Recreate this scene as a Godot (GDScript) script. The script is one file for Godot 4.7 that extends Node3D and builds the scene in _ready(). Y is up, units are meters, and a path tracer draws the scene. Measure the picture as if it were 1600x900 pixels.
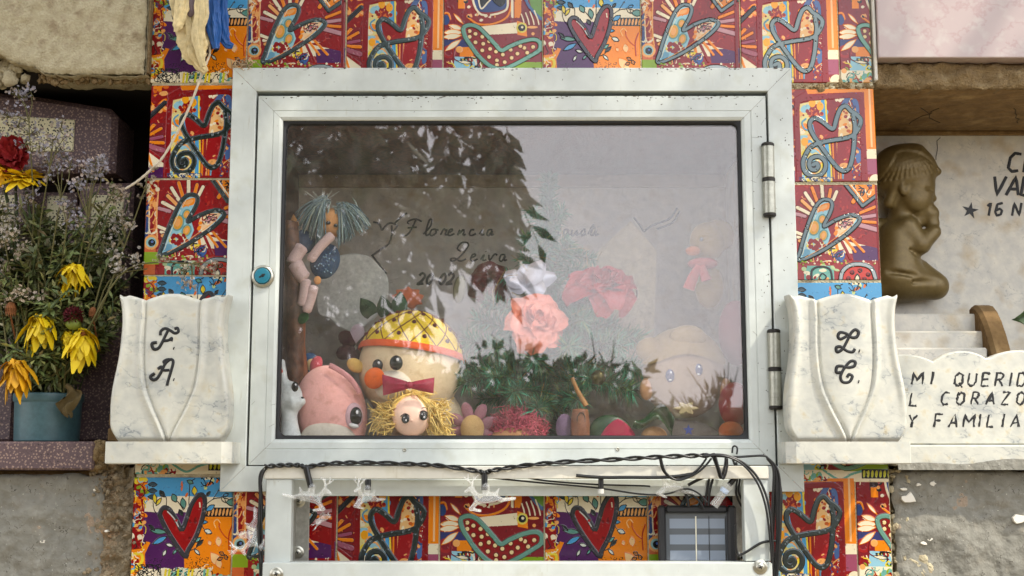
extends Node3D

# A glass-fronted niche in a cemetery wall, faced with painted heart tiles.
# The photograph is 1600 x 900; P(px, py, z) gives the point of the plane z that it shows at that pixel, so that
# things measured there get their real place and size (about 1 mm a pixel on the wall, which is the plane z = 0).

const EYE := Vector3(0, 1.30, 2.0)
const TILT := 8.0
const LENS := 2000.0

var M := {}
var T := {}
var used := {}
var rng := RandomNumberGenerator.new()


func P(px: float, py: float, z: float) -> Vector3:
	var t := deg_to_rad(TILT)
	var up := Vector3(0, cos(t), sin(t))
	var fw := Vector3(0, sin(t), -cos(t))
	var d := Vector3.RIGHT * ((px - 800.0) / LENS) + up * ((450.0 - py) / LENS) + fw
	return EYE + d * ((z - EYE.z) / d.z)


func mm(px: float, z: float) -> float:
	return px * (2.0 - z) / 2000.0


# ------------------------------------------------------------------ meshes
class MB:
	var v := PackedVector3Array()
	var t := PackedVector2Array()
	var c := PackedColorArray()
	var i := PackedInt32Array()
	var tint := Color.WHITE

	func vert(p: Vector3, uv := Vector2.ZERO) -> int:
		v.append(p)
		t.append(uv)
		c.append(tint)
		return v.size() - 1

	func tri_i(a: int, b: int, d: int) -> void:      # counter-clockwise from outside; written clockwise
		i.append(a)
		i.append(d)
		i.append(b)

	func tri(a: Vector3, b: Vector3, d: Vector3) -> void:
		var k := vert(a)
		vert(b)
		vert(d)
		tri_i(k, k + 1, k + 2)

	func quad(a: Vector3, b: Vector3, d: Vector3, e: Vector3) -> void:
		var k := vert(a, Vector2(0, 1))
		vert(b, Vector2(1, 1))
		vert(d, Vector2(1, 0))
		vert(e, Vector2(0, 0))
		tri_i(k, k + 1, k + 2)
		tri_i(k, k + 2, k + 3)

	func face(ps: Array, mid: Vector3) -> void:     # a flat convex face turned away from mid
		var nn: Vector3 = (ps[1] - ps[0]).cross(ps[2] - ps[0])
		if ps.size() == 4 and nn.length_squared() < 1e-20:
			nn = (ps[2] - ps[0]).cross(ps[3] - ps[0])
		if nn.dot(ps[0] - mid) < 0.0:
			ps.reverse()
		if ps.size() == 3:
			tri(ps[0], ps[1], ps[2])
		else:
			quad(ps[0], ps[1], ps[2], ps[3])

	func box(at: Vector3, size: Vector3, bev := 0.0, turn := Basis.IDENTITY) -> void:
		var h := size / 2.0
		var b: float = minf(bev, minf(h.x, minf(h.y, h.z)) * 0.9)
		var k := h - Vector3.ONE * b
		var ax := [Vector3.RIGHT, Vector3.UP, Vector3.BACK]
		for a in 3:
			var u: Vector3 = ax[(a + 1) % 3] * k
			var w: Vector3 = ax[(a + 2) % 3] * k
			for s in [-1.0, 1.0]:
				var o: Vector3 = ax[a] * h * s
				face([at + turn * (o - u - w), at + turn * (o + u - w), at + turn * (o + u + w), at + turn * (o - u + w)], at)
		if b <= 0.0:
			return
		for a in 3:
			var along: Vector3 = ax[a] * k
			for s in [-1.0, 1.0]:
				for r in [-1.0, 1.0]:
					var p1: Vector3 = ax[(a + 1) % 3] * h * s + ax[(a + 2) % 3] * k * r
					var p2: Vector3 = ax[(a + 1) % 3] * k * s + ax[(a + 2) % 3] * h * r
					face([at + turn * (p1 - along), at + turn * (p1 + along), at + turn * (p2 + along), at + turn * (p2 - along)], at)
		for sx in [-1.0, 1.0]:
			for sy in [-1.0, 1.0]:
				for sz in [-1.0, 1.0]:
					var g := Vector3(sx, sy, sz)
					face([at + turn * (g * Vector3(h.x, k.y, k.z)), at + turn * (g * Vector3(k.x, h.y, k.z)), at + turn * (g * Vector3(k.x, k.y, h.z))], at)

	func span(a: Vector3, b: Vector3, bev := 0.0) -> void:
		box((a + b) / 2.0, (b - a).abs(), bev)

	func prism(poly: PackedVector2Array, z0: float, z1: float, bev := 0.0, xf := Transform3D.IDENTITY) -> void:
		var q := poly.duplicate()
		if Geometry2D.is_polygon_clockwise(q):          # make it counter-clockwise with y up
			pass
		else:
			q.reverse()
		var area := 0.0
		for k in q.size():
			var p0 := q[k]
			var p1 := q[(k + 1) % q.size()]
			area += p0.x * p1.y - p1.x * p0.y
		if area < 0.0:
			q.reverse()
		var n := q.size()
		var inn := PackedVector2Array()
		for k in n:
			var d0 := (q[k] - q[(k + n - 1) % n]).normalized()
			var d1 := (q[(k + 1) % n] - q[k]).normalized()
			var nn := (Vector2(-d0.y, d0.x) + Vector2(-d1.y, d1.x)).normalized()
			var co := maxf(0.4, nn.dot(Vector2(-d0.y, d0.x)))
			inn.append(q[k] + nn * bev / co)
		var ids := Geometry2D.triangulate_polygon(inn)
		for s in [1, -1]:
			var base := v.size()
			for p in (inn if s == 1 else q):
				vert(xf * Vector3(p.x, p.y, z1 if s == 1 else z0), p)
			for k in range(0, ids.size(), 3):
				var a := inn[ids[k]]
				var b := inn[ids[k + 1]]
				var d := inn[ids[k + 2]]
				var ccw := (b - a).cross(d - a) > 0.0
				if ccw == (s == 1):
					tri_i(base + ids[k], base + ids[k + 1], base + ids[k + 2])
				else:
					tri_i(base + ids[k], base + ids[k + 2], base + ids[k + 1])
		for k in n:
			var l := (k + 1) % n
			quad(xf * Vector3(q[k].x, q[k].y, z0), xf * Vector3(q[l].x, q[l].y, z0), xf * Vector3(q[l].x, q[l].y, z1 - bev), xf * Vector3(q[k].x, q[k].y, z1 - bev))
			if bev > 0.0:
				quad(xf * Vector3(q[k].x, q[k].y, z1 - bev), xf * Vector3(q[l].x, q[l].y, z1 - bev), xf * Vector3(inn[l].x, inn[l].y, z1), xf * Vector3(inn[k].x, inn[k].y, z1))

	# rows of points; faces out on the left of the way the rows run
	func grid(rows: Array, around := false, flip := false, uvs := []) -> void:
		var base := v.size()
		var w: int = rows[0].size()
		for r in rows.size():
			for k in w:
				vert(rows[r][k], uvs[r][k] if uvs else Vector2(float(k) / maxi(1, w - 1), 1.0 - float(r) / maxi(1, rows.size() - 1)))
		for r in rows.size() - 1:
			for k in (w if around else w - 1):
				var a := base + r * w + k
				var b := base + r * w + (k + 1) % w
				var d := b + w
				var e := a + w
				if flip:
					tri_i(a, e, d)
					tri_i(a, d, b)
				else:
					tri_i(a, b, d)
					tri_i(a, d, e)

	func tube(path: Array, radius: Variant, sides := 8, caps := true, flat := Vector2.ONE, shape: Variant = null) -> void:
		var rows := []
		var up := Vector3.ZERO
		var n := path.size()
		for k in n:
			var d: Vector3 = (path[mini(k + 1, n - 1)] - path[maxi(k - 1, 0)]).normalized()
			if up == Vector3.ZERO:
				up = Vector3.BACK if absf(d.z) < 0.9 else Vector3.UP
			up = (up - d * d.dot(up))
			if up.length() < 1e-4:
				up = d.cross(Vector3(0.3, 0.8, 0.5))
			up = up.normalized()
			var side := up.cross(d)
			var r: float = radius[k] if radius is Array else radius
			var row := []
			for s in sides:
				var a := TAU * s / sides
				var f: float = shape.call(a, float(k) / maxi(1, n - 1)) if shape != null else 1.0
				row.append(path[k] + (side * cos(a) * flat.x + up * sin(a) * flat.y) * r * f)
			rows.append(row)
		grid(rows, true, true)
		if caps:
			for e in [0, n - 1]:
				var base := v.size()
				var m := vert(path[e])
				for p in rows[e]:
					vert(p)
				for s in sides:
					if e == 0:
						tri_i(m, base + 1 + s, base + 1 + (s + 1) % sides)
					else:
						tri_i(m, base + 1 + (s + 1) % sides, base + 1 + s)

	func lathe(prof: Array, sides := 24, xf := Transform3D.IDENTITY, sharp := false) -> void:     # prof: (radius, height) upwards
		var rings := []
		for p in prof:
			var row := []
			for s in sides:
				var a := TAU * s / sides
				row.append(xf * Vector3(cos(a) * p.x, p.y, -sin(a) * p.x))
			rings.append(row)
		if sharp:
			for k in rings.size() - 1:
				grid([rings[k], rings[k + 1]], true)
		else:
			grid(rings, true)

	func ball(at: Vector3, r: Vector3, turn := Basis.IDENTITY, nu := 20, nv := 12, shape: Variant = null) -> void:
		var rows := []
		for k in nv + 1:
			var b := -PI / 2 + PI * k / nv
			var row := []
			for s in nu + 1:
				var a := TAU * s / nu
				var d := Vector3(cos(b) * cos(a), sin(b), -cos(b) * sin(a))
				var f: float = shape.call(d) if shape != null else 1.0
				row.append(at + turn * (d * r * f))
			rows.append(row)
		grid(rows)

	func leaf(at: Vector3, dir: Vector3, nrm: Vector3, l: float, w: float, fold := 0.25) -> void:
		var s := dir.cross(nrm).normalized()
		var n2 := s.cross(dir).normalized()
		var tip := at + dir * l - n2 * l * 0.15
		var q := at + dir * l * 0.5
		var m := q - n2 * w * fold
		var a := q + s * w * 0.5
		var b := q - s * w * 0.5
		var k := vert(at)
		vert(a)
		vert(tip)
		vert(m)
		vert(b)
		tri_i(k, k + 1, k + 3)
		tri_i(k + 1, k + 2, k + 3)
		tri_i(k, k + 3, k + 4)
		tri_i(k + 3, k + 2, k + 4)

	func plane_uv(o: Vector2, s: Vector2) -> void:
		for k in v.size():
			t[k] = Vector2((v[k].x - o.x) / s.x, 1.0 - (v[k].y - o.y) / s.y)

	func mesh(shift := Vector3.ZERO) -> ArrayMesh:
		var n := PackedVector3Array()
		n.resize(v.size())
		for k in range(0, i.size(), 3):
			var a := i[k]
			var b := i[k + 2]
			var d := i[k + 1]
			var f := (v[b] - v[a]).cross(v[d] - v[a])
			n[a] += f
			n[b] += f
			n[d] += f
		var w := PackedVector3Array()
		w.resize(v.size())
		for k in v.size():
			n[k] = n[k].normalized() if n[k].length_squared() > 1e-30 else Vector3.UP
			w[k] = v[k] - shift
		var arr := []
		arr.resize(Mesh.ARRAY_MAX)
		arr[Mesh.ARRAY_VERTEX] = w
		arr[Mesh.ARRAY_NORMAL] = n
		arr[Mesh.ARRAY_TEX_UV] = t
		arr[Mesh.ARRAY_COLOR] = c
		arr[Mesh.ARRAY_INDEX] = i
		var m := ArrayMesh.new()
		m.add_surface_from_arrays(Mesh.PRIMITIVE_TRIANGLES, arr)
		return m


# a field of joined capsules and ellipsoids, meshed as surface nets
class Field:
	var o: Vector3
	var h: float
	var nx: int
	var ny: int
	var nz: int
	var d := PackedFloat32Array()

	func _init(lo: Vector3, hi: Vector3, cell: float) -> void:
		o = lo
		h = cell
		nx = int((hi.x - lo.x) / h) + 2
		ny = int((hi.y - lo.y) / h) + 2
		nz = int((hi.z - lo.z) / h) + 2
		d.resize(nx * ny * nz)
		d.fill(1.0)

	func put(lo: Vector3, hi: Vector3, k: float, f: Callable, cut := false) -> void:
		var a := ((lo - o) / h).floor()
		var b := ((hi - o) / h).ceil()
		for z in range(maxi(0, int(a.z)), mini(nz, int(b.z) + 1)):
			for y in range(maxi(0, int(a.y)), mini(ny, int(b.y) + 1)):
				var at := (z * ny + y) * nx
				for x in range(maxi(0, int(a.x)), mini(nx, int(b.x) + 1)):
					var e: float = f.call(o + Vector3(x, y, z) * h)
					var was := d[at + x]
					if cut:
						e = -e
						var t := clampf(0.5 - 0.5 * (e - was) / k, 0.0, 1.0)
						d[at + x] = lerpf(e, was, t) + k * t * (1.0 - t)
					else:
						var t := clampf(0.5 + 0.5 * (was - e) / k, 0.0, 1.0)
						d[at + x] = lerpf(was, e, t) - k * t * (1.0 - t)

	func cap(a: Vector3, b: Vector3, ra: float, rb: float, k: float, cut := false) -> void:
		var ab := b - a
		var l2 := maxf(ab.length_squared(), 1e-9)
		var r := Vector3.ONE * (maxf(ra, rb) + k + 2.0 * h)
		put(a.min(b) - r, a.max(b) + r, k, func(p: Vector3) -> float:
			var t := clampf((p - a).dot(ab) / l2, 0.0, 1.0)
			return p.distance_to(a + ab * t) - lerpf(ra, rb, t), cut)

	func ell(at: Vector3, r: Vector3, k: float, turn := Basis.IDENTITY, cut := false) -> void:
		var inv := turn.inverse()
		var m := minf(r.x, minf(r.y, r.z))
		var e := Vector3.ONE * (maxf(r.x, maxf(r.y, r.z)) + k + 2.0 * h)
		put(at - e, at + e, k, func(p: Vector3) -> float:
			return (((inv * (p - at)) / r).length() - 1.0) * m, cut)

	func net(mb: MB) -> void:
		var id := PackedInt32Array()
		id.resize(nx * ny * nz)
		id.fill(-1)
		var step := [0, 1, nx, nx + 1, nx * ny, nx * ny + 1, nx * ny + nx, nx * ny + nx + 1]
		var off := []
		for k in 8:
			off.append(Vector3(k & 1, (k >> 1) & 1, k >> 2))
		var edges := [[0, 1], [2, 3], [4, 5], [6, 7], [0, 2], [1, 3], [4, 6], [5, 7], [0, 4], [1, 5], [2, 6], [3, 7]]
		for z in nz - 1:
			for y in ny - 1:
				for x in nx - 1:
					var at := (z * ny + y) * nx + x
					var neg := 0
					for k in 8:
						if d[at + step[k]] < 0.0:
							neg += 1
					if neg == 0 or neg == 8:
						continue
					var sum := Vector3.ZERO
					var cnt := 0
					for e in edges:
						var p: float = d[at + step[e[0]]]
						var q: float = d[at + step[e[1]]]
						if (p < 0.0) != (q < 0.0):
							sum += off[e[0]].lerp(off[e[1]], p / (p - q))
							cnt += 1
					id[at] = mb.vert(o + (Vector3(x, y, z) + sum / cnt) * h)
		for z in range(1, nz - 1):
			for y in range(1, ny - 1):
				for x in range(1, nx - 1):
					var at := (z * ny + y) * nx + x
					var ins := d[at] < 0.0
					for a in 3:
						var s: int = [1, nx, nx * ny][a]
						if (d[at + s] < 0.0) == ins:
							continue
						var u: int = [nx, nx * ny, 1][a]
						var w: int = [nx * ny, 1, nx][a]
						var q := [id[at], id[at - u], id[at - u - w], id[at - w]]
						if q.min() < 0:
							continue
						if not ins:
							q.reverse()
						mb.tri_i(q[0], q[1], q[2])
						mb.tri_i(q[0], q[2], q[3])


# ------------------------------------------------------------------ painting flat print
class Brush:
	var im: Image
	var hi: Image
	var me: Image
	var s: int

	func _init(side: int, ground: Color, metal := false) -> void:
		s = side
		im = Image.create(s, s, false, Image.FORMAT_RGB8)
		im.fill(ground)
		hi = Image.create(s, s, false, Image.FORMAT_L8)
		hi.fill(Color(0.5, 0.5, 0.5))
		me = Image.create(s, s, false, Image.FORMAT_L8)
		me.fill(Color.BLACK)

	func run(x0: int, x1: int, y: int, col: Color, h: float, m: float) -> void:
		if y < 0 or y >= s or x1 <= 0 or x0 >= s or x1 <= x0:
			return
		var r := Rect2i(maxi(0, x0), y, mini(s, x1) - maxi(0, x0), 1)
		im.fill_rect(r, col)
		hi.fill_rect(r, Color(h, h, h))
		me.fill_rect(r, Color(m, m, m))

	func fill(pts: Array, col: Color, h := 0.5, m := 0.0) -> void:
		var lo := 1e9
		var top := -1e9
		for p in pts:
			lo = minf(lo, p.y)
			top = maxf(top, p.y)
		var n := pts.size()
		for y in range(maxi(0, int(lo * s)), mini(s, int(top * s) + 1)):
			var fy := (y + 0.5) / s
			var xs := []
			for k in n:
				var a: Vector2 = pts[k]
				var b: Vector2 = pts[(k + 1) % n]
				if (a.y <= fy) != (b.y <= fy):
					xs.append(a.x + (fy - a.y) / (b.y - a.y) * (b.x - a.x))
			xs.sort()
			for k in range(0, xs.size() - 1, 2):
				run(roundi(xs[k] * s), roundi(xs[k + 1] * s), y, col, h, m)

	func rect(x0: float, y0: float, x1: float, y1: float, col: Color, h := 0.5) -> void:
		fill([Vector2(x0, y0), Vector2(x1, y0), Vector2(x1, y1), Vector2(x0, y1)], col, h)

	func dot(p: Vector2, r: float, col: Color, h := 0.5, m := 0.0) -> void:
		var ri := int(ceil(r * s))
		for y in range(-ri, ri + 1):
			var q := r * s * r * s - y * y
			if q >= 0.0:
				var w := sqrt(q)
				run(roundi(p.x * s - w), roundi(p.x * s + w), int(p.y * s) + y, col, h, m)

	func oval(c: Vector2, rx: float, ry: float, turn: float, col: Color, h := 0.5, m := 0.0) -> void:
		var pts := []
		for k in 20:
			var a := TAU * k / 20
			pts.append(c + Vector2(cos(a) * rx, sin(a) * ry).rotated(turn))
		fill(pts, col, h, m)

	func curve(ps: Array, shut := false, per := 8) -> Array:
		var out := []
		var n := ps.size()
		for k in (n if shut else n - 1):
			var a: Vector2 = ps[(k + n - 1) % n] if shut or k > 0 else ps[0]
			var b: Vector2 = ps[k]
			var c: Vector2 = ps[(k + 1) % n]
			var e: Vector2 = ps[(k + 2) % n] if shut or k + 2 < n else ps[n - 1]
			for j in per:
				out.append(b.cubic_interpolate(c, a, e, float(j) / per))
		if not shut:
			out.append(ps[n - 1])
		return out

	func line(ps: Array, w: float, col: Color, h := 0.5, m := 0.0, w2 := -1.0) -> void:
		var n := ps.size()
		for k in n - 1:
			var a: Vector2 = ps[k]
			var b: Vector2 = ps[k + 1]
			var wa := w if w2 < 0.0 else lerpf(w, w2, float(k) / (n - 1))
			var cnt := maxi(1, int(a.distance_to(b) / maxf(wa * 0.2, 1.0 / s)))
			for j in cnt + 1:
				dot(a.lerp(b, float(j) / cnt), wa * 0.5, col, h, m)

	func leaf(c: Vector2, l: float, w: float, turn: float, col: Color, edge := 0.008, ink := Color(0.07, 0.08, 0.08)) -> void:
		var pts := []
		for k in 9:
			var u := k / 8.0
			pts.append(c + Vector2((u - 0.5) * l, -sin(u * PI) * w * 0.5).rotated(turn))
		for k in range(7, 0, -1):
			var u := k / 8.0
			pts.append(c + Vector2((u - 0.5) * l, sin(u * PI) * w * 0.5).rotated(turn))
		fill(pts, col, 0.55)
		if edge > 0.0:
			line(pts + [pts[0]], edge, ink, 0.7)

	func done() -> Array:
		var g := RandomNumberGenerator.new()
		g.seed = 9
		for k in 260:
			var p := Vector2(g.randf(), g.randf())
			var c := im.get_pixel(int(p.x * (s - 1)), int(p.y * (s - 1)))
			oval(p, g.randf_range(0.004, 0.014), g.randf_range(0.002, 0.007), g.randf() * PI, c.lerp([Color(0.85, 0.8, 0.7), Color(0.12, 0.09, 0.08)][k % 2], g.randf_range(0.05, 0.28)), 0.55)
		hi.resize(s / 2, s / 2, Image.INTERPOLATE_BILINEAR)
		me.resize(s / 2, s / 2, Image.INTERPOLATE_BILINEAR)
		return [ImageTexture.create_from_image(im), ImageTexture.create_from_image(hi), ImageTexture.create_from_image(me)]


# ------------------------------------------------------------------ nodes
func numbered(called: String) -> String:
	used[called] = used.get(called, -1) + 1
	return called if used[called] == 0 else "%s_%03d" % [called, used[called]]


func tag(o: Node, label: String, category: String, group := "") -> void:
	o.set_meta("label", label)
	o.set_meta("category", category)
	if group:
		o.set_meta("group", group)


func thing(called: String, at: Vector3, label: String, category: String, group := "") -> Node3D:
	var o := Node3D.new()
	o.name = numbered(called)
	add_child(o)
	o.position = at
	tag(o, label, category, group)
	return o


func world_of(o: Node3D) -> Vector3:
	var p := o.position
	var up := o.get_parent()
	while up != self:
		p += up.position
		up = up.get_parent()
	return p


# a part whose shape is given in world coordinates
func part(root: Node3D, called: String, mb: MB, m: Material, label := "") -> MeshInstance3D:
	var o := MeshInstance3D.new()
	var n := 0
	var nm := called
	while root.has_node(nm):
		n += 1
		nm = "%s_%03d" % [called, n]
	o.name = nm
	o.mesh = mb.mesh(world_of(root))
	o.material_override = m
	root.add_child(o)
	if label:
		o.set_meta("label", label)
	return o


func solo(called: String, mb: MB, m: Material, at: Vector3, label: String, category: String, group := "") -> MeshInstance3D:
	var o := MeshInstance3D.new()
	o.name = numbered(called)
	o.mesh = mb.mesh(at)
	o.material_override = m
	o.position = at
	add_child(o)
	if category:
		tag(o, label, category, group)
	return o


func struct(called: String, mb: MB, m: Material) -> MeshInstance3D:
	var o := solo(called, mb, m, Vector3.ZERO, "", "")
	o.set_meta("kind", "structure")
	return o


# ------------------------------------------------------------------ materials
func noise(sd: int, freq: float, oct := 4, type := FastNoiseLite.TYPE_SIMPLEX_SMOOTH, side := 512) -> PackedByteArray:
	var f := FastNoiseLite.new()
	f.seed = sd
	f.noise_type = type
	f.frequency = freq
	f.fractal_octaves = oct
	if oct <= 1:
		f.fractal_type = FastNoiseLite.FRACTAL_NONE
	if type == FastNoiseLite.TYPE_CELLULAR:
		f.cellular_return_type = FastNoiseLite.RETURN_DISTANCE
	return f.get_seamless_image(side, side).get_data()


func paint(f: Callable, side := 512, alpha := false) -> ImageTexture:
	var b := PackedByteArray()
	var w := 4 if alpha else 3
	b.resize(side * side * w)
	for k in side * side:
		var c: Color = f.call(k)
		b[k * w] = int(clampf(c.r, 0, 1) * 255.0)
		b[k * w + 1] = int(clampf(c.g, 0, 1) * 255.0)
		b[k * w + 2] = int(clampf(c.b, 0, 1) * 255.0)
		if alpha:
			b[k * w + 3] = int(clampf(c.a, 0, 1) * 255.0)
	return ImageTexture.create_from_image(Image.create_from_data(side, side, false, Image.FORMAT_RGBA8 if alpha else Image.FORMAT_RGB8, b))


func grey(b: PackedByteArray, side := 512) -> ImageTexture:
	return ImageTexture.create_from_image(Image.create_from_data(side, side, false, Image.FORMAT_L8, b))


func mat(col: Color, rough := 0.6, metal := 0.0) -> StandardMaterial3D:
	var m := StandardMaterial3D.new()
	m.albedo_color = col
	m.roughness = rough
	m.metallic = metal
	return m


func skin(t: Texture2D, per_metre: float, rough: float, bump: Texture2D = null, cm := 0.1) -> StandardMaterial3D:
	var m := mat(Color.WHITE, rough)
	m.albedo_texture = t
	m.uv1_triplanar = true
	m.uv1_world_triplanar = true
	m.uv1_scale = Vector3.ONE * per_metre
	if bump:
		m.heightmap_enabled = true
		m.heightmap_texture = bump
		m.heightmap_scale = cm
	return m


func dusty(col: Color, rough := 0.6, cm := 0.02, metal := 0.0) -> StandardMaterial3D:     # a colour with fine uneven tone and grain
	var m := skin(T.mottle, 9.0, rough, T.fine, cm)
	m.albedo_color = col
	m.metallic = metal
	return m


func mixc(a: Color, b: Color, t: float) -> Color:
	return a.lerp(b, clampf(t, 0.0, 1.0))


func textures() -> void:
	var n1 := noise(11, 0.012, 5)
	var n2 := noise(23, 0.03, 4)
	var n3 := noise(37, 0.12, 3)
	var n4 := noise(51, 0.006, 3)
	var nf := noise(77, 0.35, 2)
	var cells := noise(91, 0.085, 1, FastNoiseLite.TYPE_CELLULAR)
	T.fine = grey(nf)
	T.coarse = grey(n2)
	T.mid = grey(n3)
	T.mottle = paint(func(k):
		var v := 0.93 + (n2[k] - 128) / 255.0 * 0.12 + (n3[k] - 128) / 255.0 * 0.08 + (n1[k] - 128) / 255.0 * 0.14
		return Color(v, v, v))
	T.paint = paint(func(k):
		var v := 0.96 + (n2[k] - 128) / 255.0 * 0.05 + (n4[k] - 128) / 255.0 * 0.05
		var c := Color(v, v, v)
		if n3[k] > 246:
			c = mixc(c, Color(0.45, 0.40, 0.30), 0.55)
		var run: float = n3[((k / 512 / 14) % 512) * 512 + (k % 512)]
		c = mixc(c, Color(0.62, 0.54, 0.40), maxf(0.0, (run - 190) / 150.0) * maxf(0.0, (n2[k] - 110) / 145.0))
		return mixc(c, Color(0.72, 0.68, 0.55), maxf(0.0, (n1[k] - 170) / 400.0)))
	var slant := func(k: int, a: int, b: int) -> int:      # the noise drawn out along a diagonal
		var x: int = k % 512
		var y: int = k / 512
		return ((x * a + y * b) & 511) + 512 * ((y * a * 2 - x * b) & 511)
	T.marble = paint(func(k):
		var q: int = slant.call(k, 1, 1)
		var vein: float = absf(n1[q] + (n3[k] - 128) * 0.10 - 118) / 128.0
		var c := mixc(Color(0.80, 0.79, 0.75), Color(0.88, 0.865, 0.81), n2[k] / 200.0)
		c = mixc(mixc(Color(0.44, 0.46, 0.48), c, 0.2 + vein * 9.0), c, maxf(0.0, (200 - n4[q]) / 90.0))
		c = mixc(c, Color(0.58, 0.60, 0.61), maxf(0.0, (n4[q] - 140) / 130.0) * (n2[q] / 255.0))
		return mixc(c, Color(0.80, 0.68, 0.46), maxf(0.0, (n2[k] - 185) / 150.0) + maxf(0.0, (n1[k] - 185) / 260.0)))
	T.marble_old = paint(func(k):
		var q: int = slant.call(k, 1, 2)
		var vein: float = absf(n1[q] - 128) / 128.0
		var c := mixc(Color(0.72, 0.71, 0.68), Color(0.83, 0.81, 0.75), n2[k] / 255.0)
		c = mixc(mixc(Color(0.5, 0.51, 0.50), c, 0.45 + vein * 9.0), c, maxf(0.0, (190 - n4[q]) / 70.0))
		c = mixc(c, Color(0.66, 0.56, 0.40), maxf(0.0, (n1[k] - 150) / 190.0))
		return mixc(c, Color(0.35, 0.32, 0.27), maxf(0.0, (n3[k] - 200) / 90.0) * maxf(0.0, (n2[k] - 120) / 140.0)))
	T.pink = paint(func(k):
		var vein: float = absf(n1[k] + (n3[k] - 128) * 0.2 - 128) / 128.0
		var c := mixc(Color(0.82, 0.66, 0.66), Color(0.88, 0.78, 0.77), 0.4 + vein * 5.0)
		return mixc(c, Color(0.95, 0.9, 0.88), maxf(0.0, (n2[k] - 140) / 160.0)))
	T.stucco = paint(func(k):
		var c := mixc(Color(0.45, 0.435, 0.39), Color(0.56, 0.545, 0.50), n2[k] / 255.0)
		c = mixc(c, Color(0.46, 0.40, 0.32), maxf(0.0, (n1[k] - 170) / 240.0))
		if n3[k] > 221 and n1[k] > 105:
			c = Color(0.80, 0.78, 0.72)
		elif n4[k] > 212 and n2[k] > 105:
			c = mixc(Color(0.66, 0.57, 0.48), Color(0.55, 0.47, 0.38), n3[k] / 255.0)
		if absi(n1[k] - 96) < 2 and n2[k] > 120:
			c = Color(0.2, 0.18, 0.15)
		return c)
	T.render_old = paint(func(k):
		var c := mixc(Color(0.60, 0.55, 0.45), Color(0.80, 0.76, 0.66), n2[k] / 255.0 * 0.7 + n3[k] / 255.0 * 0.4)
		c = mixc(c, Color(0.42, 0.33, 0.25), maxf(0.0, (n1[k] - 165) / 130.0))
		return mixc(c, Color(0.3, 0.24, 0.18), maxf(0.0, (nf[k] - 190) / 90.0) * 0.6))
	T.earth = paint(func(k):
		var c := mixc(Color(0.36, 0.29, 0.19), Color(0.58, 0.49, 0.34), n2[k] / 255.0 * 0.6 + n3[k] / 255.0 * 0.4)
		c = mixc(c, Color(0.72, 0.66, 0.52), maxf(0.0, (n1[k] - 160) / 150.0))
		return mixc(c, Color(0.2, 0.15, 0.1), maxf(0.0, (nf[k] - 180) / 80.0) * 0.5))
	T.terrazzo = paint(func(k):
		var c := mixc(Color(0.27, 0.205, 0.215), Color(0.36, 0.28, 0.285), n3[k] / 255.0)
		if cells[k] < 62 and n2[k] > 88:
			c = mixc(Color(0.62, 0.52, 0.46), Color(0.46, 0.38, 0.34), n3[k] / 255.0)
		elif cells[k] > 205:
			c = Color(0.16, 0.12, 0.13)
		return c)
	T.speckled = paint(func(k):
		var c := mixc(Color(0.70, 0.67, 0.53), Color(0.80, 0.77, 0.64), n3[k] / 255.0)
		if cells[k] < 66 and n2[k] > 108:
			c = Color(0.2, 0.19, 0.17)
		return c)
	T.wood = paint(func(k):
		var x: int = k % 512
		var y: int = k / 512
		var g: float = 0.5 + 0.5 * sin((x + n1[k] * 0.25) * TAU / 512.0 * 22.0)
		return mixc(Color(0.23, 0.13, 0.08), Color(0.42, 0.28, 0.18), g * 0.6 + nf[(y / 8 * 8) * 512 + x] / 255.0 * 0.5))
	T.dust = paint(func(k):
		var y: int = k / 512
		var x: int = k % 512
		var s: float = nf[((y * 3) % 512) * 512 + (x / 24)] / 255.0
		var s2: float = nf[(y / 20) * 512 + (x * 3) % 512] / 255.0
		var a: float = 0.22 + maxf(0.0, s - 0.55) * 0.9 + maxf(0.0, s2 - 0.60) * 0.9 + maxf(0.0, (n1[k] - 110) / 255.0) * 0.7
		return Color(1, 1, 1, a), 512, true)
	T.plush = paint(func(k):
		var v := 0.94 + (n3[k] - 128) / 255.0 * 0.16 + (nf[k] - 128) / 255.0 * 0.25
		return mixc(Color(v, v, v), Color(0.62, 0.52, 0.42), maxf(0.0, (n1[k] - 150) / 260.0)))


func V(a: Array) -> Array:
	var out := []
	for k in range(0, a.size(), 2):
		out.append(Vector2(a[k], a[k + 1]))
	return out


func scribble(b: Brush, x0: float, y0: float, x1: float, y1: float, n: int, cols: Array, w: float) -> void:
	for k in n:
		var p := Vector2(rng.randf_range(x0, x1), rng.randf_range(y0, y1))
		var pts := [p]
		var a := rng.randf() * TAU
		for j in 4:
			a += rng.randf_range(-1.3, 1.3)
			var q: Vector2 = pts[-1] + Vector2(cos(a), sin(a)) * rng.randf_range(0.012, 0.035)
			pts.append(Vector2(clampf(q.x, x0, x1), clampf(q.y, y0, y1)))
		b.line(b.curve(pts, false, 4), w * rng.randf_range(0.7, 1.4), cols[rng.randi() % cols.size()], 0.55)


func blobs(b: Brush, x0: float, y0: float, x1: float, y1: float, n: int, cols: Array, r: float) -> void:
	for k in n:
		b.oval(Vector2(rng.randf_range(x0, x1), rng.randf_range(y0, y1)), r * rng.randf_range(0.5, 1.4), r * rng.randf_range(0.4, 1.0), rng.randf() * PI, cols[rng.randi() % cols.size()], rng.randf_range(0.46, 0.6))


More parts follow.
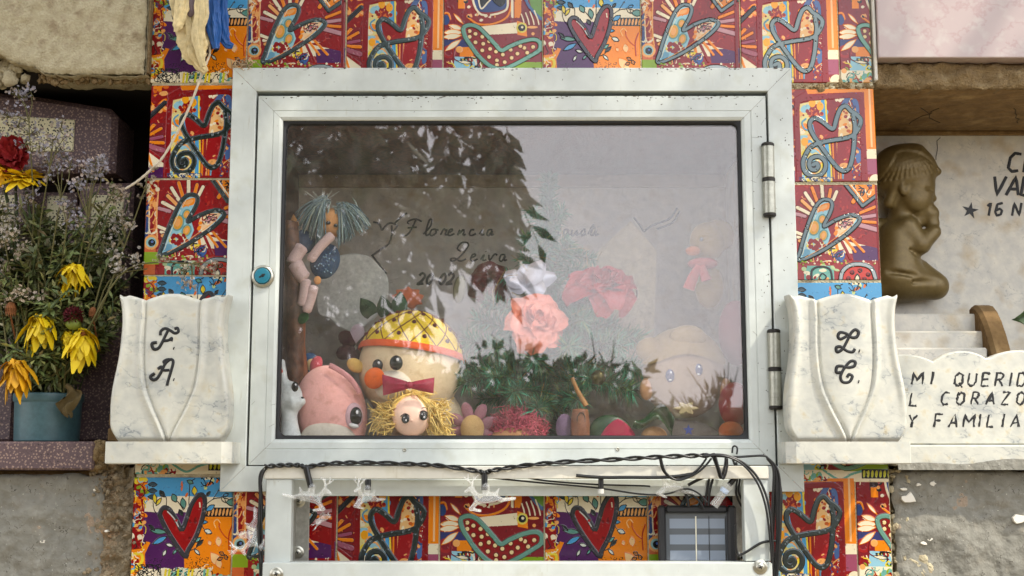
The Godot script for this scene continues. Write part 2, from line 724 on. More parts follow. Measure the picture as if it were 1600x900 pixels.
const RED := Color(0.56, 0.045, 0.07)
const MAROON := Color(0.50, 0.10, 0.15)
const ORANGE := Color(0.93, 0.53, 0.06)
const PEACH := Color(0.93, 0.66, 0.38)
const CREAM := Color(0.93, 0.89, 0.78)
const BLUE := Color(0.30, 0.62, 0.84)
const NAVY := Color(0.17, 0.27, 0.50)
const PURPLE := Color(0.31, 0.12, 0.36)
const INK := Color(0.09, 0.095, 0.11)
const TEAL := Color(0.42, 0.68, 0.64)
const LIME := Color(0.53, 0.66, 0.12)
const YELLOW := Color(0.90, 0.80, 0.20)
const MAUVE := Color(0.62, 0.30, 0.42)
const SKYPALE := Color(0.58, 0.78, 0.86)
const LUSTRE := Color(0.40, 0.45, 0.47)


func tile_leaf_heart() -> Array:
	rng.seed = 401
	var b := Brush.new(512, PURPLE)
	b.rect(0, 0, 1, 0.215, BLUE)
	b.fill(V([0.12, 0.20, 0.45, 0.185, 1, 0.2, 1, 0.34, 0.6, 0.36, 0.3, 0.345, 0.12, 0.335]), CREAM)
	b.fill(V([0.5, 0.6, 0.66, 0.38, 1, 0.37, 1, 0.94, 0.53, 0.94, 0.52, 0.75]), ORANGE)
	b.fill(V([0.45, 0.33, 0.62, 0.36, 0.6, 0.5, 0.4, 0.5]), PURPLE)
	# striped band
	b.rect(0.69, 0.295, 1.0, 0.385, INK, 0.58)
	for k in 9:
		b.oval(Vector2(0.715 + k * 0.035, 0.34), 0.011, 0.037, 0.2, PEACH, 0.5)
	# the mixed strip on the left
	b.rect(0, 0, 0.115, 1, RED)
	blobs(b, 0, 0.0, 0.12, 0.16, 14, [YELLOW, LIME, SKYPALE, ORANGE], 0.035)
	blobs(b, 0, 0.16, 0.13, 0.4, 18, [ORANGE, CREAM, NAVY, RED, PEACH], 0.032)
	blobs(b, 0, 0.4, 0.12, 0.62, 16, [BLUE, PEACH, CREAM, RED, YELLOW], 0.03)
	b.fill(V([0.0, 0.70, 0.10, 0.69, 0.15, 0.62, 0.19, 0.63, 0.14, 0.74, 0.15, 0.86, 0.05, 0.98, 0.0, 0.98]), ORANGE)
	b.line(b.curve(V([0.0, 0.75, 0.10, 0.74, 0.11, 0.82, 0.0, 0.92])), 0.03, YELLOW, 0.6)
	b.oval(Vector2(0.045, 0.82), 0.045, 0.035, -0.5, RED)
	b.dot(Vector2(0.04, 0.80), 0.01, PEACH)
	scribble(b, 0, 0.02, 0.14, 0.95, 34, [CREAM, INK, YELLOW, RED, BLUE], 0.010)
	for k in 3:
		b.leaf(Vector2(0.19, 0.075 + k * 0.06), 0.09, 0.045, 0.05, Color(0.2, 0.3, 0.36), 0.008)
	# flecks on the blue
	b.oval(Vector2(0.475, 0.09), 0.011, 0.05, 0.0, Color(0.86, 0.42, 0.14))
	b.oval(Vector2(0.525, 0.175), 0.012, 0.025, 0.4, Color(0.86, 0.42, 0.14))
	blobs(b, 0.64, 0.0, 0.84, 0.11, 9, [CREAM, YELLOW, Color(0.86, 0.42, 0.14), Color(0.8, 0.85, 0.55)], 0.026)
	scribble(b, 0.62, 0.0, 0.84, 0.1, 9, [INK], 0.009)
	# twigs and leaves
	var twig := [[0.33, 0.27, 0.325, 0.2, 0.28, 0.16], [0.5, 0.32, 0.45, 0.25, 0.40, 0.2], [0.55, 0.30, 0.55, 0.2, 0.555, 0.06, 0.60, 0.02], [0.7, 0.28, 0.8, 0.21, 0.92, 0.21, 0.96, 0.25], [0.78, 0.22, 0.84, 0.12], [0.30, 0.42, 0.22, 0.33, 0.2, 0.25], [0.38, 0.55, 0.22, 0.50, 0.16, 0.46], [0.68, 0.42, 0.69, 0.48, 0.74, 0.53], [0.55, 0.71, 0.62, 0.69, 0.69, 0.62], [0.62, 0.69, 0.66, 0.74]]
	for t in twig:
		b.line(b.curve(V(t)), 0.008, INK, 0.68)
	var leaves := [[0.285, 0.165, 0.08, 0.045, 0.9, 0], [0.405, 0.205, 0.09, 0.055, 1.1, 1], [0.495, 0.255, 0.11, 0.055, 1.35, 1], [0.60, 0.135, 0.09, 0.05, 1.5, 3], [0.555, 0.05, 0.07, 0.04, 0.4, 1], [0.735, 0.165, 0.06, 0.03, -0.9, 0], [0.76, 0.30, 0.1, 0.05, -0.6, 2], [0.97, 0.245, 0.12, 0.07, 0.0, 1], [0.885, 0.22, 0.07, 0.03, 0.9, 4], [0.905, 0.175, 0.06, 0.03, -0.4, 2], [0.475, 0.345, 0.07, 0.04, 1.0, 0], [0.70, 0.435, 0.08, 0.035, 0.0, 2], [0.745, 0.525, 0.085, 0.045, 0.4, 5], [0.265, 0.525, 0.17, 0.05, 0.12, 1], [0.28, 0.61, 0.16, 0.05, -0.5, 2], [0.375, 0.655, 0.08, 0.035, 0.3, 5], [0.645, 0.605, 0.085, 0.035, -0.6, 6], [0.67, 0.635, 0.09, 0.035, -0.75, 0], [0.645, 0.72, 0.08, 0.03, 0.8, 5], [0.33, 0.73, 0.07, 0.03, -1.1, 5], [0.43, 0.72, 0.06, 0.025, -0.9, 6], [0.215, 0.21, 0.1, 0.04, 1.4, 3], [0.255, 0.24, 0.09, 0.035, -1.0, 3], [0.2, 0.49, 0.08, 0.03, 0.8, 0]]
	var lc := [Color(0.15, 0.19, 0.2), Color(0.36, 0.58, 0.54), BLUE, YELLOW, CREAM, Color(0.86, 0.88, 0.84), TEAL]
	for l in leaves:
		b.leaf(Vector2(l[0], l[1]), l[2], l[3], l[4], lc[l[5]])
	# flowers on the orange
	for l in [[0.85, 0.62, 0.1, 0.06, 1.45], [0.83, 0.79, 0.17, 0.09, 0.9], [0.765, 0.635, 0.05, 0.035, 1.2], [0.86, 0.83, 0.1, 0.06, 1.2]]:
		b.leaf(Vector2(l[0], l[1]), l[2], l[3], l[4], Color(0.95, 0.78, 0.55), 0.005, Color(0.9, 0.45, 0.2))
	for l in [[0.885, 0.735, 0.5], [0.925, 0.77, 1.1], [0.87, 0.785, -0.4]]:
		b.leaf(Vector2(l[0], l[1]), 0.055, 0.035, l[2], Color(0.74, 0.44, 0.16), 0.008)
	b.line(b.curve(V([0.85, 0.44, 0.86, 0.50, 0.9, 0.56, 0.95, 0.6])), 0.011, Color(0.75, 0.26, 0.06), 0.6)
	b.line(b.curve(V([0.98, 0.46, 0.95, 0.56, 0.955, 0.7])), 0.013, Color(0.66, 0.16, 0.06), 0.6)
	b.line(b.curve(V([0.82, 0.49, 0.80, 0.44, 0.83, 0.41, 0.86, 0.44])), 0.01, Color(0.98, 0.74, 0.45), 0.6)
	# the heart
	var heart := b.curve(V([0.31, 0.297, 0.277, 0.335, 0.285, 0.40, 0.38, 0.565, 0.525, 0.755, 0.56, 0.70, 0.635, 0.56, 0.69, 0.385, 0.705, 0.24, 0.685, 0.18, 0.635, 0.182, 0.575, 0.27, 0.53, 0.41, 0.49, 0.505, 0.43, 0.41, 0.365, 0.318]), true)
	b.fill(heart, Color(0.60, 0.05, 0.075), 0.6)
	b.line(heart + [heart[0]], 0.046, INK, 0.9)
	b.line(heart + [heart[0]], 0.030, Color(0.27, 0.27, 0.30), 1.0, 0.25)
	b.line(b.curve(V([0.345, 0.335, 0.41, 0.40, 0.455, 0.475])), 0.012, Color(0.82, 0.82, 0.82), 0.8)
	b.line(V([0.655, 0.25, 0.66, 0.29]), 0.013, CREAM, 0.7)
	blobs(b, 0.33, 0.4, 0.62, 0.6, 7, [Color(0.45, 0.04, 0.07), Color(0.7, 0.10, 0.1)], 0.02)
	# the growth along the foot
	for k in 4:
		b.oval(Vector2([0.18, 0.34, 0.52, 0.68][k], 0.99), 0.13, 0.12, 0.0, [CREAM, CREAM, TEAL, Color(0.9, 0.85, 0.7)][k])
	b.rect(0.0, 0.95, 1, 1, CREAM)
	scribble(b, 0.05, 0.84, 0.3, 0.99, 46, [INK], 0.006)
	scribble(b, 0.3, 0.87, 0.62, 0.99, 30, [INK, TEAL, CREAM], 0.007)
	scribble(b, 0.62, 0.84, 0.8, 0.98, 24, [INK, CREAM], 0.007)
	for x in [0.34, 0.375, 0.46, 0.565, 0.6, 0.715, 0.745]:
		b.line(V([x, 0.99, x + 0.01, 0.89]), 0.022, [YELLOW, Color(0.8, 0.82, 0.2), TEAL][rng.randi() % 3], 0.6)
	for k in 90:
		b.dot(Vector2(rng.randfn(0.67, 0.06), rng.randf_range(0.77, 0.88)), 0.004, INK)
	for k in 40:
		b.dot(Vector2(rng.randfn(0.2, 0.06), rng.randf_range(0.78, 0.88)), 0.004, INK)
	blobs(b, 0.8, 0.93, 1, 1, 10, [RED, CREAM, TEAL, YELLOW], 0.022)
	b.line(V([0.82, 0.955, 0.99, 0.955]), 0.012, CREAM, 0.6)
	return b.done()


func rays(b: Brush, o: Vector2, list: Array) -> void:      # angle, from, to, width, colour
	for r in list:
		var d := Vector2.from_angle(deg_to_rad(r[0]))
		var p: Vector2 = o + d * r[1]
		var q: Vector2 = o + d * r[2]
		b.line([p, q], r[3] + 0.018, Color(0.40, 0.03, 0.06), 0.5)
		b.line([p, q], r[3], r[4], 0.7, 0.0, r[3] * 0.7)


func ornament(b: Brush, n: int) -> void:
	var tones := [Color(0.50, 0.03, 0.055), Color(0.62, 0.07, 0.08), Color(0.66, 0.16, 0.12), Color(0.45, 0.02, 0.05)]
	for k in n:
		b.oval(Vector2(rng.randf(), rng.randf()), rng.randf_range(0.008, 0.03), rng.randf_range(0.005, 0.016), rng.randf() * PI, tones[rng.randi() % 4], rng.randf_range(0.46, 0.56))


func strokes(b: Brush, n: int, cols: Array) -> void:
	for k in n:
		var p := Vector2(rng.randf(), rng.randf())
		var a := rng.randf() * TAU
		var q := p + Vector2.from_angle(a) * rng.randf_range(0.02, 0.07)
		var m := p.lerp(q, 0.5) + Vector2.from_angle(a + PI / 2) * rng.randfn(0, 0.012)
		b.line(b.curve([p, m, q], false, 4), rng.randf_range(0.004, 0.011), cols[rng.randi() % cols.size()], 0.58)


func tile_ray_heart() -> Array:
	rng.seed = 402
	var b := Brush.new(512, RED)
	ornament(b, 160)
	strokes(b, 70, [Color(0.72, 0.24, 0.16), Color(0.42, 0.02, 0.05), PEACH, Color(0.66, 0.12, 0.12)])
	var lav := Color(0.74, 0.55, 0.60)
	# lower right: white, purple, orange strokes
	b.fill(V([0.42, 0.68, 0.62, 0.53, 1, 0.62, 1, 0.72, 0.5, 0.70]), CREAM)
	b.fill(V([0.7, 0.635, 1, 0.62, 1, 0.78, 0.72, 0.78]), PURPLE)
	b.fill(V([0.6, 0.57, 0.98, 0.55, 0.99, 0.66]), RED)
	rays(b, Vector2(0.44, 0.38), [[-165, 0.2, 0.31, 0.034, lav], [-152, 0.17, 0.3, 0.034, CREAM], [-136, 0.17, 0.3, 0.034, PEACH], [-122, 0.2, 0.34, 0.034, CREAM], [-108, 0.22, 0.36, 0.034, ORANGE], [-92, 0.24, 0.4, 0.034, CREAM], [-77, 0.24, 0.33, 0.034, ORANGE], [-66, 0.24, 0.33, 0.032, CREAM]])
	rays(b, Vector2(0.30, 0.55), [[-176, 0.05, 0.13, 0.03, CREAM], [166, 0.06, 0.12, 0.03, PEACH], [-158, 0.06, 0.17, 0.032, CREAM]])
	rays(b, Vector2(0.62, 0.37), [[-58, 0.22, 0.30, 0.04, ORANGE], [-22, 0.2, 0.36, 0.03, ORANGE], [-8, 0.2, 0.35, 0.034, lav], [4, 0.19, 0.35, 0.03, ORANGE], [16, 0.17, 0.35, 0.045, lav]])
	for k in 2:
		b.line(V([0.63 + k * 0.065, 0.545, 0.74 + k * 0.085, 0.69]), 0.026, ORANGE, 0.7)
	b.line(V([0.55, 0.60, 0.58, 0.76]), 0.03, ORANGE, 0.7)
	b.line(V([0.61, 0.59, 0.69, 0.76]), 0.03, RED, 0.75)
	b.line(V([0.46, 0.66, 0.55, 0.68]), 0.035, YELLOW, 0.6)
	b.oval(Vector2(0.585, 0.73), 0.05, 0.06, 0.2, Color(0.2, 0.38, 0.66))
	b.oval(Vector2(0.5, 0.69), 0.035, 0.04, 0.2, Color(0.95, 0.85, 0.2))
	scribble(b, 0.3, 0.66, 0.62, 0.79, 26, [INK, CREAM, NAVY, RED, PEACH], 0.010)
	# the strip on the left
	b.rect(0, 0, 0.125, 1, Color(0.80, 0.40, 0.20))
	blobs(b, 0, 0, 0.12, 0.3, 20, [ORANGE, PEACH, CREAM, RED], 0.03)
	b.line(b.curve(V([0.02, 0.2, 0.03, 0.45, 0.02, 0.6])), 0.036, NAVY, 0.6)
	b.line(b.curve(V([0.07, 0.3, 0.08, 0.45, 0.06, 0.55])), 0.04, RED, 0.6)
	b.line(V([0.04, 0.28, 0.05, 0.56]), 0.012, CREAM, 0.66)
	b.line(b.curve(V([0.125, 0.13, 0.12, 0.4, 0.135, 0.6])), 0.014, PEACH, 0.7)
	scribble(b, 0, 0.05, 0.12, 0.56, 22, [CREAM, PEACH, RED], 0.010)
	b.dot(Vector2(0.075, 0.645), 0.075, PEACH, 0.55)
	b.dot(Vector2(0.075, 0.645), 0.052, Color(0.58, 0.76, 0.78), 0.6)
	b.dot(Vector2(0.08, 0.65), 0.036, INK, 0.7)
	b.dot(Vector2(0.085, 0.64), 0.013, Color(0.3, 0.42, 0.7))
	b.rect(0, 0.745, 0.16, 0.87, LIME)
	# the shape in the upper right corner
	b.fill(V([0.66, -0.02, 0.99, -0.02, 0.97, 0.10, 0.82, 0.235]), ORANGE, 0.55)
	blobs(b, 0.74, 0.0, 0.94, 0.12, 9, [RED, PEACH, NAVY], 0.022)
	scribble(b, 0.74, 0.0, 0.92, 0.14, 9, [INK, CREAM], 0.01)
	b.line(V([0.65, -0.02, 0.83, 0.225, 0.98, 0.115]), 0.046, INK, 0.9)
	b.line(V([0.65, -0.02, 0.83, 0.225, 0.98, 0.115]), 0.026, LUSTRE, 1.0, 0.9)
	b.line(V([0.70, -0.02, 0.84, 0.17]), 0.012, CREAM, 0.7)
	# the heart
	var outer := b.curve(V([0.178, 0.775, 0.195, 0.66, 0.245, 0.50, 0.30, 0.355, 0.36, 0.23, 0.425, 0.165, 0.50, 0.165, 0.525, 0.215, 0.50, 0.30, 0.435, 0.432, 0.56, 0.365, 0.70, 0.318, 0.785, 0.34, 0.79, 0.385, 0.70, 0.48, 0.56, 0.585, 0.40, 0.685]), true)
	b.fill(outer, SKYPALE, 0.55)
	b.fill(V([0.47, 0.43, 0.56, 0.385, 0.58, 0.55, 0.46, 0.63, 0.50, 0.52]), RED, 0.5)
	b.fill(b.curve(V([0.55, 0.42, 0.62, 0.36, 0.72, 0.345, 0.76, 0.36, 0.68, 0.46, 0.57, 0.54]), true), Color(0.93, 0.78, 0.62))
	scribble(b, 0.58, 0.36, 0.72, 0.46, 26, [RED, CREAM, lav, INK], 0.009)
	blobs(b, 0.55, 0.43, 0.61, 0.53, 6, [ORANGE, CREAM, SKYPALE], 0.022)
	b.fill(b.curve(V([0.37, 0.29, 0.39, 0.23, 0.46, 0.195, 0.50, 0.2, 0.485, 0.26, 0.42, 0.275]), true), ORANGE, 0.6)
	b.oval(Vector2(0.44, 0.235), 0.045, 0.02, -0.5, PEACH)
	for o in [[0.335, 0.445, 0.048, 0.07, 0.2], [0.42, 0.36, 0.03, 0.04, 0.3], [0.425, 0.525, 0.034, 0.05, 0.3]]:
		b.oval(Vector2(o[0], o[1]), o[2] + 0.016, o[3] + 0.016, o[4], Color(0.4, 0.6, 0.6))
		b.oval(Vector2(o[0], o[1]), o[2], o[3], o[4], Color(0.86, 0.62, 0.2), 0.6)
		b.oval(Vector2(o[0], o[1]), o[2] * 0.55, o[3] * 0.6, o[4], PEACH, 0.65)
	blobs(b, 0.26, 0.56, 0.42, 0.66, 12, [Color(0.85, 0.85, 0.6), YELLOW, CREAM, SKYPALE], 0.026)
	for k in 22:
		b.dot(Vector2(rng.randfn(0.36, 0.035), rng.randfn(0.62, 0.026)), rng.randf_range(0.012, 0.026), RED, 0.6)
	b.oval(Vector2(0.24, 0.70), 0.05, 0.035, -0.4, Color(0.4, 0.62, 0.75))
	b.line(outer + [outer[0]], 0.046, INK, 0.9)
	b.line(outer + [outer[0]], 0.028, LUSTRE, 1.0, 0.9)
	b.line(b.curve(V([0.21, 0.72, 0.30, 0.45, 0.41, 0.21])), 0.006, CREAM, 0.7)
	b.line(b.curve(V([0.24, 0.745, 0.42, 0.64, 0.72, 0.42])), 0.006, PEACH, 0.7)
	# the row along the foot
	b.rect(0.16, 0.80, 1, 1, Color(0.60, 0.12, 0.12))
	for k in 40:
		b.dot(Vector2(rng.randf_range(0.16, 1), rng.randf_range(0.775, 0.83)), rng.randf_range(0.006, 0.014), [CREAM, PEACH, RED, LIME][rng.randi() % 4], 0.6)
	b.rect(0.22, 0.83, 0.52, 1, TEAL)
	blobs(b, 0.2, 0.83, 0.55, 1, 16, [CREAM, Color(0.7, 0.8, 0.6), RED, PEACH], 0.03)
	b.line(b.curve(V([0.30, 1, 0.30, 0.88, 0.38, 0.84, 0.48, 0.87, 0.5, 1])), 0.022, INK, 0.75)
	b.line(b.curve(V([0.37, 0.95, 0.40, 0.91, 0.44, 0.94, 0.41, 0.98, 0.37, 0.96])), 0.014, INK, 0.7)
	var arch := b.curve(V([0.58, 1.02, 0.60, 0.90, 0.68, 0.83, 0.80, 0.82, 0.90, 0.87, 0.94, 1.02]))
	b.fill(arch, Color(0.78, 0.20, 0.13), 0.55)
	b.line(arch, 0.05, INK, 0.8)
	b.line(arch, 0.032, Color(0.62, 0.66, 0.68), 0.95, 0.3)
	for p in V([0.70, 0.90, 0.78, 0.88, 0.86, 0.92, 0.66, 0.96, 0.82, 0.97]):
		b.dot(p, 0.024, INK, 0.6)
		b.dot(p + Vector2(-0.004, -0.004), 0.018, Color(0.5, 0.1, 0.1), 0.75)
	b.leaf(Vector2(0.75, 0.96), 0.09, 0.05, 1.6, CREAM, 0.012)
	# red border down the right
	b.line(V([0.975, 0.0, 0.98, 1.0]), 0.03, Color(0.50, 0.03, 0.06), 0.7)
	return b.done()


func tile_spiral_heart() -> Array:
	rng.seed = 403
	var b := Brush.new(512, RED)
	ornament(b, 120)
	strokes(b, 40, [Color(0.72, 0.24, 0.16), Color(0.42, 0.02, 0.05), PEACH])
	# left part
	blobs(b, 0.0, 0.0, 0.17, 0.28, 26, [ORANGE, PEACH, RED, Color(0.85, 0.4, 0.1)], 0.035)
	b.line(V([0.0, 0.34, 0.15, 0.19]), 0.05, INK, 0.9)
	b.line(V([0.0, 0.34, 0.15, 0.19]), 0.028, Color(0.25, 0.25, 0.28), 1.0, 0.5)
	b.rect(0, 0.4, 0.16, 0.82, Color(0.5, 0.1, 0.15))
	rays(b, Vector2(-0.12, 0.60), [[-46, 0.17, 0.24, 0.035, ORANGE], [-30, 0.16, 0.28, 0.03, ORANGE], [-12, 0.14, 0.26, 0.03, MAUVE], [2, 0.14, 0.27, 0.035, ORANGE], [18, 0.13, 0.28, 0.05, Color(0.62, 0.34, 0.42)], [36, 0.14, 0.32, 0.04, RED]])
	b.fill(V([0, 0.70, 0.16, 0.82, 0.16, 0.86, 0, 0.86]), CREAM)
	b.rect(0, 0.86, 0.16, 1, PURPLE)
	b.line(V([0.0, 0.72, 0.06, 0.9]), 0.025, ORANGE, 0.7)
	# the framed field
	var frame := b.curve(V([0.205, 1.03, 0.2, 0.6, 0.205, 0.2, 0.25, 0.12, 0.4, 0.10, 0.6, 0.085, 0.78, 0.08, 0.85, 0.13, 0.865, 0.3, 0.86, 0.65, 0.85, 1.03]))
	b.fill(frame, Color(0.56, 0.06, 0.09), 0.45)
	b.fill(V([0.21, 0.17, 0.47, 0.11, 0.52, 0.5, 0.53, 1, 0.22, 1]), Color(0.88, 0.82, 0.55), 0.48)
	blobs(b, 0.22, 0.15, 0.48, 0.98, 46, [SKYPALE, BLUE, YELLOW, ORANGE, CREAM, PEACH], 0.042)
	b.line(b.curve(V([0.47, 0.12, 0.475, 0.4, 0.5, 0.7, 0.5, 0.98])), 0.042, BLUE, 0.5)
	b.line(b.curve(V([0.495, 0.12, 0.505, 0.4, 0.525, 0.7, 0.525, 0.98])), 0.018, YELLOW, 0.55)
	for k in 40:
		b.dot(Vector2(rng.randfn(0.36, 0.045), rng.randfn(0.25, 0.03)), rng.randf_range(0.008, 0.024), [RED, RED, Color(0.85, 0.4, 0.1)][rng.randi() % 3], 0.55)
	for p in V([0.44, 0.19, 0.27, 0.56, 0.44, 0.94, 0.36, 0.155]):
		b.oval(p, 0.036, 0.045, 0.0, Color(0.96, 0.66, 0.1), 0.58)
	b.line(b.curve(V([0.29, 0.32, 0.25, 0.36, 0.27, 0.42, 0.31, 0.44])), 0.018, Color(0.35, 0.6, 0.75), 0.7)
	for k in 3:
		b.line(b.curve(V([0.32 + k * 0.01, 0.66 - k * 0.03, 0.40, 0.67 - k * 0.025, 0.47 + k * 0.01, 0.78])), 0.016, [SKYPALE, PEACH, Color(0.5, 0.6, 0.6)][k], 0.6)
	b.rect(0.54, 0.10, 0.62, 0.4, Color(0.52, 0.06, 0.09), 0.5)
	for k in 5:
		b.rect(0.545 + k * 0.022, 0.55, 0.56 + k * 0.022, 0.95, [ORANGE, RED, PEACH, ORANGE, Color(0.4, 0.62, 0.75)][k], 0.55)
	b.rect(0.6, 0.72, 0.645, 0.88, Color(0.35, 0.6, 0.75), 0.55)
	b.rect(0.595, 0.70, 0.65, 0.72, INK)
	scribble(b, 0.74, 0.1, 0.85, 0.95, 90, [CREAM, RED, PEACH, NAVY, BLUE, RED, RED], 0.013)
	for p in V([0.83, 0.2, 0.81, 0.72, 0.80, 0.12]):
		b.oval(p, 0.028, 0.07, 0.15, Color(0.30, 0.42, 0.66), 0.6)
	blobs(b, 0.57, 0.1, 0.74, 0.26, 16, [ORANGE, CREAM, RED, PEACH], 0.028)
	b.line(V([0.68, 0.18, 0.75, 0.06]), 0.055, Color(0.30, 0.40, 0.62), 0.55)
	# inside of the heart
	b.fill(b.curve(V([0.36, 0.36, 0.45, 0.37, 0.55, 0.45, 0.62, 0.44, 0.60, 0.54, 0.43, 0.57]), true), RED, 0.55)
	blobs(b, 0.40, 0.42, 0.56, 0.53, 5, [PEACH, Color(0.7, 0.1, 0.1)], 0.016)
	b.fill(b.curve(V([0.62, 0.42, 0.64, 0.29, 0.69, 0.22, 0.75, 0.27, 0.74, 0.52, 0.62, 0.53]), true), Color(0.92, 0.74, 0.5), 0.52)
	blobs(b, 0.63, 0.24, 0.74, 0.52, 18, [ORANGE, RED, CREAM, Color(0.75, 0.35, 0.1)], 0.02)
	b.fill(V([0.60, 0.56, 0.74, 0.55, 0.75, 0.7, 0.70, 0.83, 0.58, 0.83]), Color(0.60, 0.07, 0.10), 0.5)
	blobs(b, 0.6, 0.58, 0.84, 0.95, 14, [Color(0.72, 0.2, 0.2), PEACH, Color(0.65, 0.1, 0.12)], 0.017)
	b.oval(Vector2(0.66, 0.81), 0.05, 0.03, 0.0, PEACH)
	# red frame and the band on the right
	b.line(frame, 0.056, Color(0.53, 0.04, 0.075), 0.72)
	b.line(V([0.20, 0.12, 0.30, 0.06, 0.36, 0.05]), 0.05, Color(0.55, 0.05, 0.08), 0.7)
	b.fill(V([0.30, 0.0, 0.95, 0.0, 0.95, 0.04, 0.32, 0.06]), ORANGE, 0.5)
	b.rect(0.89, 0, 1, 0.64, ORANGE, 0.5)
	b.rect(0.935, 0.0, 0.955, 0.62, Color(0.96, 0.76, 0.55), 0.52)
	b.rect(0.89, 0.64, 1, 0.74, CREAM, 0.5)
	b.rect(0.89, 0.74, 1, 0.9, MAUVE, 0.5)
	b.oval(Vector2(0.97, 0.98), 0.07, 0.08, 0.0, CREAM)
	# the scribbled heart
	var path := b.curve(V([0.345, 0.80, 0.38, 0.785, 0.395, 0.815, 0.37, 0.85, 0.325, 0.845, 0.305, 0.79, 0.335, 0.73, 0.41, 0.715, 0.465, 0.765, 0.465, 0.84, 0.415, 0.905, 0.335, 0.92, 0.262, 0.87, 0.245, 0.77, 0.29, 0.665, 0.345, 0.605, 0.42, 0.572, 0.56, 0.545, 0.66, 0.53, 0.755, 0.50, 0.82, 0.42, 0.845, 0.335, 0.80, 0.275, 0.755, 0.245, 0.70, 0.19, 0.645, 0.22, 0.605, 0.31, 0.57, 0.415, 0.535, 0.42, 0.46, 0.355, 0.385, 0.315, 0.335, 0.35, 0.33, 0.42, 0.37, 0.51, 0.44, 0.62, 0.53, 0.755, 0.60, 0.84, 0.66, 0.865, 0.715, 0.82, 0.755, 0.67, 0.775, 0.50, 0.785, 0.40, 0.77, 0.29]))
	b.line(path, 0.056, INK, 0.85)
	b.line(path, 0.039, LUSTRE, 1.0, 0.95)
	scribble(b, 0.2, 0.93, 0.55, 0.985, 44, [INK, CREAM, NAVY], 0.009)
	return b.done()


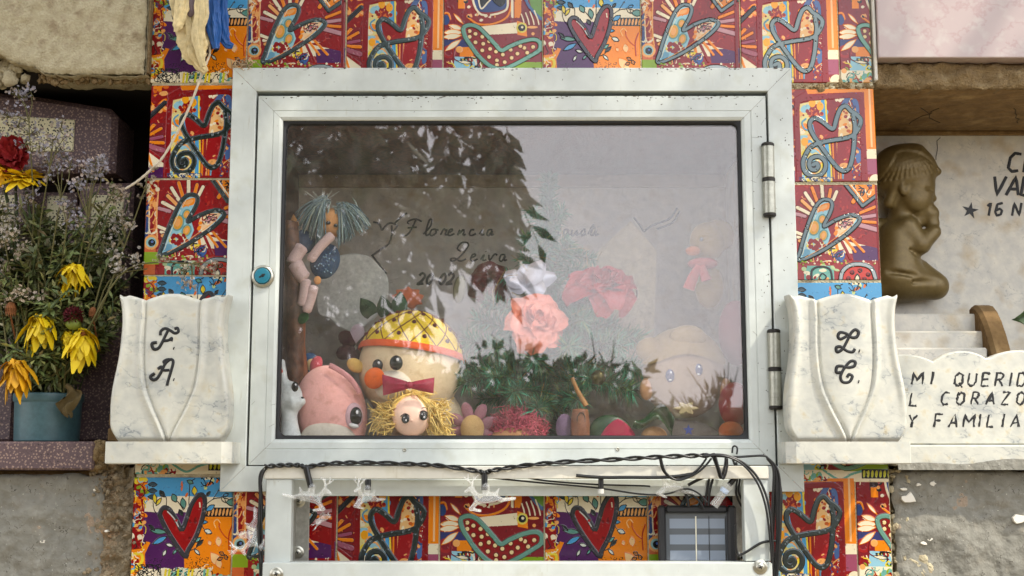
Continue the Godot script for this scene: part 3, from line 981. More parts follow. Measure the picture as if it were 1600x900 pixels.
func tile_dot_heart() -> Array:
	rng.seed = 404
	var b := Brush.new(512, MAROON)
	ornament(b, 90)
	strokes(b, 60, [Color(0.62, 0.18, 0.16), Color(0.38, 0.05, 0.09), PEACH, CREAM])
	b.fill(V([0.30, 0.40, 0.78, 0.345, 0.78, 0.47, 0.45, 0.49]), CREAM)
	b.fill(V([0.34, 0.485, 0.85, 0.46, 1, 0.5, 1, 0.62, 0.5, 0.66]), Color(0.50, 0.10, 0.14))
	# the framed shape at the top
	b.fill(V([0.22, 0, 0.74, 0, 0.72, 0.2, 0.62, 0.33, 0.35, 0.36, 0.25, 0.28]), Color(0.55, 0.08, 0.10))
	b.fill(b.curve(V([0.28, -0.05, 0.31, 0.12, 0.36, 0.22, 0.45, 0.24, 0.58, 0.22, 0.65, 0.17, 0.63, -0.05]), true), NAVY, 0.55)
	b.fill(b.curve(V([0.34, -0.05, 0.36, 0.08, 0.39, 0.18, 0.46, 0.12, 0.53, 0.05, 0.54, -0.05]), true), INK, 0.6)
	b.fill(b.curve(V([0.5, 0.10, 0.56, 0.04, 0.62, 0.02, 0.64, 0.13, 0.58, 0.18]), true), INK, 0.6)
	b.line(b.curve(V([0.28, -0.05, 0.31, 0.14, 0.37, 0.25, 0.46, 0.27, 0.60, 0.24, 0.66, 0.17, 0.65, -0.05])), 0.022, CREAM, 0.7)
	b.line(b.curve(V([0.34, -0.05, 0.36, 0.10, 0.39, 0.20, 0.46, 0.13, 0.54, 0.04])), 0.016, CREAM, 0.7)
	blobs(b, 0.28, 0.26, 0.56, 0.33, 12, [CREAM, RED, PEACH], 0.016)
	b.line(b.curve(V([0.26, 0.3, 0.36, 0.365, 0.52, 0.36, 0.66, 0.28, 0.71, 0.1])), 0.022, ORANGE, 0.7)
	b.rect(0.73, 0, 0.80, 0.30, ORANGE)
	b.rect(0.695, 0, 0.72, 0.3, CREAM)
	b.rect(0.14, 0.0, 0.225, 0.13, Color(0.16, 0.09, 0.12))
	b.rect(0.15, 0.1, 0.22, 0.2, ORANGE, 0.55)
	blobs(b, 0.22, 0.0, 0.3, 0.3, 14, [CREAM, INK, RED, PEACH], 0.02)
	b.line(b.curve(V([0.0, 0.25, 0.05, 0.25, 0.07, 0.31])), 0.02, ORANGE, 0.6)
	b.oval(Vector2(0.025, 0.32), 0.04, 0.055, 0.0, NAVY)
	# right: green, blue and the striped wing
	b.fill(V([0.86, 0, 1, 0, 1, 0.3, 0.9, 0.18]), Color(0.40, 0.58, 0.24))
	b.fill(V([0.77, 0.34, 0.80, 0.24, 0.86, 0.17, 0.97, 0.33, 1, 0.5, 0.8, 0.5]), Color(0.46, 0.07, 0.10))
	b.line(b.curve(V([0.81, 0.0, 0.86, 0.14, 0.93, 0.24, 1, 0.31])), 0.032, Color(0.28, 0.42, 0.62), 0.7)
	for k in 4:
		b.line(b.curve(V([0.80 + k * 0.045, 0.26 - k * 0.012, 0.82 + k * 0.05, 0.32, 0.83 + k * 0.05, 0.37])), 0.014, CREAM, 0.65)
	b.fill(V([0.755, 0.33, 0.85, 0.36, 0.86, 0.50, 0.76, 0.48]), ORANGE)
	b.dot(Vector2(0.805, 0.405), 0.055, Color(0.85, 0.8, 0.35), 0.55)
	b.dot(Vector2(0.805, 0.405), 0.037, INK, 0.65)
	b.dot(Vector2(0.81, 0.40), 0.014, CREAM)
	b.oval(Vector2(0.915, 0.40), 0.055, 0.014, 0.0, PEACH)
	b.dot(Vector2(0.92, 0.47), 0.017, PEACH)
	# lower left
	b.rect(0.0, 0.53, 0.27, 0.61, Color(0.20, 0.23, 0.44))
	b.rect(0.17, 0.61, 0.31, 0.71, ORANGE)
	b.dot(Vector2(0.06, 0.66), 0.07, Color(0.62, 0.12, 0.13), 0.55)
	b.dot(Vector2(0.06, 0.66), 0.04, MAROON, 0.5)
	b.fill(V([0.12, 0.71, 0.34, 0.72, 0.36, 0.88, 0.1, 0.88]), SKYPALE)
	b.dot(Vector2(0.165, 0.635), 0.035, PEACH, 0.6)
	scribble(b, 0.0, 0.72, 0.4, 0.86, 30, [YELLOW, LIME, RED, CREAM, INK], 0.014)
	b.line(b.curve(V([0.12, 0.62, 0.11, 0.72, 0.16, 0.76, 0.3, 0.79])), 0.012, Color(0.4, 0.06, 0.1), 0.7)
	b.leaf(Vector2(0.22, 0.77), 0.15, 0.035, 0.15, CREAM, 0.006)
	# the petals on the left
	for p in [[0.2, 0.42, 0.155, 0.05, 0.30], [0.2, 0.455, 0.20, 0.07, 0.0], [0.19, 0.485, 0.2, 0.06, -0.1], [0.18, 0.53, 0.2, 0.055, -0.65], [0.2, 0.36, 0.14, 0.03, 0.85]]:
		var d := Vector2.from_angle(p[4])
		b.leaf(Vector2(p[0], p[1]) - d * p[2] * 0.5, p[2], p[3], p[4], CREAM, 0.007, ORANGE)
	# foot
	b.rect(0, 0.86, 1, 1, CREAM)
	b.rect(0.55, 0.77, 1, 0.87, LIME)
	blobs(b, 0.0, 0.86, 0.35, 0.99, 20, [RED, TEAL, CREAM, PEACH, LIME], 0.035)
	b.line(b.curve(V([0.35, 0.86, 0.5, 0.95, 0.62, 0.9, 0.72, 0.87])), 0.022, TEAL, 0.7)
	b.rect(0.72, 0.85, 1.0, 0.94, INK, 0.6)
	for k in 7:
		b.oval(Vector2(0.745 + k * 0.04, 0.895), 0.013, 0.036, 0.1, Color(0.78, 0.78, 0.22), 0.55)
	scribble(b, 0.02, 0.87, 0.4, 0.98, 16, [RED, INK, TEAL], 0.011)
	# the heart
	var heart := b.curve(V([0.205, 0.42, 0.235, 0.385, 0.30, 0.378, 0.37, 0.41, 0.45, 0.49, 0.53, 0.58, 0.595, 0.645, 0.68, 0.605, 0.80, 0.555, 0.92, 0.53, 0.985, 0.56, 0.985, 0.64, 0.90, 0.70, 0.77, 0.775, 0.66, 0.825, 0.56, 0.84, 0.46, 0.795, 0.36, 0.70, 0.28, 0.59, 0.225, 0.50]), true)
	b.fill(heart, Color(0.55, 0.055, 0.085), 0.55)
	for p in V([0.33, 0.47, 0.40, 0.50, 0.33, 0.56, 0.41, 0.575, 0.47, 0.55, 0.40, 0.645, 0.48, 0.63, 0.54, 0.66, 0.47, 0.715, 0.55, 0.75, 0.61, 0.69, 0.63, 0.77, 0.69, 0.64, 0.70, 0.725, 0.76, 0.68, 0.83, 0.62, 0.86, 0.67, 0.92, 0.61, 0.27, 0.44, 0.79, 0.60, 0.55, 0.80, 0.27, 0.50]):
		b.dot(p, 0.032, Color(0.44, 0.10, 0.08), 0.55)
		b.dot(p, 0.019, Color(0.93, 0.83, 0.6), 0.75)
	b.line(heart + [heart[0]], 0.052, Color(0.25, 0.3, 0.25), 0.8)
	b.line(heart + [heart[0]], 0.038, Color(0.43, 0.62, 0.57), 0.95, 0.1)
	return b.done()


func tile_mats() -> void:
	var k := 0
	for p in [tile_leaf_heart(), tile_ray_heart(), tile_spiral_heart(), tile_dot_heart()]:
		var m := mat(Color(0.88, 0.87, 0.85), 0.15)
		m.albedo_texture = p[0]
		m.heightmap_enabled = true
		m.heightmap_texture = p[1]
		m.heightmap_scale = 0.16
		m.metallic = 1.0
		m.metallic_texture = p[2]
		m.metallic_texture_channel = BaseMaterial3D.TEXTURE_CHANNEL_RED
		m.texture_repeat = false
		var set3 := [m]
		for tone in [Color(0.84, 0.83, 0.80), Color(0.93, 0.90, 0.85)]:
			var m2: StandardMaterial3D = m.duplicate()
			m2.albedo_color = tone
			m2.roughness = 0.22
			set3.append(m2)
		M[["tile_leaf", "tile_ray", "tile_spiral", "tile_dot"][k]] = set3
		k += 1


func px_box(mb: MB, x0: float, y0: float, x1: float, y1: float, zf: float, zb: float, bev := 0.001) -> void:
	var a := P(x0, y0, zf)
	var b := P(x1, y1, zf)
	var ym := (P(x0, (y0 + y1) / 2.0, zf).y)
	var xm := (P(x0, (y0 + y1) / 2.0, zf).x)
	var xn := (P(x1, (y0 + y1) / 2.0, zf).x)
	assert(ym != 1e9)
	mb.span(Vector3(xm, b.y, zb), Vector3(xn, a.y, zf), bev)


# four rails mitred at the corners: profile of (inset, z) from the outer edge to the inner one
func mitred(root: Node3D, r: Rect2, prof: Array, m: Material, gap := 0.0003) -> void:
	var x0 := r.position.x
	var y0 := r.position.y
	var x1 := r.end.x
	var y1 := r.end.y
	for side in 4:
		var mb := MB.new()
		for k in prof.size() - 1:
			var q := []
			for e in [prof[k], prof[k + 1]]:
				var u: float = e.x
				var a: Vector3
				var b: Vector3
				match side:
					0:
						a = Vector3(x0 + u + gap, y1 - u, e.y)
						b = Vector3(x1 - u - gap, y1 - u, e.y)
					1:
						a = Vector3(x1 - u - gap, y0 + u, e.y)
						b = Vector3(x0 + u + gap, y0 + u, e.y)
					2:
						a = Vector3(x0 + u, y0 + u + gap, e.y)
						b = Vector3(x0 + u, y1 - u - gap, e.y)
					_:
						a = Vector3(x1 - u, y1 - u - gap, e.y)
						b = Vector3(x1 - u, y0 + u + gap, e.y)
				q.append([a, b])
			mb.quad(q[0][0], q[1][0], q[1][1], q[0][1])
		part(root, ["top_rail", "bottom_rail", "left_stile", "right_stile"][side], mb, m)


func rough_sheet(x0: float, x1: float, y0: float, y1: float, z: float, depth: float, sd: int, nx: int, ny: int, edge := 0.0, freq := 9.0, low: Variant = null) -> MB:
	var f := FastNoiseLite.new()
	f.seed = sd
	f.frequency = freq
	f.fractal_octaves = 4
	var mb := MB.new()
	var rows := []
	for j in ny + 1:
		var row := []
		for k in nx + 1:
			var x := lerpf(x0, x1, float(k) / nx)
			var y := lerpf(low.call(x) if low != null else y0, y1, float(j) / ny)
			var e := 0.0
			if j == 0:
				y += f.get_noise_2d(x * 3.0, 7.0) * edge
				e = 1.0
			if j == ny:
				y += f.get_noise_2d(x * 3.0, 17.0) * edge
				e = 1.0
			if k == 0 or k == nx:
				x += f.get_noise_2d(y * 3.0, 27.0) * edge
				e = 1.0
			row.append(Vector3(x, y, z + f.get_noise_2d(x, y) * depth - e * 0.004))
		rows.append(row)
	mb.grid(rows)
	# return to the wall
	var rim := []
	for k in nx + 1:
		rim.append(rows[0][k])
	for j in range(1, ny + 1):
		rim.append(rows[j][nx])
	for k in range(nx - 1, -1, -1):
		rim.append(rows[ny][k])
	for j in range(ny - 1, 0, -1):
		rim.append(rows[j][0])
	var back := []
	for p in rim:
		back.append(Vector3(p.x, p.y, z - 0.03))
	mb.grid([back, rim], true)
	return mb


func lumps(mb: MB, n: int, at: Callable, r0: float, r1: float, sd: int) -> void:
	var g := RandomNumberGenerator.new()
	g.seed = sd
	var f := FastNoiseLite.new()
	f.seed = sd
	f.frequency = 1.4
	f.fractal_octaves = 3
	for k in n:
		var p: Vector3 = at.call(g)
		var r := g.randf_range(r0, r1)
		var o := Vector3(g.randf(), g.randf(), g.randf()) * 50.0
		mb.ball(p, Vector3(r * g.randf_range(0.8, 1.6), r * g.randf_range(0.6, 1.2), r * g.randf_range(0.5, 0.9)), Basis(Vector3.BACK, g.randf() * TAU), 10, 7, func(d): return 1.0 + 0.5 * f.get_noise_3dv(d + o))


func scene_setup() -> void:
	var cam := Camera3D.new()
	cam.name = "camera"
	add_child(cam)
	cam.position = EYE
	cam.rotation_degrees = Vector3(TILT, 0, 0)
	cam.fov = rad_to_deg(2.0 * atan(450.0 / LENS))
	cam.near = 0.05
	cam.far = 600.0
	cam.current = true
	var optics := CameraAttributesPhysical.new()
	optics.frustum_focal_length = 53.333
	optics.frustum_focus_distance = 2.0
	optics.exposure_aperture = 11.0
	cam.attributes = optics
	cam.fov = rad_to_deg(2.0 * atan(450.0 / LENS))
	var we := WorldEnvironment.new()
	we.name = "daylight"
	var env := Environment.new()
	env.background_mode = Environment.BG_SKY
	var sm := ProceduralSkyMaterial.new()
	sm.sky_top_color = Color(0.83, 0.845, 0.87)
	sm.sky_horizon_color = Color(0.84, 0.825, 0.84)
	sm.sky_curve = 0.15
	sm.sky_energy_multiplier = 1.75
	sm.ground_bottom_color = Color(0.42, 0.40, 0.36)
	sm.ground_horizon_color = Color(0.7, 0.69, 0.65)
	sm.use_debanding = false
	sm.sun_angle_max = 0.0
	var cn := noise(303, 0.011, 5)
	sm.sky_cover = paint(func(k): return Color(1, 0.99, 0.975, clampf((cn[k] - 70) / 185.0, 0.0, 1.0)), 512, true)
	sm.sky_cover_modulate = Color(0.42, 0.42, 0.42, 1.0)
	var sky := Sky.new()
	sky.sky_material = sm
	env.sky = sky
	env.tonemap_mode = Environment.TONE_MAPPER_LINEAR
	env.tonemap_exposure = 1.19
	env.sdfgi_enabled = true
	env.ssao_enabled = true
	env.ssil_enabled = true
	we.environment = env
	add_child(we)
	var sun := DirectionalLight3D.new()
	sun.name = "sun"
	sun.light_energy = 1.35
	sun.light_color = Color(1.0, 0.965, 0.90)
	sun.light_angular_distance = 1.2
	sun.shadow_enabled = true
	add_child(sun)
	sun.look_at_from_position(Vector3(0.62, 1.0, 0.42), Vector3.ZERO)


func palette() -> void:
	M.paint = skin(T.paint, 2.3, 0.36)
	M.paint.albedo_color = Color(0.765, 0.785, 0.765)
	M.paint_warm = skin(T.paint, 2.3, 0.4)
	M.paint_warm.albedo_color = Color(0.82, 0.805, 0.75)
	M.alu = dusty(Color(0.62, 0.61, 0.57), 0.45, 0.006, 0.35)
	M.steel = mat(Color(0.68, 0.67, 0.62), 0.28, 0.9)
	M.hinge = dusty(Color(0.66, 0.66, 0.61), 0.32, 0.003, 0.55)
	M.rubber = mat(Color(0.035, 0.035, 0.038), 0.55)
	M.cable = mat(Color(0.045, 0.047, 0.045), 0.32)
	M.dark = mat(Color(0.10, 0.085, 0.07), 0.8)
	M.marble = skin(T.marble, 2.6, 0.33, T.mid, 0.008)
	M.marble.albedo_color = Color(0.865, 0.875, 0.875)
	M.marble_old = skin(T.marble_old, 2.2, 0.45, T.mid, 0.02)
	M.pink = skin(T.pink, 1.7, 0.3, T.mid, 0.004)
	M.pink.albedo_color = Color(0.77, 0.785, 0.775)
	M.stucco = skin(T.stucco, 3.3, 0.85, T.coarse, 0.28)
	M.stucco.albedo_color = Color(0.93, 0.94, 0.95)
	M.render_old = skin(T.render_old, 3.2, 0.95, T.mid, 0.22)
	M.render_old.albedo_color = Color(0.93, 0.93, 0.90)
	M.strip = skin(T.stucco, 5.0, 0.95, T.mid, 0.3)
	M.strip.albedo_color = Color(1.0, 0.93, 0.83)
	M.earth = skin(T.earth, 4.0, 0.95, T.mid, 0.35)
	M.terrazzo = skin(T.terrazzo, 4.6, 0.5, T.mid, 0.03)
	M.speckled = skin(T.speckled, 4.6, 0.6, T.mid, 0.03)
	M.wood = skin(T.wood, 2.6, 0.55, T.mid, 0.03)
	M.concrete = skin(T.render_old, 2.0, 0.95, T.coarse, 0.3)
	M.concrete.albedo_color = Color(0.72, 0.70, 0.66)
	M.brown = skin(T.earth, 2.0, 0.95, T.coarse, 0.3)
	M.brown.albedo_color = Color(1.0, 0.95, 0.88)
	M.bronze = dusty(Color(0.47, 0.40, 0.24), 0.40, 0.03, 0.3)
	M.ink = mat(Color(0.045, 0.045, 0.05), 0.5)


func niche_wall() -> void:
	var g := MB.new()
	g.quad(Vector3(-150, 0, 150), Vector3(150, 0, 150), Vector3(150, 0, -150), Vector3(-150, 0, -150))
	struct("ground", g, M.concrete)
	var w := thing("niche_wall", Vector3(0, 0, -0.3), "cemetery niche wall faced with painted heart tiles round a glass door", "wall")
	var c := MB.new()
	c.span(Vector3(-2.5, 0, -0.55), Vector3(2.5, 1.295, -0.012))
	c.span(Vector3(-0.574, 0.02, -0.012), Vector3(0.574, 1.295, 0.0))
	for s in [-1, 1]:
		c.span(Vector3(0.574 * s, 1.295, -0.55), Vector3(0.41 * s, 2.6, 0.0))
		c.span(Vector3(2.5 * s, 1.295, -0.55), Vector3(1.3 * s, 2.6, -0.012))
	c.span(Vector3(-0.41, 1.295, -0.55), Vector3(0.41, 1.338, 0.0))
	c.span(Vector3(-0.41, 1.853, -0.55), Vector3(0.41, 2.6, 0.0))
	c.span(Vector3(-0.41, 1.338, -0.55), Vector3(0.41, 1.853, -0.372))
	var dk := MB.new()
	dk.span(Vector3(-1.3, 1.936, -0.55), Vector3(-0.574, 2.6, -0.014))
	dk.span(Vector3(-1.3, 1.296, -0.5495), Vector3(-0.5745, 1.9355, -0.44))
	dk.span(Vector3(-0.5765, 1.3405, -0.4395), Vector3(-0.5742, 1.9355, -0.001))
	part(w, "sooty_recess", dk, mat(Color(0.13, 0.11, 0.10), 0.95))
	c.span(Vector3(0.574, 1.907, -0.55), Vector3(1.3, 2.6, -0.012))
	c.span(Vector3(-2.5, 0, -0.62), Vector3(2.5, 2.6, -0.551))
	part(w, "core", c, M.brown)
	# the bed behind the tiles
	var bed := MB.new()
	for q in [[-0.578, 0.95, -0.446, 2.10], [0.446, 0.95, 0.580, 2.10], [-0.446, 0.95, 0.446, 1.263], [-0.446, 1.932, 0.446, 2.10]]:
		bed.span(Vector3(q[0], q[1], 0.0005), Vector3(q[2], q[3], 0.0088))
	part(w, "mortar_bed", bed, M.render_old)
	# tiles
	var xs := [-0.582, -0.4275, -0.268, -0.111, 0.0495, 0.208, 0.3685, 0.527, 0.686]
	var names := ["tile_leaf", "tile_ray", "tile_spiral", "tile_dot"]
	rng.seed = 5
	for k in 8:
		var right: float = xs[k + 1] if k < 7 else 0.580
		tile(w, names[k % 4], xs[k], 1.9115, right, 2.068, 0.1575)
		tile(w, names[k % 4], xs[k], 1.131, right, 1.2865, 0.1575)
		tile(w, names[k % 4], xs[k], 0.974, right, 1.129, 0.1575)
	var tops := [1.9095, 1.754, 1.599, 1.444]
	for k in 4:
		tile(w, names[[2, 1, 0, 3][k]], -0.580 - 0.001 * (k % 2), tops[k] - 0.1545, -0.4245, tops[k], 0.1575)
		tile(w, names[[2, 1, 0, 3][k]], 0.4245, tops[k] - 0.006 - 0.1545 - 0.002 * k, 0.5815 - 0.001 * (k % 2), tops[k] - 0.006 - 0.002 * k, 0.1575)
	# broken mortar between the tile rows on the right
	var mo := MB.new()
	lumps(mo, 70, func(r): return Vector3(r.randf_range(0.445, 0.578), 1.9075 + r.randf_range(-0.004, 0.005), r.randf_range(0.003, 0.009)), 0.0025, 0.0065, 31)
	part(w, "broken_mortar", mo, M.earth).set_meta("kind", "stuff")
	# upper left: thick old render with a chipped lower edge
	var a := MB.new()
	var pts := PackedVector2Array()
	rng.seed = 8
	for q in [[-400, 60], [-60, 78], [0, 82], [10, 92], [38, 100], [55, 104], [66, 113], [90, 116], [130, 115], [180, 118], [237, 116]]:
		var p := P(q[0], q[1], 0.03)
		pts.append(Vector2(p.x, p.y))
	var fine := PackedVector2Array()
	for k in pts.size() - 1:
		for j in 6:
			fine.append(pts[k].lerp(pts[k + 1], j / 6.0) + Vector2(rng.randfn(0, 0.0012), rng.randfn(0, 0.0012)))
	fine.append(Vector2(-0.5845, pts[-1].y))
	fine.append(Vector2(-0.5845, 2.6))
	fine.append(Vector2(-1.25, 2.6))
	a.prism(fine, -0.05, 0.024, 0.0006)
	part(w, "old_render_slab", a, M.render_old, "cream weathered render with a chipped lower edge")
	var chip := []
	for q in [[-420, 55], [-60, 76], [0, 84], [10, 93], [38, 101], [52, 104], [66, 113], [100, 114.5], [238, 114.5]]:
		chip.append(P(q[0], q[1], 0.026))
	var lower := func(x: float) -> float:
		for k in chip.size() - 1:
			if x < chip[k + 1].x:
				return lerpf(chip[k].y, chip[k + 1].y, clampf((x - chip[k].x) / (chip[k + 1].x - chip[k].x), 0.0, 1.0))
		return chip[-1].y
	var rs := rough_sheet(-1.2, -0.588, 1.9395, 2.5, 0.0258, 0.0035, 4, 220, 110, 0.003, 24.0, lower)
	part(w, "render_face", rs, M.render_old)
	var br := MB.new()
	lumps(br, 60, func(r): return P(r.randf_range(-50, 40), r.randf_range(104, 130), r.randf_range(-0.03, 0.0)), 0.004, 0.013, 41)
	part(w, "broken_render", br, M.render_old).set_meta("kind", "stuff")
	var lip := MB.new()
	lumps(lip, 190, func(r): return P(r.randf_range(60, 236), r.randf_range(117, 128), r.randf_range(-0.03, 0.012)), 0.002, 0.006, 43)
	part(w, "crumbled_lip", lip, M.earth).set_meta("kind", "stuff")
	# lower panels
	part(w, "grey_plaster", rough_sheet(-1.25, -0.628, 0.85, 1.290, 0.004, 0.010, 61, 130, 130, 0.004, 10.0), M.stucco, "flaking grey painted plaster on the left")
	part(w, "grey_plaster", rough_sheet(0.588, 1.25, 0.85, 1.296, 0.004, 0.010, 62, 130, 130, 0.004, 10.0), M.stucco, "flaking grey painted plaster on the right")
	part(w, "mortar_strip", rough_sheet(-0.640, -0.5825, 0.9, 1.302, -0.002, 0.014, 70, 34, 200, 0.010, 30.0), M.strip)
	part(w, "mortar_strip", rough_sheet(-0.650, -0.5985, 1.28, 1.338, -0.004, 0.014, 75, 26, 30, 0.008, 40.0), M.strip)
	var cr := MB.new()
	lumps(cr, 210, func(r):
		var y: float = r.randf_range(1.05, 1.335)
		return Vector3(-0.612 + r.randfn(0, 0.017) - 0.008 * sin(y * 40.0), y, r.randf_range(-0.002, 0.009)), 0.001, 0.0042, 71)
	part(w, "crumbling_mortar", cr, M.strip).set_meta("kind", "stuff")
	var cr2 := MB.new()
	lumps(cr2, 120, func(r): return Vector3(r.randf_range(0.584, 0.612), r.randf_range(1.10, 1.30), r.randf_range(-0.01, 0.002)), 0.002, 0.006, 73)
	lumps(cr2, 50, func(r): return Vector3(r.randf_range(0.590, 0.640), r.randf_range(1.13, 1.165), r.randf_range(-0.006, 0.004)), 0.003, 0.008, 74)
	part(w, "crumbling_mortar", cr2, M.render_old).set_meta("kind", "stuff")
	var flake := MB.new()
	rng.seed = 77
	for q in [[1418, 778, 13], [1592, 811, 11], [1433, 757, 4], [1456, 756, 5], [1410, 764, 5], [1440, 848, 7], [1450, 842, 5], [152, 765, 5], [168, 830, 4], [70, 846, 4]]:
		var o := P(q[0], q[1], 0.0)
		var poly := PackedVector2Array()
		for k in 9:
			var r: float = q[2] * 0.001 * rng.randf_range(0.4, 1.1)
			poly.append(Vector2(o.x, o.y) + Vector2.from_angle(TAU * k / 9) * Vector2(r * 1.2, r * 0.7))
		flake.prism(poly, -0.004, 0.0078, 0.0005)
	part(w, "paint_flakes", flake, mat(Color(0.84, 0.82, 0.77), 0.8)).set_meta("kind", "stuff")
	# upper right: pink marble, below it bare mortar
	var pk := MB.new()
	var p0 := P(1359, 90, 0.022)
	pk.span(Vector3(0.5875, p0.y, -0.012), Vector3(1.25, 2.5, 0.022), 0.0015)
	part(w, "pink_marble_facing", pk, M.pink, "pale pink veined marble slab at the upper right")
	var bm := rough_sheet(0.583, 1.25, 1.9075, p0.y - 0.001, -0.002, 0.014, 81, 130, 16, 0.003, 26.0)
	part(w, "mortar_band", bm, M.earth, "rough bare mortar under the pink marble")
	var edge := MB.new()
	edge.span(Vector3(0.5815, 1.915, 0.0), Vector3(0.5865, 2.5, 0.016), 0.001)
	part(w, "grout_edge", edge, M.marble_old)
	var bt := MB.new()
	bt.span(Vector3(-0.5835, 1.925, 0.0), Vector3(-0.5805, 2.5, 0.0245), 0.0008)
	part(w, "mortar_seam", bt, M.earth)


func tile(w: Node3D, kind: String, x0: float, y0: float, x1: float, y1: float, full: float) -> void:
	var mb := MB.new()
	var g := 0.0011
	mb.span(Vector3(x0 + g, y0 + g, 0.0036), Vector3(x1 - g, y1 - g, 0.0105), 0.0012)
	mb.plane_uv(Vector2(x0, y1 - full), Vector2(full, full))
	var turn := Basis.from_euler(Vector3(rng.randfn(0, 0.006), rng.randfn(0, 0.006), rng.randfn(0, 0.003)))
	var o := Vector3((x0 + x1) / 2, (y0 + y1) / 2, 0.007)
	for k in mb.v.size():
		mb.v[k] = o + turn * (mb.v[k] - o) + Vector3(0, 0, 0.0)
	part(w, "tile", mb, M[kind][rng.randi() % 3])


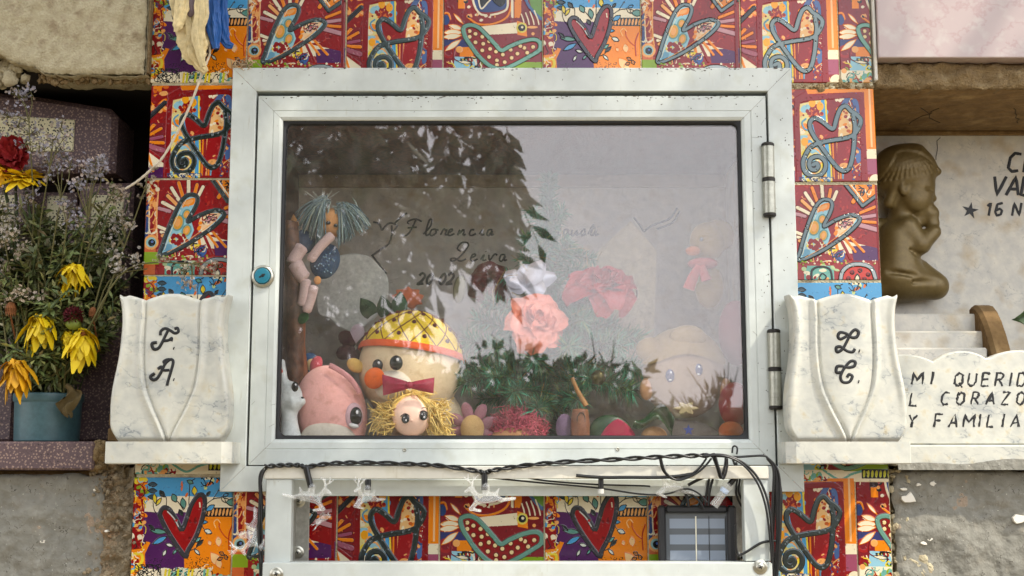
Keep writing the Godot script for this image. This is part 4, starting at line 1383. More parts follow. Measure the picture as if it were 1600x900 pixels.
func door() -> void:
	var f := thing("outer_frame", Vector3(0, 1.264, 0.012), "white aluminium outer frame fixed round the glass door", "frame")
	mitred(f, Rect2(-0.4445, 1.264, 0.889, 0.667), [Vector2(0, 0.003), Vector2(0, 0.0295), Vector2(0.001, 0.0305), Vector2(0.0375, 0.0305), Vector2(0.0385, 0.0295), Vector2(0.0385, 0.006)], M.paint)
	var sl := MB.new()
	for q in [[-0.41, 1.297, -0.398, 1.896], [0.398, 1.297, 0.41, 1.896], [-0.41, 1.296, 0.41, 1.309], [-0.41, 1.883, 0.41, 1.897]]:
		sl.span(Vector3(q[0], q[1], 0.001), Vector3(q[2], q[3], 0.005))
	part(f, "seal", sl, M.rubber)
	var d := thing("glass_door", Vector3(0, 1.304, 0.012), "white framed glass door of the middle niche, full of toys behind it", "door")
	var r := Rect2(-0.4028, 1.304, 0.8056, 0.5815)
	mitred(d, r, [Vector2(0, 0.006), Vector2(0, 0.0275), Vector2(0.0008, 0.0285), Vector2(0.0235, 0.0285), Vector2(0.0240, 0.0276), Vector2(0.0250, 0.0276), Vector2(0.0255, 0.0285), Vector2(0.0345, 0.0285), Vector2(0.0385, 0.0262), Vector2(0.0395, 0.0245), Vector2(0.0395, 0.010)], M.paint)
	# rubber gasket with rounded corners
	var ox := 0.3640
	var lo := 1.3430
	var hi := 1.8465
	var rings := []
	for ins in [[0.0, 0.0225], [0.0045, 0.0225], [0.0065, 0.0195], [0.0065, 0.014]]:
		var row := []
		var u: float = ins[0]
		var rad := 0.016 - u if u > 0.0 else 0.0005
		for corner in 4:
			var cx: float = (ox - 0.016 if u > 0.0 else ox - 0.0005) * [1, -1, -1, 1][corner]
			var cy: float = [hi - (0.016 if u > 0.0 else 0.0005), hi - (0.016 if u > 0.0 else 0.0005), lo + (0.016 if u > 0.0 else 0.0005), lo + (0.016 if u > 0.0 else 0.0005)][corner]
			for j in 8:
				var a := PI / 2 * corner + PI / 2 * j / 7.0
				row.append(Vector3(cx + cos(a) * rad, cy + sin(a) * rad, ins[1]))
		rings.append(row)
	var ga := MB.new()
	ga.grid(rings, true)
	part(d, "gasket", ga, M.rubber)
	# the pane, and the dust on it
	M.glass = ORMMaterial3D.new()
	var orm := Image.create(4, 4, false, Image.FORMAT_RGB8)
	orm.fill(Color(1.0, 0.015, 1.0))
	M.glass.orm_texture = ImageTexture.create_from_image(orm)
	M.glass.transparency = BaseMaterial3D.TRANSPARENCY_ALPHA
	M.glass.albedo_color = Color(0.97, 0.96, 0.955, 0.072)
	var gl := MB.new()
	gl.span(Vector3(-0.3625, 1.3445, 0.0145), Vector3(0.3625, 1.845, 0.0182))
	part(d, "pane", gl, M.glass)
	M.dust = skin(T.dust, 3.1, 0.9)
	M.dust.transparency = BaseMaterial3D.TRANSPARENCY_ALPHA
	M.dust.albedo_color = Color(0.86, 0.82, 0.79, 0.11)
	var du := MB.new()
	du.quad(Vector3(-0.3605, 1.3465, 0.0186), Vector3(0.3605, 1.3465, 0.0186), Vector3(0.3605, 1.843, 0.0186), Vector3(-0.3605, 1.843, 0.0186))
	part(d, "dust", du, M.dust)
	# lock
	var k := P(411, 432, 0.0285)
	var xf := Transform3D(Basis(Vector3.RIGHT, PI / 2), k)
	var lk := MB.new()
	lk.lathe([Vector2(0.0175, -0.004), Vector2(0.0180, 0.002), Vector2(0.0170, 0.0045), Vector2(0.0145, 0.006), Vector2(0.0128, 0.006), Vector2(0.0124, 0.003)], 32, xf)
	var lock := part(d, "lock", lk, M.steel)
	var cy := MB.new()
	cy.lathe([Vector2(0.0124, 0.003), Vector2(0.0122, 0.0072), Vector2(0.0110, 0.0082), Vector2(0.0, 0.0082)], 32, xf)
	part(lock, "cylinder", cy, mat(Color(0.10, 0.42, 0.50), 0.35))
	var key := MB.new()
	key.box(k + Vector3(0, 0, 0.0084), Vector3(0.0105, 0.0022, 0.0008), 0, Basis(Vector3.BACK, 0.5))
	key.ball(k + Vector3(0.001, 0.0005, 0.0083), Vector3(0.0026, 0.0026, 0.0006))
	part(lock, "keyhole", key, M.ink)
	# hinges
	for h in [[1197.5, 222, 338], [1207, 514, 640]]:
		var top := P(h[0], h[1], 0.040)
		var bot := P(h[0] + 1.5, h[2], 0.040)
		var x: float = (top.x + bot.x) / 2.0 + 0.004
		var y0 := bot.y
		var hh := top.y - bot.y
		var b := MB.new()
		var at := Transform3D(Basis.IDENTITY, Vector3(x, y0, 0.034))
		for q in [[0.045, 0.475], [0.525, 0.955]]:
			b.lathe([Vector2(0.0, hh * q[0]), Vector2(0.0092, hh * q[0]), Vector2(0.0098, hh * q[0] + 0.0008), Vector2(0.0098, hh * q[1] - 0.0008), Vector2(0.0092, hh * q[1]), Vector2(0.0, hh * q[1])], 28, at, true)
		var hn := part(d, "hinge", b, M.hinge)
		var cap := MB.new()
		cap.lathe([Vector2(0, 0), Vector2(0.0085, 0.0), Vector2(0.0101, 0.002), Vector2(0.0101, hh * 0.044)], 28, at, true)
		cap.lathe([Vector2(0.0088, hh * 0.474), Vector2(0.0101, hh * 0.48), Vector2(0.0101, hh * 0.52), Vector2(0.0088, hh * 0.526)], 28, at, true)
		cap.lathe([Vector2(0.0101, hh * 0.956), Vector2(0.0101, hh - 0.002), Vector2(0.0085, hh), Vector2(0, hh)], 28, at, true)
		part(hn, "cap", cap, mat(Color(0.12, 0.10, 0.08), 0.5, 0.3))
	# rivets in the bottom rail
	for q in [[632, 703], [965, 702]]:
		var p := P(q[0], q[1], 0.0285)
		var s := MB.new()
		s.lathe([Vector2(0.0032, -0.001), Vector2(0.003, 0.0010), Vector2(0.0018, 0.0016), Vector2(0.0012, 0.0004), Vector2(0.0, 0.0004)], 14, Transform3D(Basis(Vector3.RIGHT, PI / 2), p))
		part(d, "rivet", s, M.steel)
	# small spots of dirt
	rng.seed = 91
	var dirt := MB.new()
	for k2 in 150:
		var u := rng.randf()
		var q: Vector3
		match rng.randi() % 4:
			0: q = Vector3(rng.randf_range(-0.40, 0.40), 1.8855 - rng.randf() * rng.randf() * 0.036, 0.0286)
			1: q = Vector3(0.378 + rng.randf() * 0.024, rng.randf_range(1.31, 1.88), 0.0286)
			2: q = Vector3(0.408 + rng.randf() * 0.034, rng.randf_range(1.27, 1.92), 0.0306)
			_: q = Vector3(rng.randf_range(-0.43, 0.43), 1.930 - rng.randf() * rng.randf() * 0.036, 0.0306)
		dirt.ball(q, Vector3(rng.randf_range(0.0004, 0.0018), rng.randf_range(0.0003, 0.0010), 0.0002), Basis(Vector3.BACK, u * 3.0), 6, 4)
	for k2 in 420:
		var x := rng.randf_range(-0.40, 0.40)
		var cl := 0.5 + 0.5 * sin(x * 23.0 + 1.3) * sin(x * 9.0)
		if rng.randf() > cl:
			continue
		var q := Vector3(x, 1.8853 - rng.randf() * rng.randf() * 0.007, 0.0286) if k2 % 2 == 0 else Vector3(x * 1.08, 1.9305 - rng.randf() * rng.randf() * 0.008, 0.0306)
		dirt.ball(q, Vector3(rng.randf_range(0.0006, 0.003), rng.randf_range(0.0002, 0.0009), 0.00015), Basis.IDENTITY, 6, 4)
	for k2 in 16:
		var q := Vector3(rng.randf_range(0.369, 0.40) * (1.0 if rng.randf() < 0.7 else -1.0), rng.randf_range(1.33, 1.87), 0.0286)
		var a := rng.randfn(0.1, 0.5)
		dirt.tube([q, q + Vector3(cos(a), sin(a), 0) * rng.randf_range(0.003, 0.012)], 0.00016, 4)
	var dp := part(d, "dirt_specks", dirt, mat(Color(0.24, 0.19, 0.13), 0.9))
	dp.set_meta("kind", "stuff")


func screw(root: Node3D, at: Vector3, r: float) -> void:
	var s := MB.new()
	s.lathe([Vector2(r, -0.001), Vector2(r, 0.001), Vector2(r * 0.75, 0.0026), Vector2(r * 0.3, 0.0032), Vector2(0, 0.0032)], 20, Transform3D(Basis(Vector3.RIGHT, PI / 2), at))
	s.lathe([Vector2(r * 1.55, -0.001), Vector2(r * 1.55, 0.0004), Vector2(r * 0.9, 0.0009)], 20, Transform3D(Basis(Vector3.RIGHT, PI / 2), at))
	var o := part(root, "screw", s, M.steel)
	var x := MB.new()
	for a in [0.4, 0.4 + PI / 2]:
		x.box(at + Vector3(0, 0, 0.0031), Vector3(r * 0.9, r * 0.22, 0.0006), 0, Basis(Vector3.BACK, a))
	part(o, "slot", x, M.ink)


func bracket() -> void:
	var b := thing("flower_rack", Vector3(0, 0.97, 0.03), "white aluminium rack below the glass door, wound with black cable", "rack")
	var mb := MB.new()
	px_box(mb, 412, 728, 1201, 748, 0.092, 0.068)
	part(b, "top_rail", mb, M.paint_warm)
	mb = MB.new()
	px_box(mb, 450, 749, 1180, 775, 0.056, 0.034)
	part(b, "back_rail", mb, M.paint)
	mb = MB.new()
	px_box(mb, 414, 749, 455, 879, 0.088, 0.066)
	part(b, "left_post", mb, M.paint)
	mb = MB.new()
	px_box(mb, 1163, 749, 1203, 877, 0.088, 0.066)
	part(b, "right_post", mb, M.paint)
	mb = MB.new()
	px_box(mb, 456, 749, 483, 885, 0.034, 0.030)
	px_box(mb, 453, 749, 457, 885, 0.066, 0.030)
	part(b, "angle_plate", mb, M.alu)
	mb = MB.new()
	px_box(mb, 1146, 749, 1166, 885, 0.034, 0.030)
	part(b, "angle_plate", mb, M.alu)
	mb = MB.new()
	px_box(mb, 410, 879, 1207, 912, 0.098, 0.062)
	part(b, "bottom_rail", mb, M.paint)
	mb = MB.new()
	px_box(mb, 412, 912, 1205, 918, 0.092, 0.0125)
	part(b, "shelf", mb, M.paint)
	for q in [[467, 783, 0.034, 0.0062], [465, 863, 0.034, 0.0062], [460, 755, 0.0345, 0.0035], [1188, 886, 0.0985, 0.0068], [432, 897, 0.0985, 0.0065], [1158, 871, 0.0345, 0.0055]]:
		screw(b, P(q[0], q[1], q[2]), q[3])
	# solar panel standing on the rack
	var s := thing("solar_panel", P(1090, 900, 0.05), "small black framed solar panel behind the rack's bottom rail", "solar panel")
	var lo := P(1030, 882, 0.052)
	var hi := P(1150, 790, 0.052)
	var fr := MB.new()
	for q in [[lo.x, lo.y - 0.03, lo.x + 0.011, hi.y], [hi.x - 0.013, lo.y - 0.03, hi.x, hi.y], [lo.x + 0.011, hi.y - 0.011, hi.x - 0.013, hi.y]]:
		fr.span(Vector3(q[0], q[1], 0.036), Vector3(q[2], q[3], 0.055), 0.003)
	part(s, "frame", fr, mat(Color(0.07, 0.07, 0.078), 0.45))
	var ce := MB.new()
	ce.span(Vector3(lo.x + 0.010, lo.y - 0.03, 0.038), Vector3(hi.x - 0.012, hi.y - 0.010, 0.047))
	var cm := mat(Color(0.34, 0.36, 0.38), 0.22)
	cm.clearcoat_enabled = true
	cm.clearcoat = 1.0
	cm.clearcoat_roughness = 0.12
	part(s, "cell", ce, cm)
	var bars := MB.new()
	for k in 4:
		var y := hi.y - 0.034 - k * 0.0235
		bars.span(Vector3(lo.x + 0.017, y, 0.0471), Vector3(hi.x - 0.017, y + 0.0145, 0.0475))
	part(s, "cell_strips", bars, cm.duplicate())
	bars = null
	s.get_node("cell_strips").material_override.albedo_color = Color(0.50, 0.54, 0.59)
	var bus := MB.new()
	var bx := P(1087.5, 840, 0.047).x
	bus.span(Vector3(bx - 0.0009, lo.y - 0.03, 0.0477), Vector3(bx + 0.0009, hi.y - 0.016, 0.0481))
	part(s, "busbar", bus, mat(Color(0.85, 0.83, 0.75), 0.4, 0.5))
	var b2 := MB.new()
	for x in [1108.0, 1134.0]:
		var xx := P(x, 840, 0.047).x
		b2.span(Vector3(xx - 0.0005, lo.y - 0.03, 0.0477), Vector3(xx + 0.0005, hi.y - 0.016, 0.048))
	part(s, "grid_lines", b2, M.ink)


func vase(px: float, mirrored: float, label: String, letters: Array) -> void:
	var zf := 0.088
	var foot := P(px, 691, zf)
	var v := thing("marble_vase", Vector3(foot.x, foot.y - 0.037, 0.06), label, "vase", "carved marble tulip vases beside the glass door")
	var nu := 96
	var nv := 84
	var H := 0.2222
	var prof := [0.0755, 0.0865, 0.0885, 0.0885, 0.0868, 0.0835, 0.080, 0.0778, 0.0765, 0.0762, 0.0780, 0.0825]
	var seam := [0.02, 0.10, 0.21, 0.31, 0.40, 0.46, 0.505, 0.53, 0.54, 0.535, 0.52, 0.50]
	var cub := func(a: Array, t: float) -> float:
		var f := t * (a.size() - 1)
		var k := clampi(int(f), 0, a.size() - 2)
		return cubic_interpolate(a[k], a[k + 1], a[maxi(0, k - 1)], a[mini(a.size() - 1, k + 2)], f - k)
	var front := []
	for j in nv + 1:
		var row := []
		for k in nu + 1:
			var u := 2.0 * k / nu - 1.0
			var t := float(j) / nv
			var top := H - 0.0095 * pow(maxf(0.0, 1.0 - absf(absf(u) - 0.5) / 0.42), 1.3) - 0.004 * smoothstep(0.8, 0.9, absf(u)) + 0.004 * smoothstep(0.92, 1.0, absf(u))
			var hw: float = cub.call(prof, t)
			var s: float = cub.call(seam, t)
			var a := absf(u)
			var d := (a - s) * hw              # distance outside the seam
			var z := 0.0
			if d < 0.0:
				z = 0.0035 * (1.0 - pow(clampf(a / maxf(s, 0.02), 0, 1), 2.0)) + 0.001
				z -= 0.0032 * exp(-pow(d / 0.0016, 2.0))
			else:
				z = 0.0048 * exp(-pow((d - 0.0045) / 0.0040, 2.0)) - 0.0012 * smoothstep(0.006, 0.014, d) + 0.0035 * exp(-pow((hw * (1.0 - a) - 0.006) / 0.005, 2.0)) * smoothstep(0.1, 0.4, t)
				z -= 0.0032 * exp(-pow(d / 0.0012, 2.0))
			z -= 0.004 * pow(smoothstep(0.965, 1.0, a), 2.0) + 0.004 * smoothstep(0.985, 1.0, t) + 0.006 * pow(1.0 - smoothstep(0.0, 0.04, t), 2.0)
			row.append(Vector3(foot.x + u * hw, foot.y + t * top, zf + z))
		front.append(row)
	var mb := MB.new()
	mb.grid(front)
	var rim := []
	for k in nu + 1:
		rim.append(front[0][k])
	for j in range(1, nv + 1):
		rim.append(front[j][nu])
	for k in range(nu - 1, -1, -1):
		rim.append(front[nv][k])
	for j in range(nv - 1, 0, -1):
		rim.append(front[j][0])
	var rows := []
	for q in [[0.032, 0.90], [0.040, 0.97], [0.062, 1.03], [0.074, 1.005], [2.0, 1.0]]:
		var r := []
		for p in rim:
			r.append(Vector3(foot.x + (p.x - foot.x) * q[1], p.y, minf(q[0], p.z)))
		rows.append(r)
	mb.grid(rows, true)
	part(v, "body", mb, M.marble)
	var ba := MB.new()
	var p0 := P(px - 97, 690, 0.104)
	var p1 := P(px + 97, 725, 0.104)
	var poly := PackedVector2Array([Vector2(p0.x, 0.0315), Vector2(p1.x, 0.0315), Vector2(p1.x, 0.092 if mirrored < 0 else 0.1035), Vector2(p1.x - (0.013 if mirrored < 0 else 0.001), 0.104), Vector2(p0.x + (0.013 if mirrored > 0 else 0.001), 0.104), Vector2(p0.x, 0.092 if mirrored > 0 else 0.1035)])
	ba.prism(poly, p1.y - p0.y, 0.0, 0.0015, Transform3D(Basis(Vector3.RIGHT, Vector3.BACK, Vector3.DOWN), Vector3(0, p1.y, 0)))
	part(v, "plinth", ba, M.marble)
	var br := MB.new()
	var inner := 0.449 * signf(px - 800)
	br.span(Vector3(inner, p1.y + 0.003, 0.0108), Vector3(px_edge(p0.x, p1.x, px), p0.y - 0.003, 0.031), 0.001)
	part(v, "fixing", br, M.earth)
	for l in letters:
		var le := MB.new()
		for st in l[1]:
			var path := []
			var pts := V(st)
			var cur := Brush.new(1, Color.BLACK).curve(pts, false, 5)
			for q in cur:
				var wp := P(l[0].x + q.x, l[0].y + q.y, zf + 0.0042)
				path.append(wp)
			le.tube(path, 0.0025, 7, true, Vector2(1, 0.5))
		part(v, "letter", le, M.ink)


func px_edge(a: float, b: float, px: float) -> float:
	return a + 0.002 if px < 800 else b - 0.002


func vases() -> void:
	# script letters, strokes in photograph pixels round the middle of each letter
	var F := [[-9, -5, -15.7, -4, -16.7, 0, -13.3, 5.7, -6.7, 4.3, -1.7, -2.7, 4.3, -15, 9.3, -25], [-3.3, -16, -2.3, -22.7, 4.3, -26.7, 12.7, -23.3, 19.3, -19.3, 24.7, -21.7, 23.3, -27.3, 18.7, -26], [1, -7.3, 9.3, -8.3, 14.3, -11.7, 13.7, -6.7]]
	var A := [[-12.3, -1.7, -19, 3.3, -15.7, 8.3, -9, 6.7, -2.3, -3.3, 4.3, -16.7, 12.7, -23.3, 16.7, -20, 14.3, -8.3, 9.3, 8.3, 7, 17.7], [-7.3, -8.3, -2.3, -11.7, 1, -6.7, 11, -6.7], [4.3, -16.7, 2, -20, 7, -23, 12.7, -23.3]]
	var L := [[-0.7, -13, -10.7, -8, -14.7, -13, -10.7, -18.7, -0.7, -16.3, 6, -11, 14.3, -11.3, 17.7, -18.7, 12.7, -23, 6, -18, -0.7, -4.7, -7.3, 7, -15.7, 12, -17.3, 5.3, -10.7, 3.7, -0.7, 10.3, 7.7, 12, 12, 7]]
	var C := [[-8.7, -0.3, -15, -0.3, -14.3, -8.7, -7, -10, -2, -8.7, 6, -8, 13, -10.3, 14, -17, 6.3, -17, -3.7, -5.3, -8.7, 6.3, -5.3, 14.7, 4.7, 14.7, 9.7, 6.3, 4.7, 3, 1.3, 8]]
	var dot := [[0, 0, 1.5, 0.5]]
	vase(262, -1.0, "carved white marble vase lettered F. A. beside the door's lock", [[Vector2(254, 540), F], [Vector2(271, 544), dot], [Vector2(254, 585), A], [Vector2(271, 593), dot]])
	vase(1327, 1.0, "carved white marble vase lettered L. C. beside the door's hinges", [[Vector2(1324, 538), L], [Vector2(1342, 548), dot], [Vector2(1322, 582), C], [Vector2(1341, 596), dot]])


# ------------------------------------------------------------------ lettering cut in stone, as strokes in a unit box
var GLYPH := {
	"M": [[0, 0, 0.04, 1, 0.42, 0.35, 0.86, 1, 0.9, 0]], "I": [[0.1, 0, 0.1, 1]], "Q": [[0.3, 0, 0.05, 0.2, 0.02, 0.75, 0.3, 1, 0.6, 0.85, 0.68, 0.3, 0.45, 0.02, 0.3, 0], [0.4, 0.25, 0.7, -0.12]],
	"U": [[0.02, 1, 0.02, 0.2, 0.25, 0, 0.5, 0.05, 0.62, 0.3, 0.62, 1]], "E": [[0.6, 1, 0.02, 1, 0.02, 0, 0.6, 0], [0.02, 0.52, 0.5, 0.52]], "R": [[0.02, 0, 0.02, 1, 0.45, 1, 0.6, 0.8, 0.45, 0.52, 0.02, 0.5], [0.28, 0.5, 0.62, 0]],
	"D": [[0.02, 0, 0.02, 1, 0.4, 1, 0.65, 0.7, 0.62, 0.25, 0.4, 0, 0.02, 0]], "L": [[0.02, 1, 0.02, 0, 0.55, 0]], "C": [[0.62, 0.95, 0.25, 1, 0.03, 0.75, 0.02, 0.2, 0.25, 0, 0.6, 0.05]],
	"O": [[0.3, 0, 0.05, 0.2, 0.02, 0.75, 0.3, 1, 0.6, 0.85, 0.66, 0.3, 0.45, 0.02, 0.3, 0]], "A": [[0, 0, 0.38, 1, 0.68, 0], [0.13, 0.33, 0.58, 0.33]], "Z": [[0.02, 1, 0.6, 1, 0.0, 0, 0.62, 0]],
	"Y": [[0, 1, 0.3, 0.48, 0.62, 1], [0.3, 0.48, 0.3, 0]], "F": [[0.02, 0, 0.02, 1, 0.6, 1], [0.02, 0.52, 0.48, 0.52]], "N": [[0.02, 0, 0.02, 1, 0.6, 0, 0.6, 1]], "V": [[0, 1, 0.3, 0, 0.65, 1]],
	"1": [[0.02, 0.75, 0.25, 1, 0.25, 0]], "6": [[0.5, 1, 0.1, 0.9, 0.02, 0.3, 0.2, 0, 0.5, 0.1, 0.55, 0.4, 0.35, 0.55, 0.05, 0.4]],
}


func inscribe(root: Node3D, text: String, x: float, y: float, z: float, h: float, pitch: float, slant: float, w: float, wobble := 0.0) -> void:
	var at := x
	for ch in text:
		if GLYPH.has(ch):
			var mb := MB.new()
			for st in GLYPH[ch]:
				var path := []
				var pts := V(st)
				for k in pts.size() - 1:
					for j in 4:
						path.append(pts[k].lerp(pts[k + 1], j / 4.0))
				path.append(pts[-1])
				var p3 := []
				var rad := []
				for p in path:
					p3.append(Vector3(at + (p.x + p.y * slant) * h * 0.95, y + p.y * h, z) + Vector3(rng.randfn(0, wobble), rng.randfn(0, wobble), 0))
					rad.append(w * (1.0 + rng.randfn(0, 0.25 if wobble > 0 else 0.05)))
				mb.tube(p3, rad, 6, true, Vector2(1, 0.25))
			part(root, "letter", mb, M.ink)
		at += pitch * (0.62 if ch == "I" else 1.0)


func right_niche() -> void:
	rng.seed = 12
	var pl := thing("memorial_plaque", Vector3(0.9, 1.335, -0.27), "white marble plaque with slanted black lettering behind the bronze child", "plaque")
	var mb := MB.new()
	mb.span(Vector3(0.575, 1.296, -0.30), Vector3(1.3, 1.9068, -0.27))
	part(pl, "slab", mb, M.marble_old)
	var z := -0.2696
	var q := P(1574, 268, z)
	inscribe(pl, "CE", q.x, q.y, z, 0.034, 0.029, 0.24, 0.0028)
	q = P(1549, 305, z)
	inscribe(pl, "VAL", q.x, q.y, z, 0.0345, 0.0265, 0.24, 0.0028)
	q = P(1540, 337, z)
	inscribe(pl, "16 N", q.x, q.y, z, 0.0235, 0.0158, 0.24, 0.0022)
	var star := MB.new()
	var poly := PackedVector2Array()
	var o := P(1516, 329, z)
	for k in 10:
		var r := 0.0155 if k % 2 == 0 else 0.0058
		poly.append(Vector2(o.x, o.y) + Vector2.from_angle(PI / 2 + PI * k / 5 - 0.2) * r)
	star.prism(poly, z - 0.001, z + 0.0006)
	part(pl, "star", star, M.ink)
	var cp := MB.new()
	cp.span(Vector3(0.575, 1.8985, -0.2699), Vector3(1.3, 1.9068, -0.262), 0.002)
	part(pl, "mortar_joint", cp, M.brown)
	# cracks in the ceiling and stains: thin dark root-like threads
	for s in [[1420, 170, 1405, 203], [1466, 215, 1462, 250], [1530, 160, 1572, 190], [1395, 180, 1450, 196]]:
		var path := []
		for k in 8:
			var t := k / 7.0
			var p := P(lerpf(s[0], s[2], t) + rng.randfn(0, 2.0), lerpf(s[1], s[3], t), -0.2695)
			if s[1] < 200:
				p = Vector3(p.x, 1.9066, lerpf(-0.22, -0.10, rng.randf() * 0.1 + (1 - t) * 0.8))
			path.append(p)
		var th := MB.new()
		th.tube(path, 0.0006, 5)
		part(pl, "root_thread", th, M.dark)
	# slab in front and the scalloped plaque that stands on it
	var sh := thing("marble_shelf", Vector3(0.9, 1.296, 0.0), "long white marble shelf with mortar smeared along its lower edge", "shelf")
	mb = MB.new()
	mb.span(Vector3(0.5865, 1.303, -0.27), Vector3(1.28, 1.3345, 0.030), 0.002)
	part(sh, "slab", mb, M.marble)
	var sm := MB.new()
	var up := []
	var lo := []
	for k in 90:
		var x := lerpf(0.588, 1.27, k / 89.0)
		var t := 0.006 + 0.006 * sin(x * 31.0) * sin(x * 13.0 + 1.0) + rng.randf() * 0.0012
		lo.append(Vector3(x, 1.297, 0.033))
		up.append(Vector3(x, 1.297 + maxf(0.005, t + 0.004), 0.0312))
	sm.grid([lo, up])
	var bk := []
	for p in lo:
		bk.append(Vector3(p.x, 1.2965, -0.01))
	sm.grid([bk, lo])
	part(sh, "mortar_smear", sm, M.stucco)
	var sc := thing("scalloped_plaque", Vector3(0.9, 1.3345, 0.0), "scalloped white marble plaque with worn capital lettering on the right shelf", "plaque")
	var out := PackedVector2Array([Vector2(1.1, 1.3348), Vector2(0.586, 1.3348)])
	var zp := 0.020
	for lobe in [[1352, 1463, 553], [1463, 1544, 548], [1544, 1640, 547], [1640, 1730, 547], [1730, 1820, 547]]:
		for k in 12:
			var t := (k + 0.5) / 12.0
			var p := P(lerpf(lobe[0], lobe[1], t), lobe[2] + 16.0 - 16.0 * pow(sin(t * PI), 0.6), zp)
			if p.x > 0.5865 and p.x < 1.1:
				out.append(Vector2(p.x, p.y))
	mb = MB.new()
	mb.prism(out, -0.004, zp, 0.003)
	part(sc, "slab", mb, M.marble)
	z = zp + 0.0002
	q = P(1424, 601, z)
	inscribe(sc, "MI", q.x, q.y, z, 0.0195, 0.029, 0.22, 0.0016, 0.0003)
	q = P(1490, 603, z)
	inscribe(sc, "QUERID", q.x, q.y, z, 0.0200, 0.0212, 0.22, 0.0016, 0.0003)
	q = P(1421, 634, z)
	inscribe(sc, "L", q.x, q.y, z, 0.0195, 0.021, 0.22, 0.0016, 0.0003)
	q = P(1470, 632, z)
	inscribe(sc, "CORAZO", q.x, q.y, z, 0.0190, 0.0232, 0.22, 0.0016, 0.0003)
	q = P(1418, 668, z)
	inscribe(sc, "Y", q.x, q.y, z, 0.0195, 0.021, 0.22, 0.0016, 0.0003)
	q = P(1459, 667, z)
	inscribe(sc, "FAMILIA", q.x, q.y, z, 0.0195, 0.0225, 0.22, 0.0016, 0.0003)
	# stepped marble block behind the plaque, with its curved stone end
	var st := thing("marble_flower_box", Vector3(0.72, 1.3345, -0.1), "stepped marble flower box with a curved brown stone end", "flower box")
	var rows := [[490, 516, -0.165], [517, 542, -0.135], [543, 580, -0.105]]
	for k in 3:
		var r = rows[k]
		mb = MB.new()
		var a := P(1372, r[0], r[2])
		var b := P(1533 + k * 6, r[1], r[2])
		mb.span(Vector3(maxf(0.60, a.x), 1.3346 if k == 2 else b.y - 0.02, r[2] - 0.028), Vector3(b.x, a.y, r[2]), 0.003)
		part(st, "step", mb, M.marble_old)
	var poly2 := PackedVector2Array()
	var e0 := P(1526, 474, -0.17)
	for p in [[0.0, 0.0], [-0.155, 0.0], [-0.150, 0.03], [-0.142, 0.06]]:
		poly2.append(Vector2(-0.055 + p[0], 1.3346 + p[1]))
	for k in 9:
		var t := k / 8.0
		poly2.append(Vector2(lerpf(-0.195, -0.055, t), lerpf(e0.y - 0.004, 1.40, t * t) + 0.012 * sin(t * PI)))
	mb = MB.new()
	var x0 := P(1536, 520, -0.13).x
	mb.prism(poly2, 0, 0.030, 0.006, Transform3D(Basis(Vector3.BACK, Vector3.UP, Vector3.LEFT), Vector3(x0 + 0.030, 0, 0)))
	part(st, "curved_end", mb, M.brown)
	# leaf reaching in
	var lf := MB.new()
	var l0 := P(1640, 500, -0.05)
	var rowsl := []
	for j in 13:
		var t := j / 12.0
		var row := []
		for k in 9:
			var u := k / 4.0 - 1.0
			var wd := 0.026 * pow(sin(clampf(t, 0.001, 1) * PI * 0.96 + 0.05), 0.8) * (1.0 + 0.05 * sin(t * 60.0))
			row.append(l0 + Vector3(-0.062 * t + 0.01 * u * u, u * wd * 0.9 + 0.012 * (1.0 - t), 0.010 * absf(u) + 0.008 * sin(t * 3.0)))
		rowsl.append(row)
	lf.grid(rowsl)
	var lm := dusty(Color(0.20, 0.29, 0.11), 0.45)
	solo("green_leaf", lf, lm, l0, "single green leaf at the right edge above the scalloped plaque", "leaf")


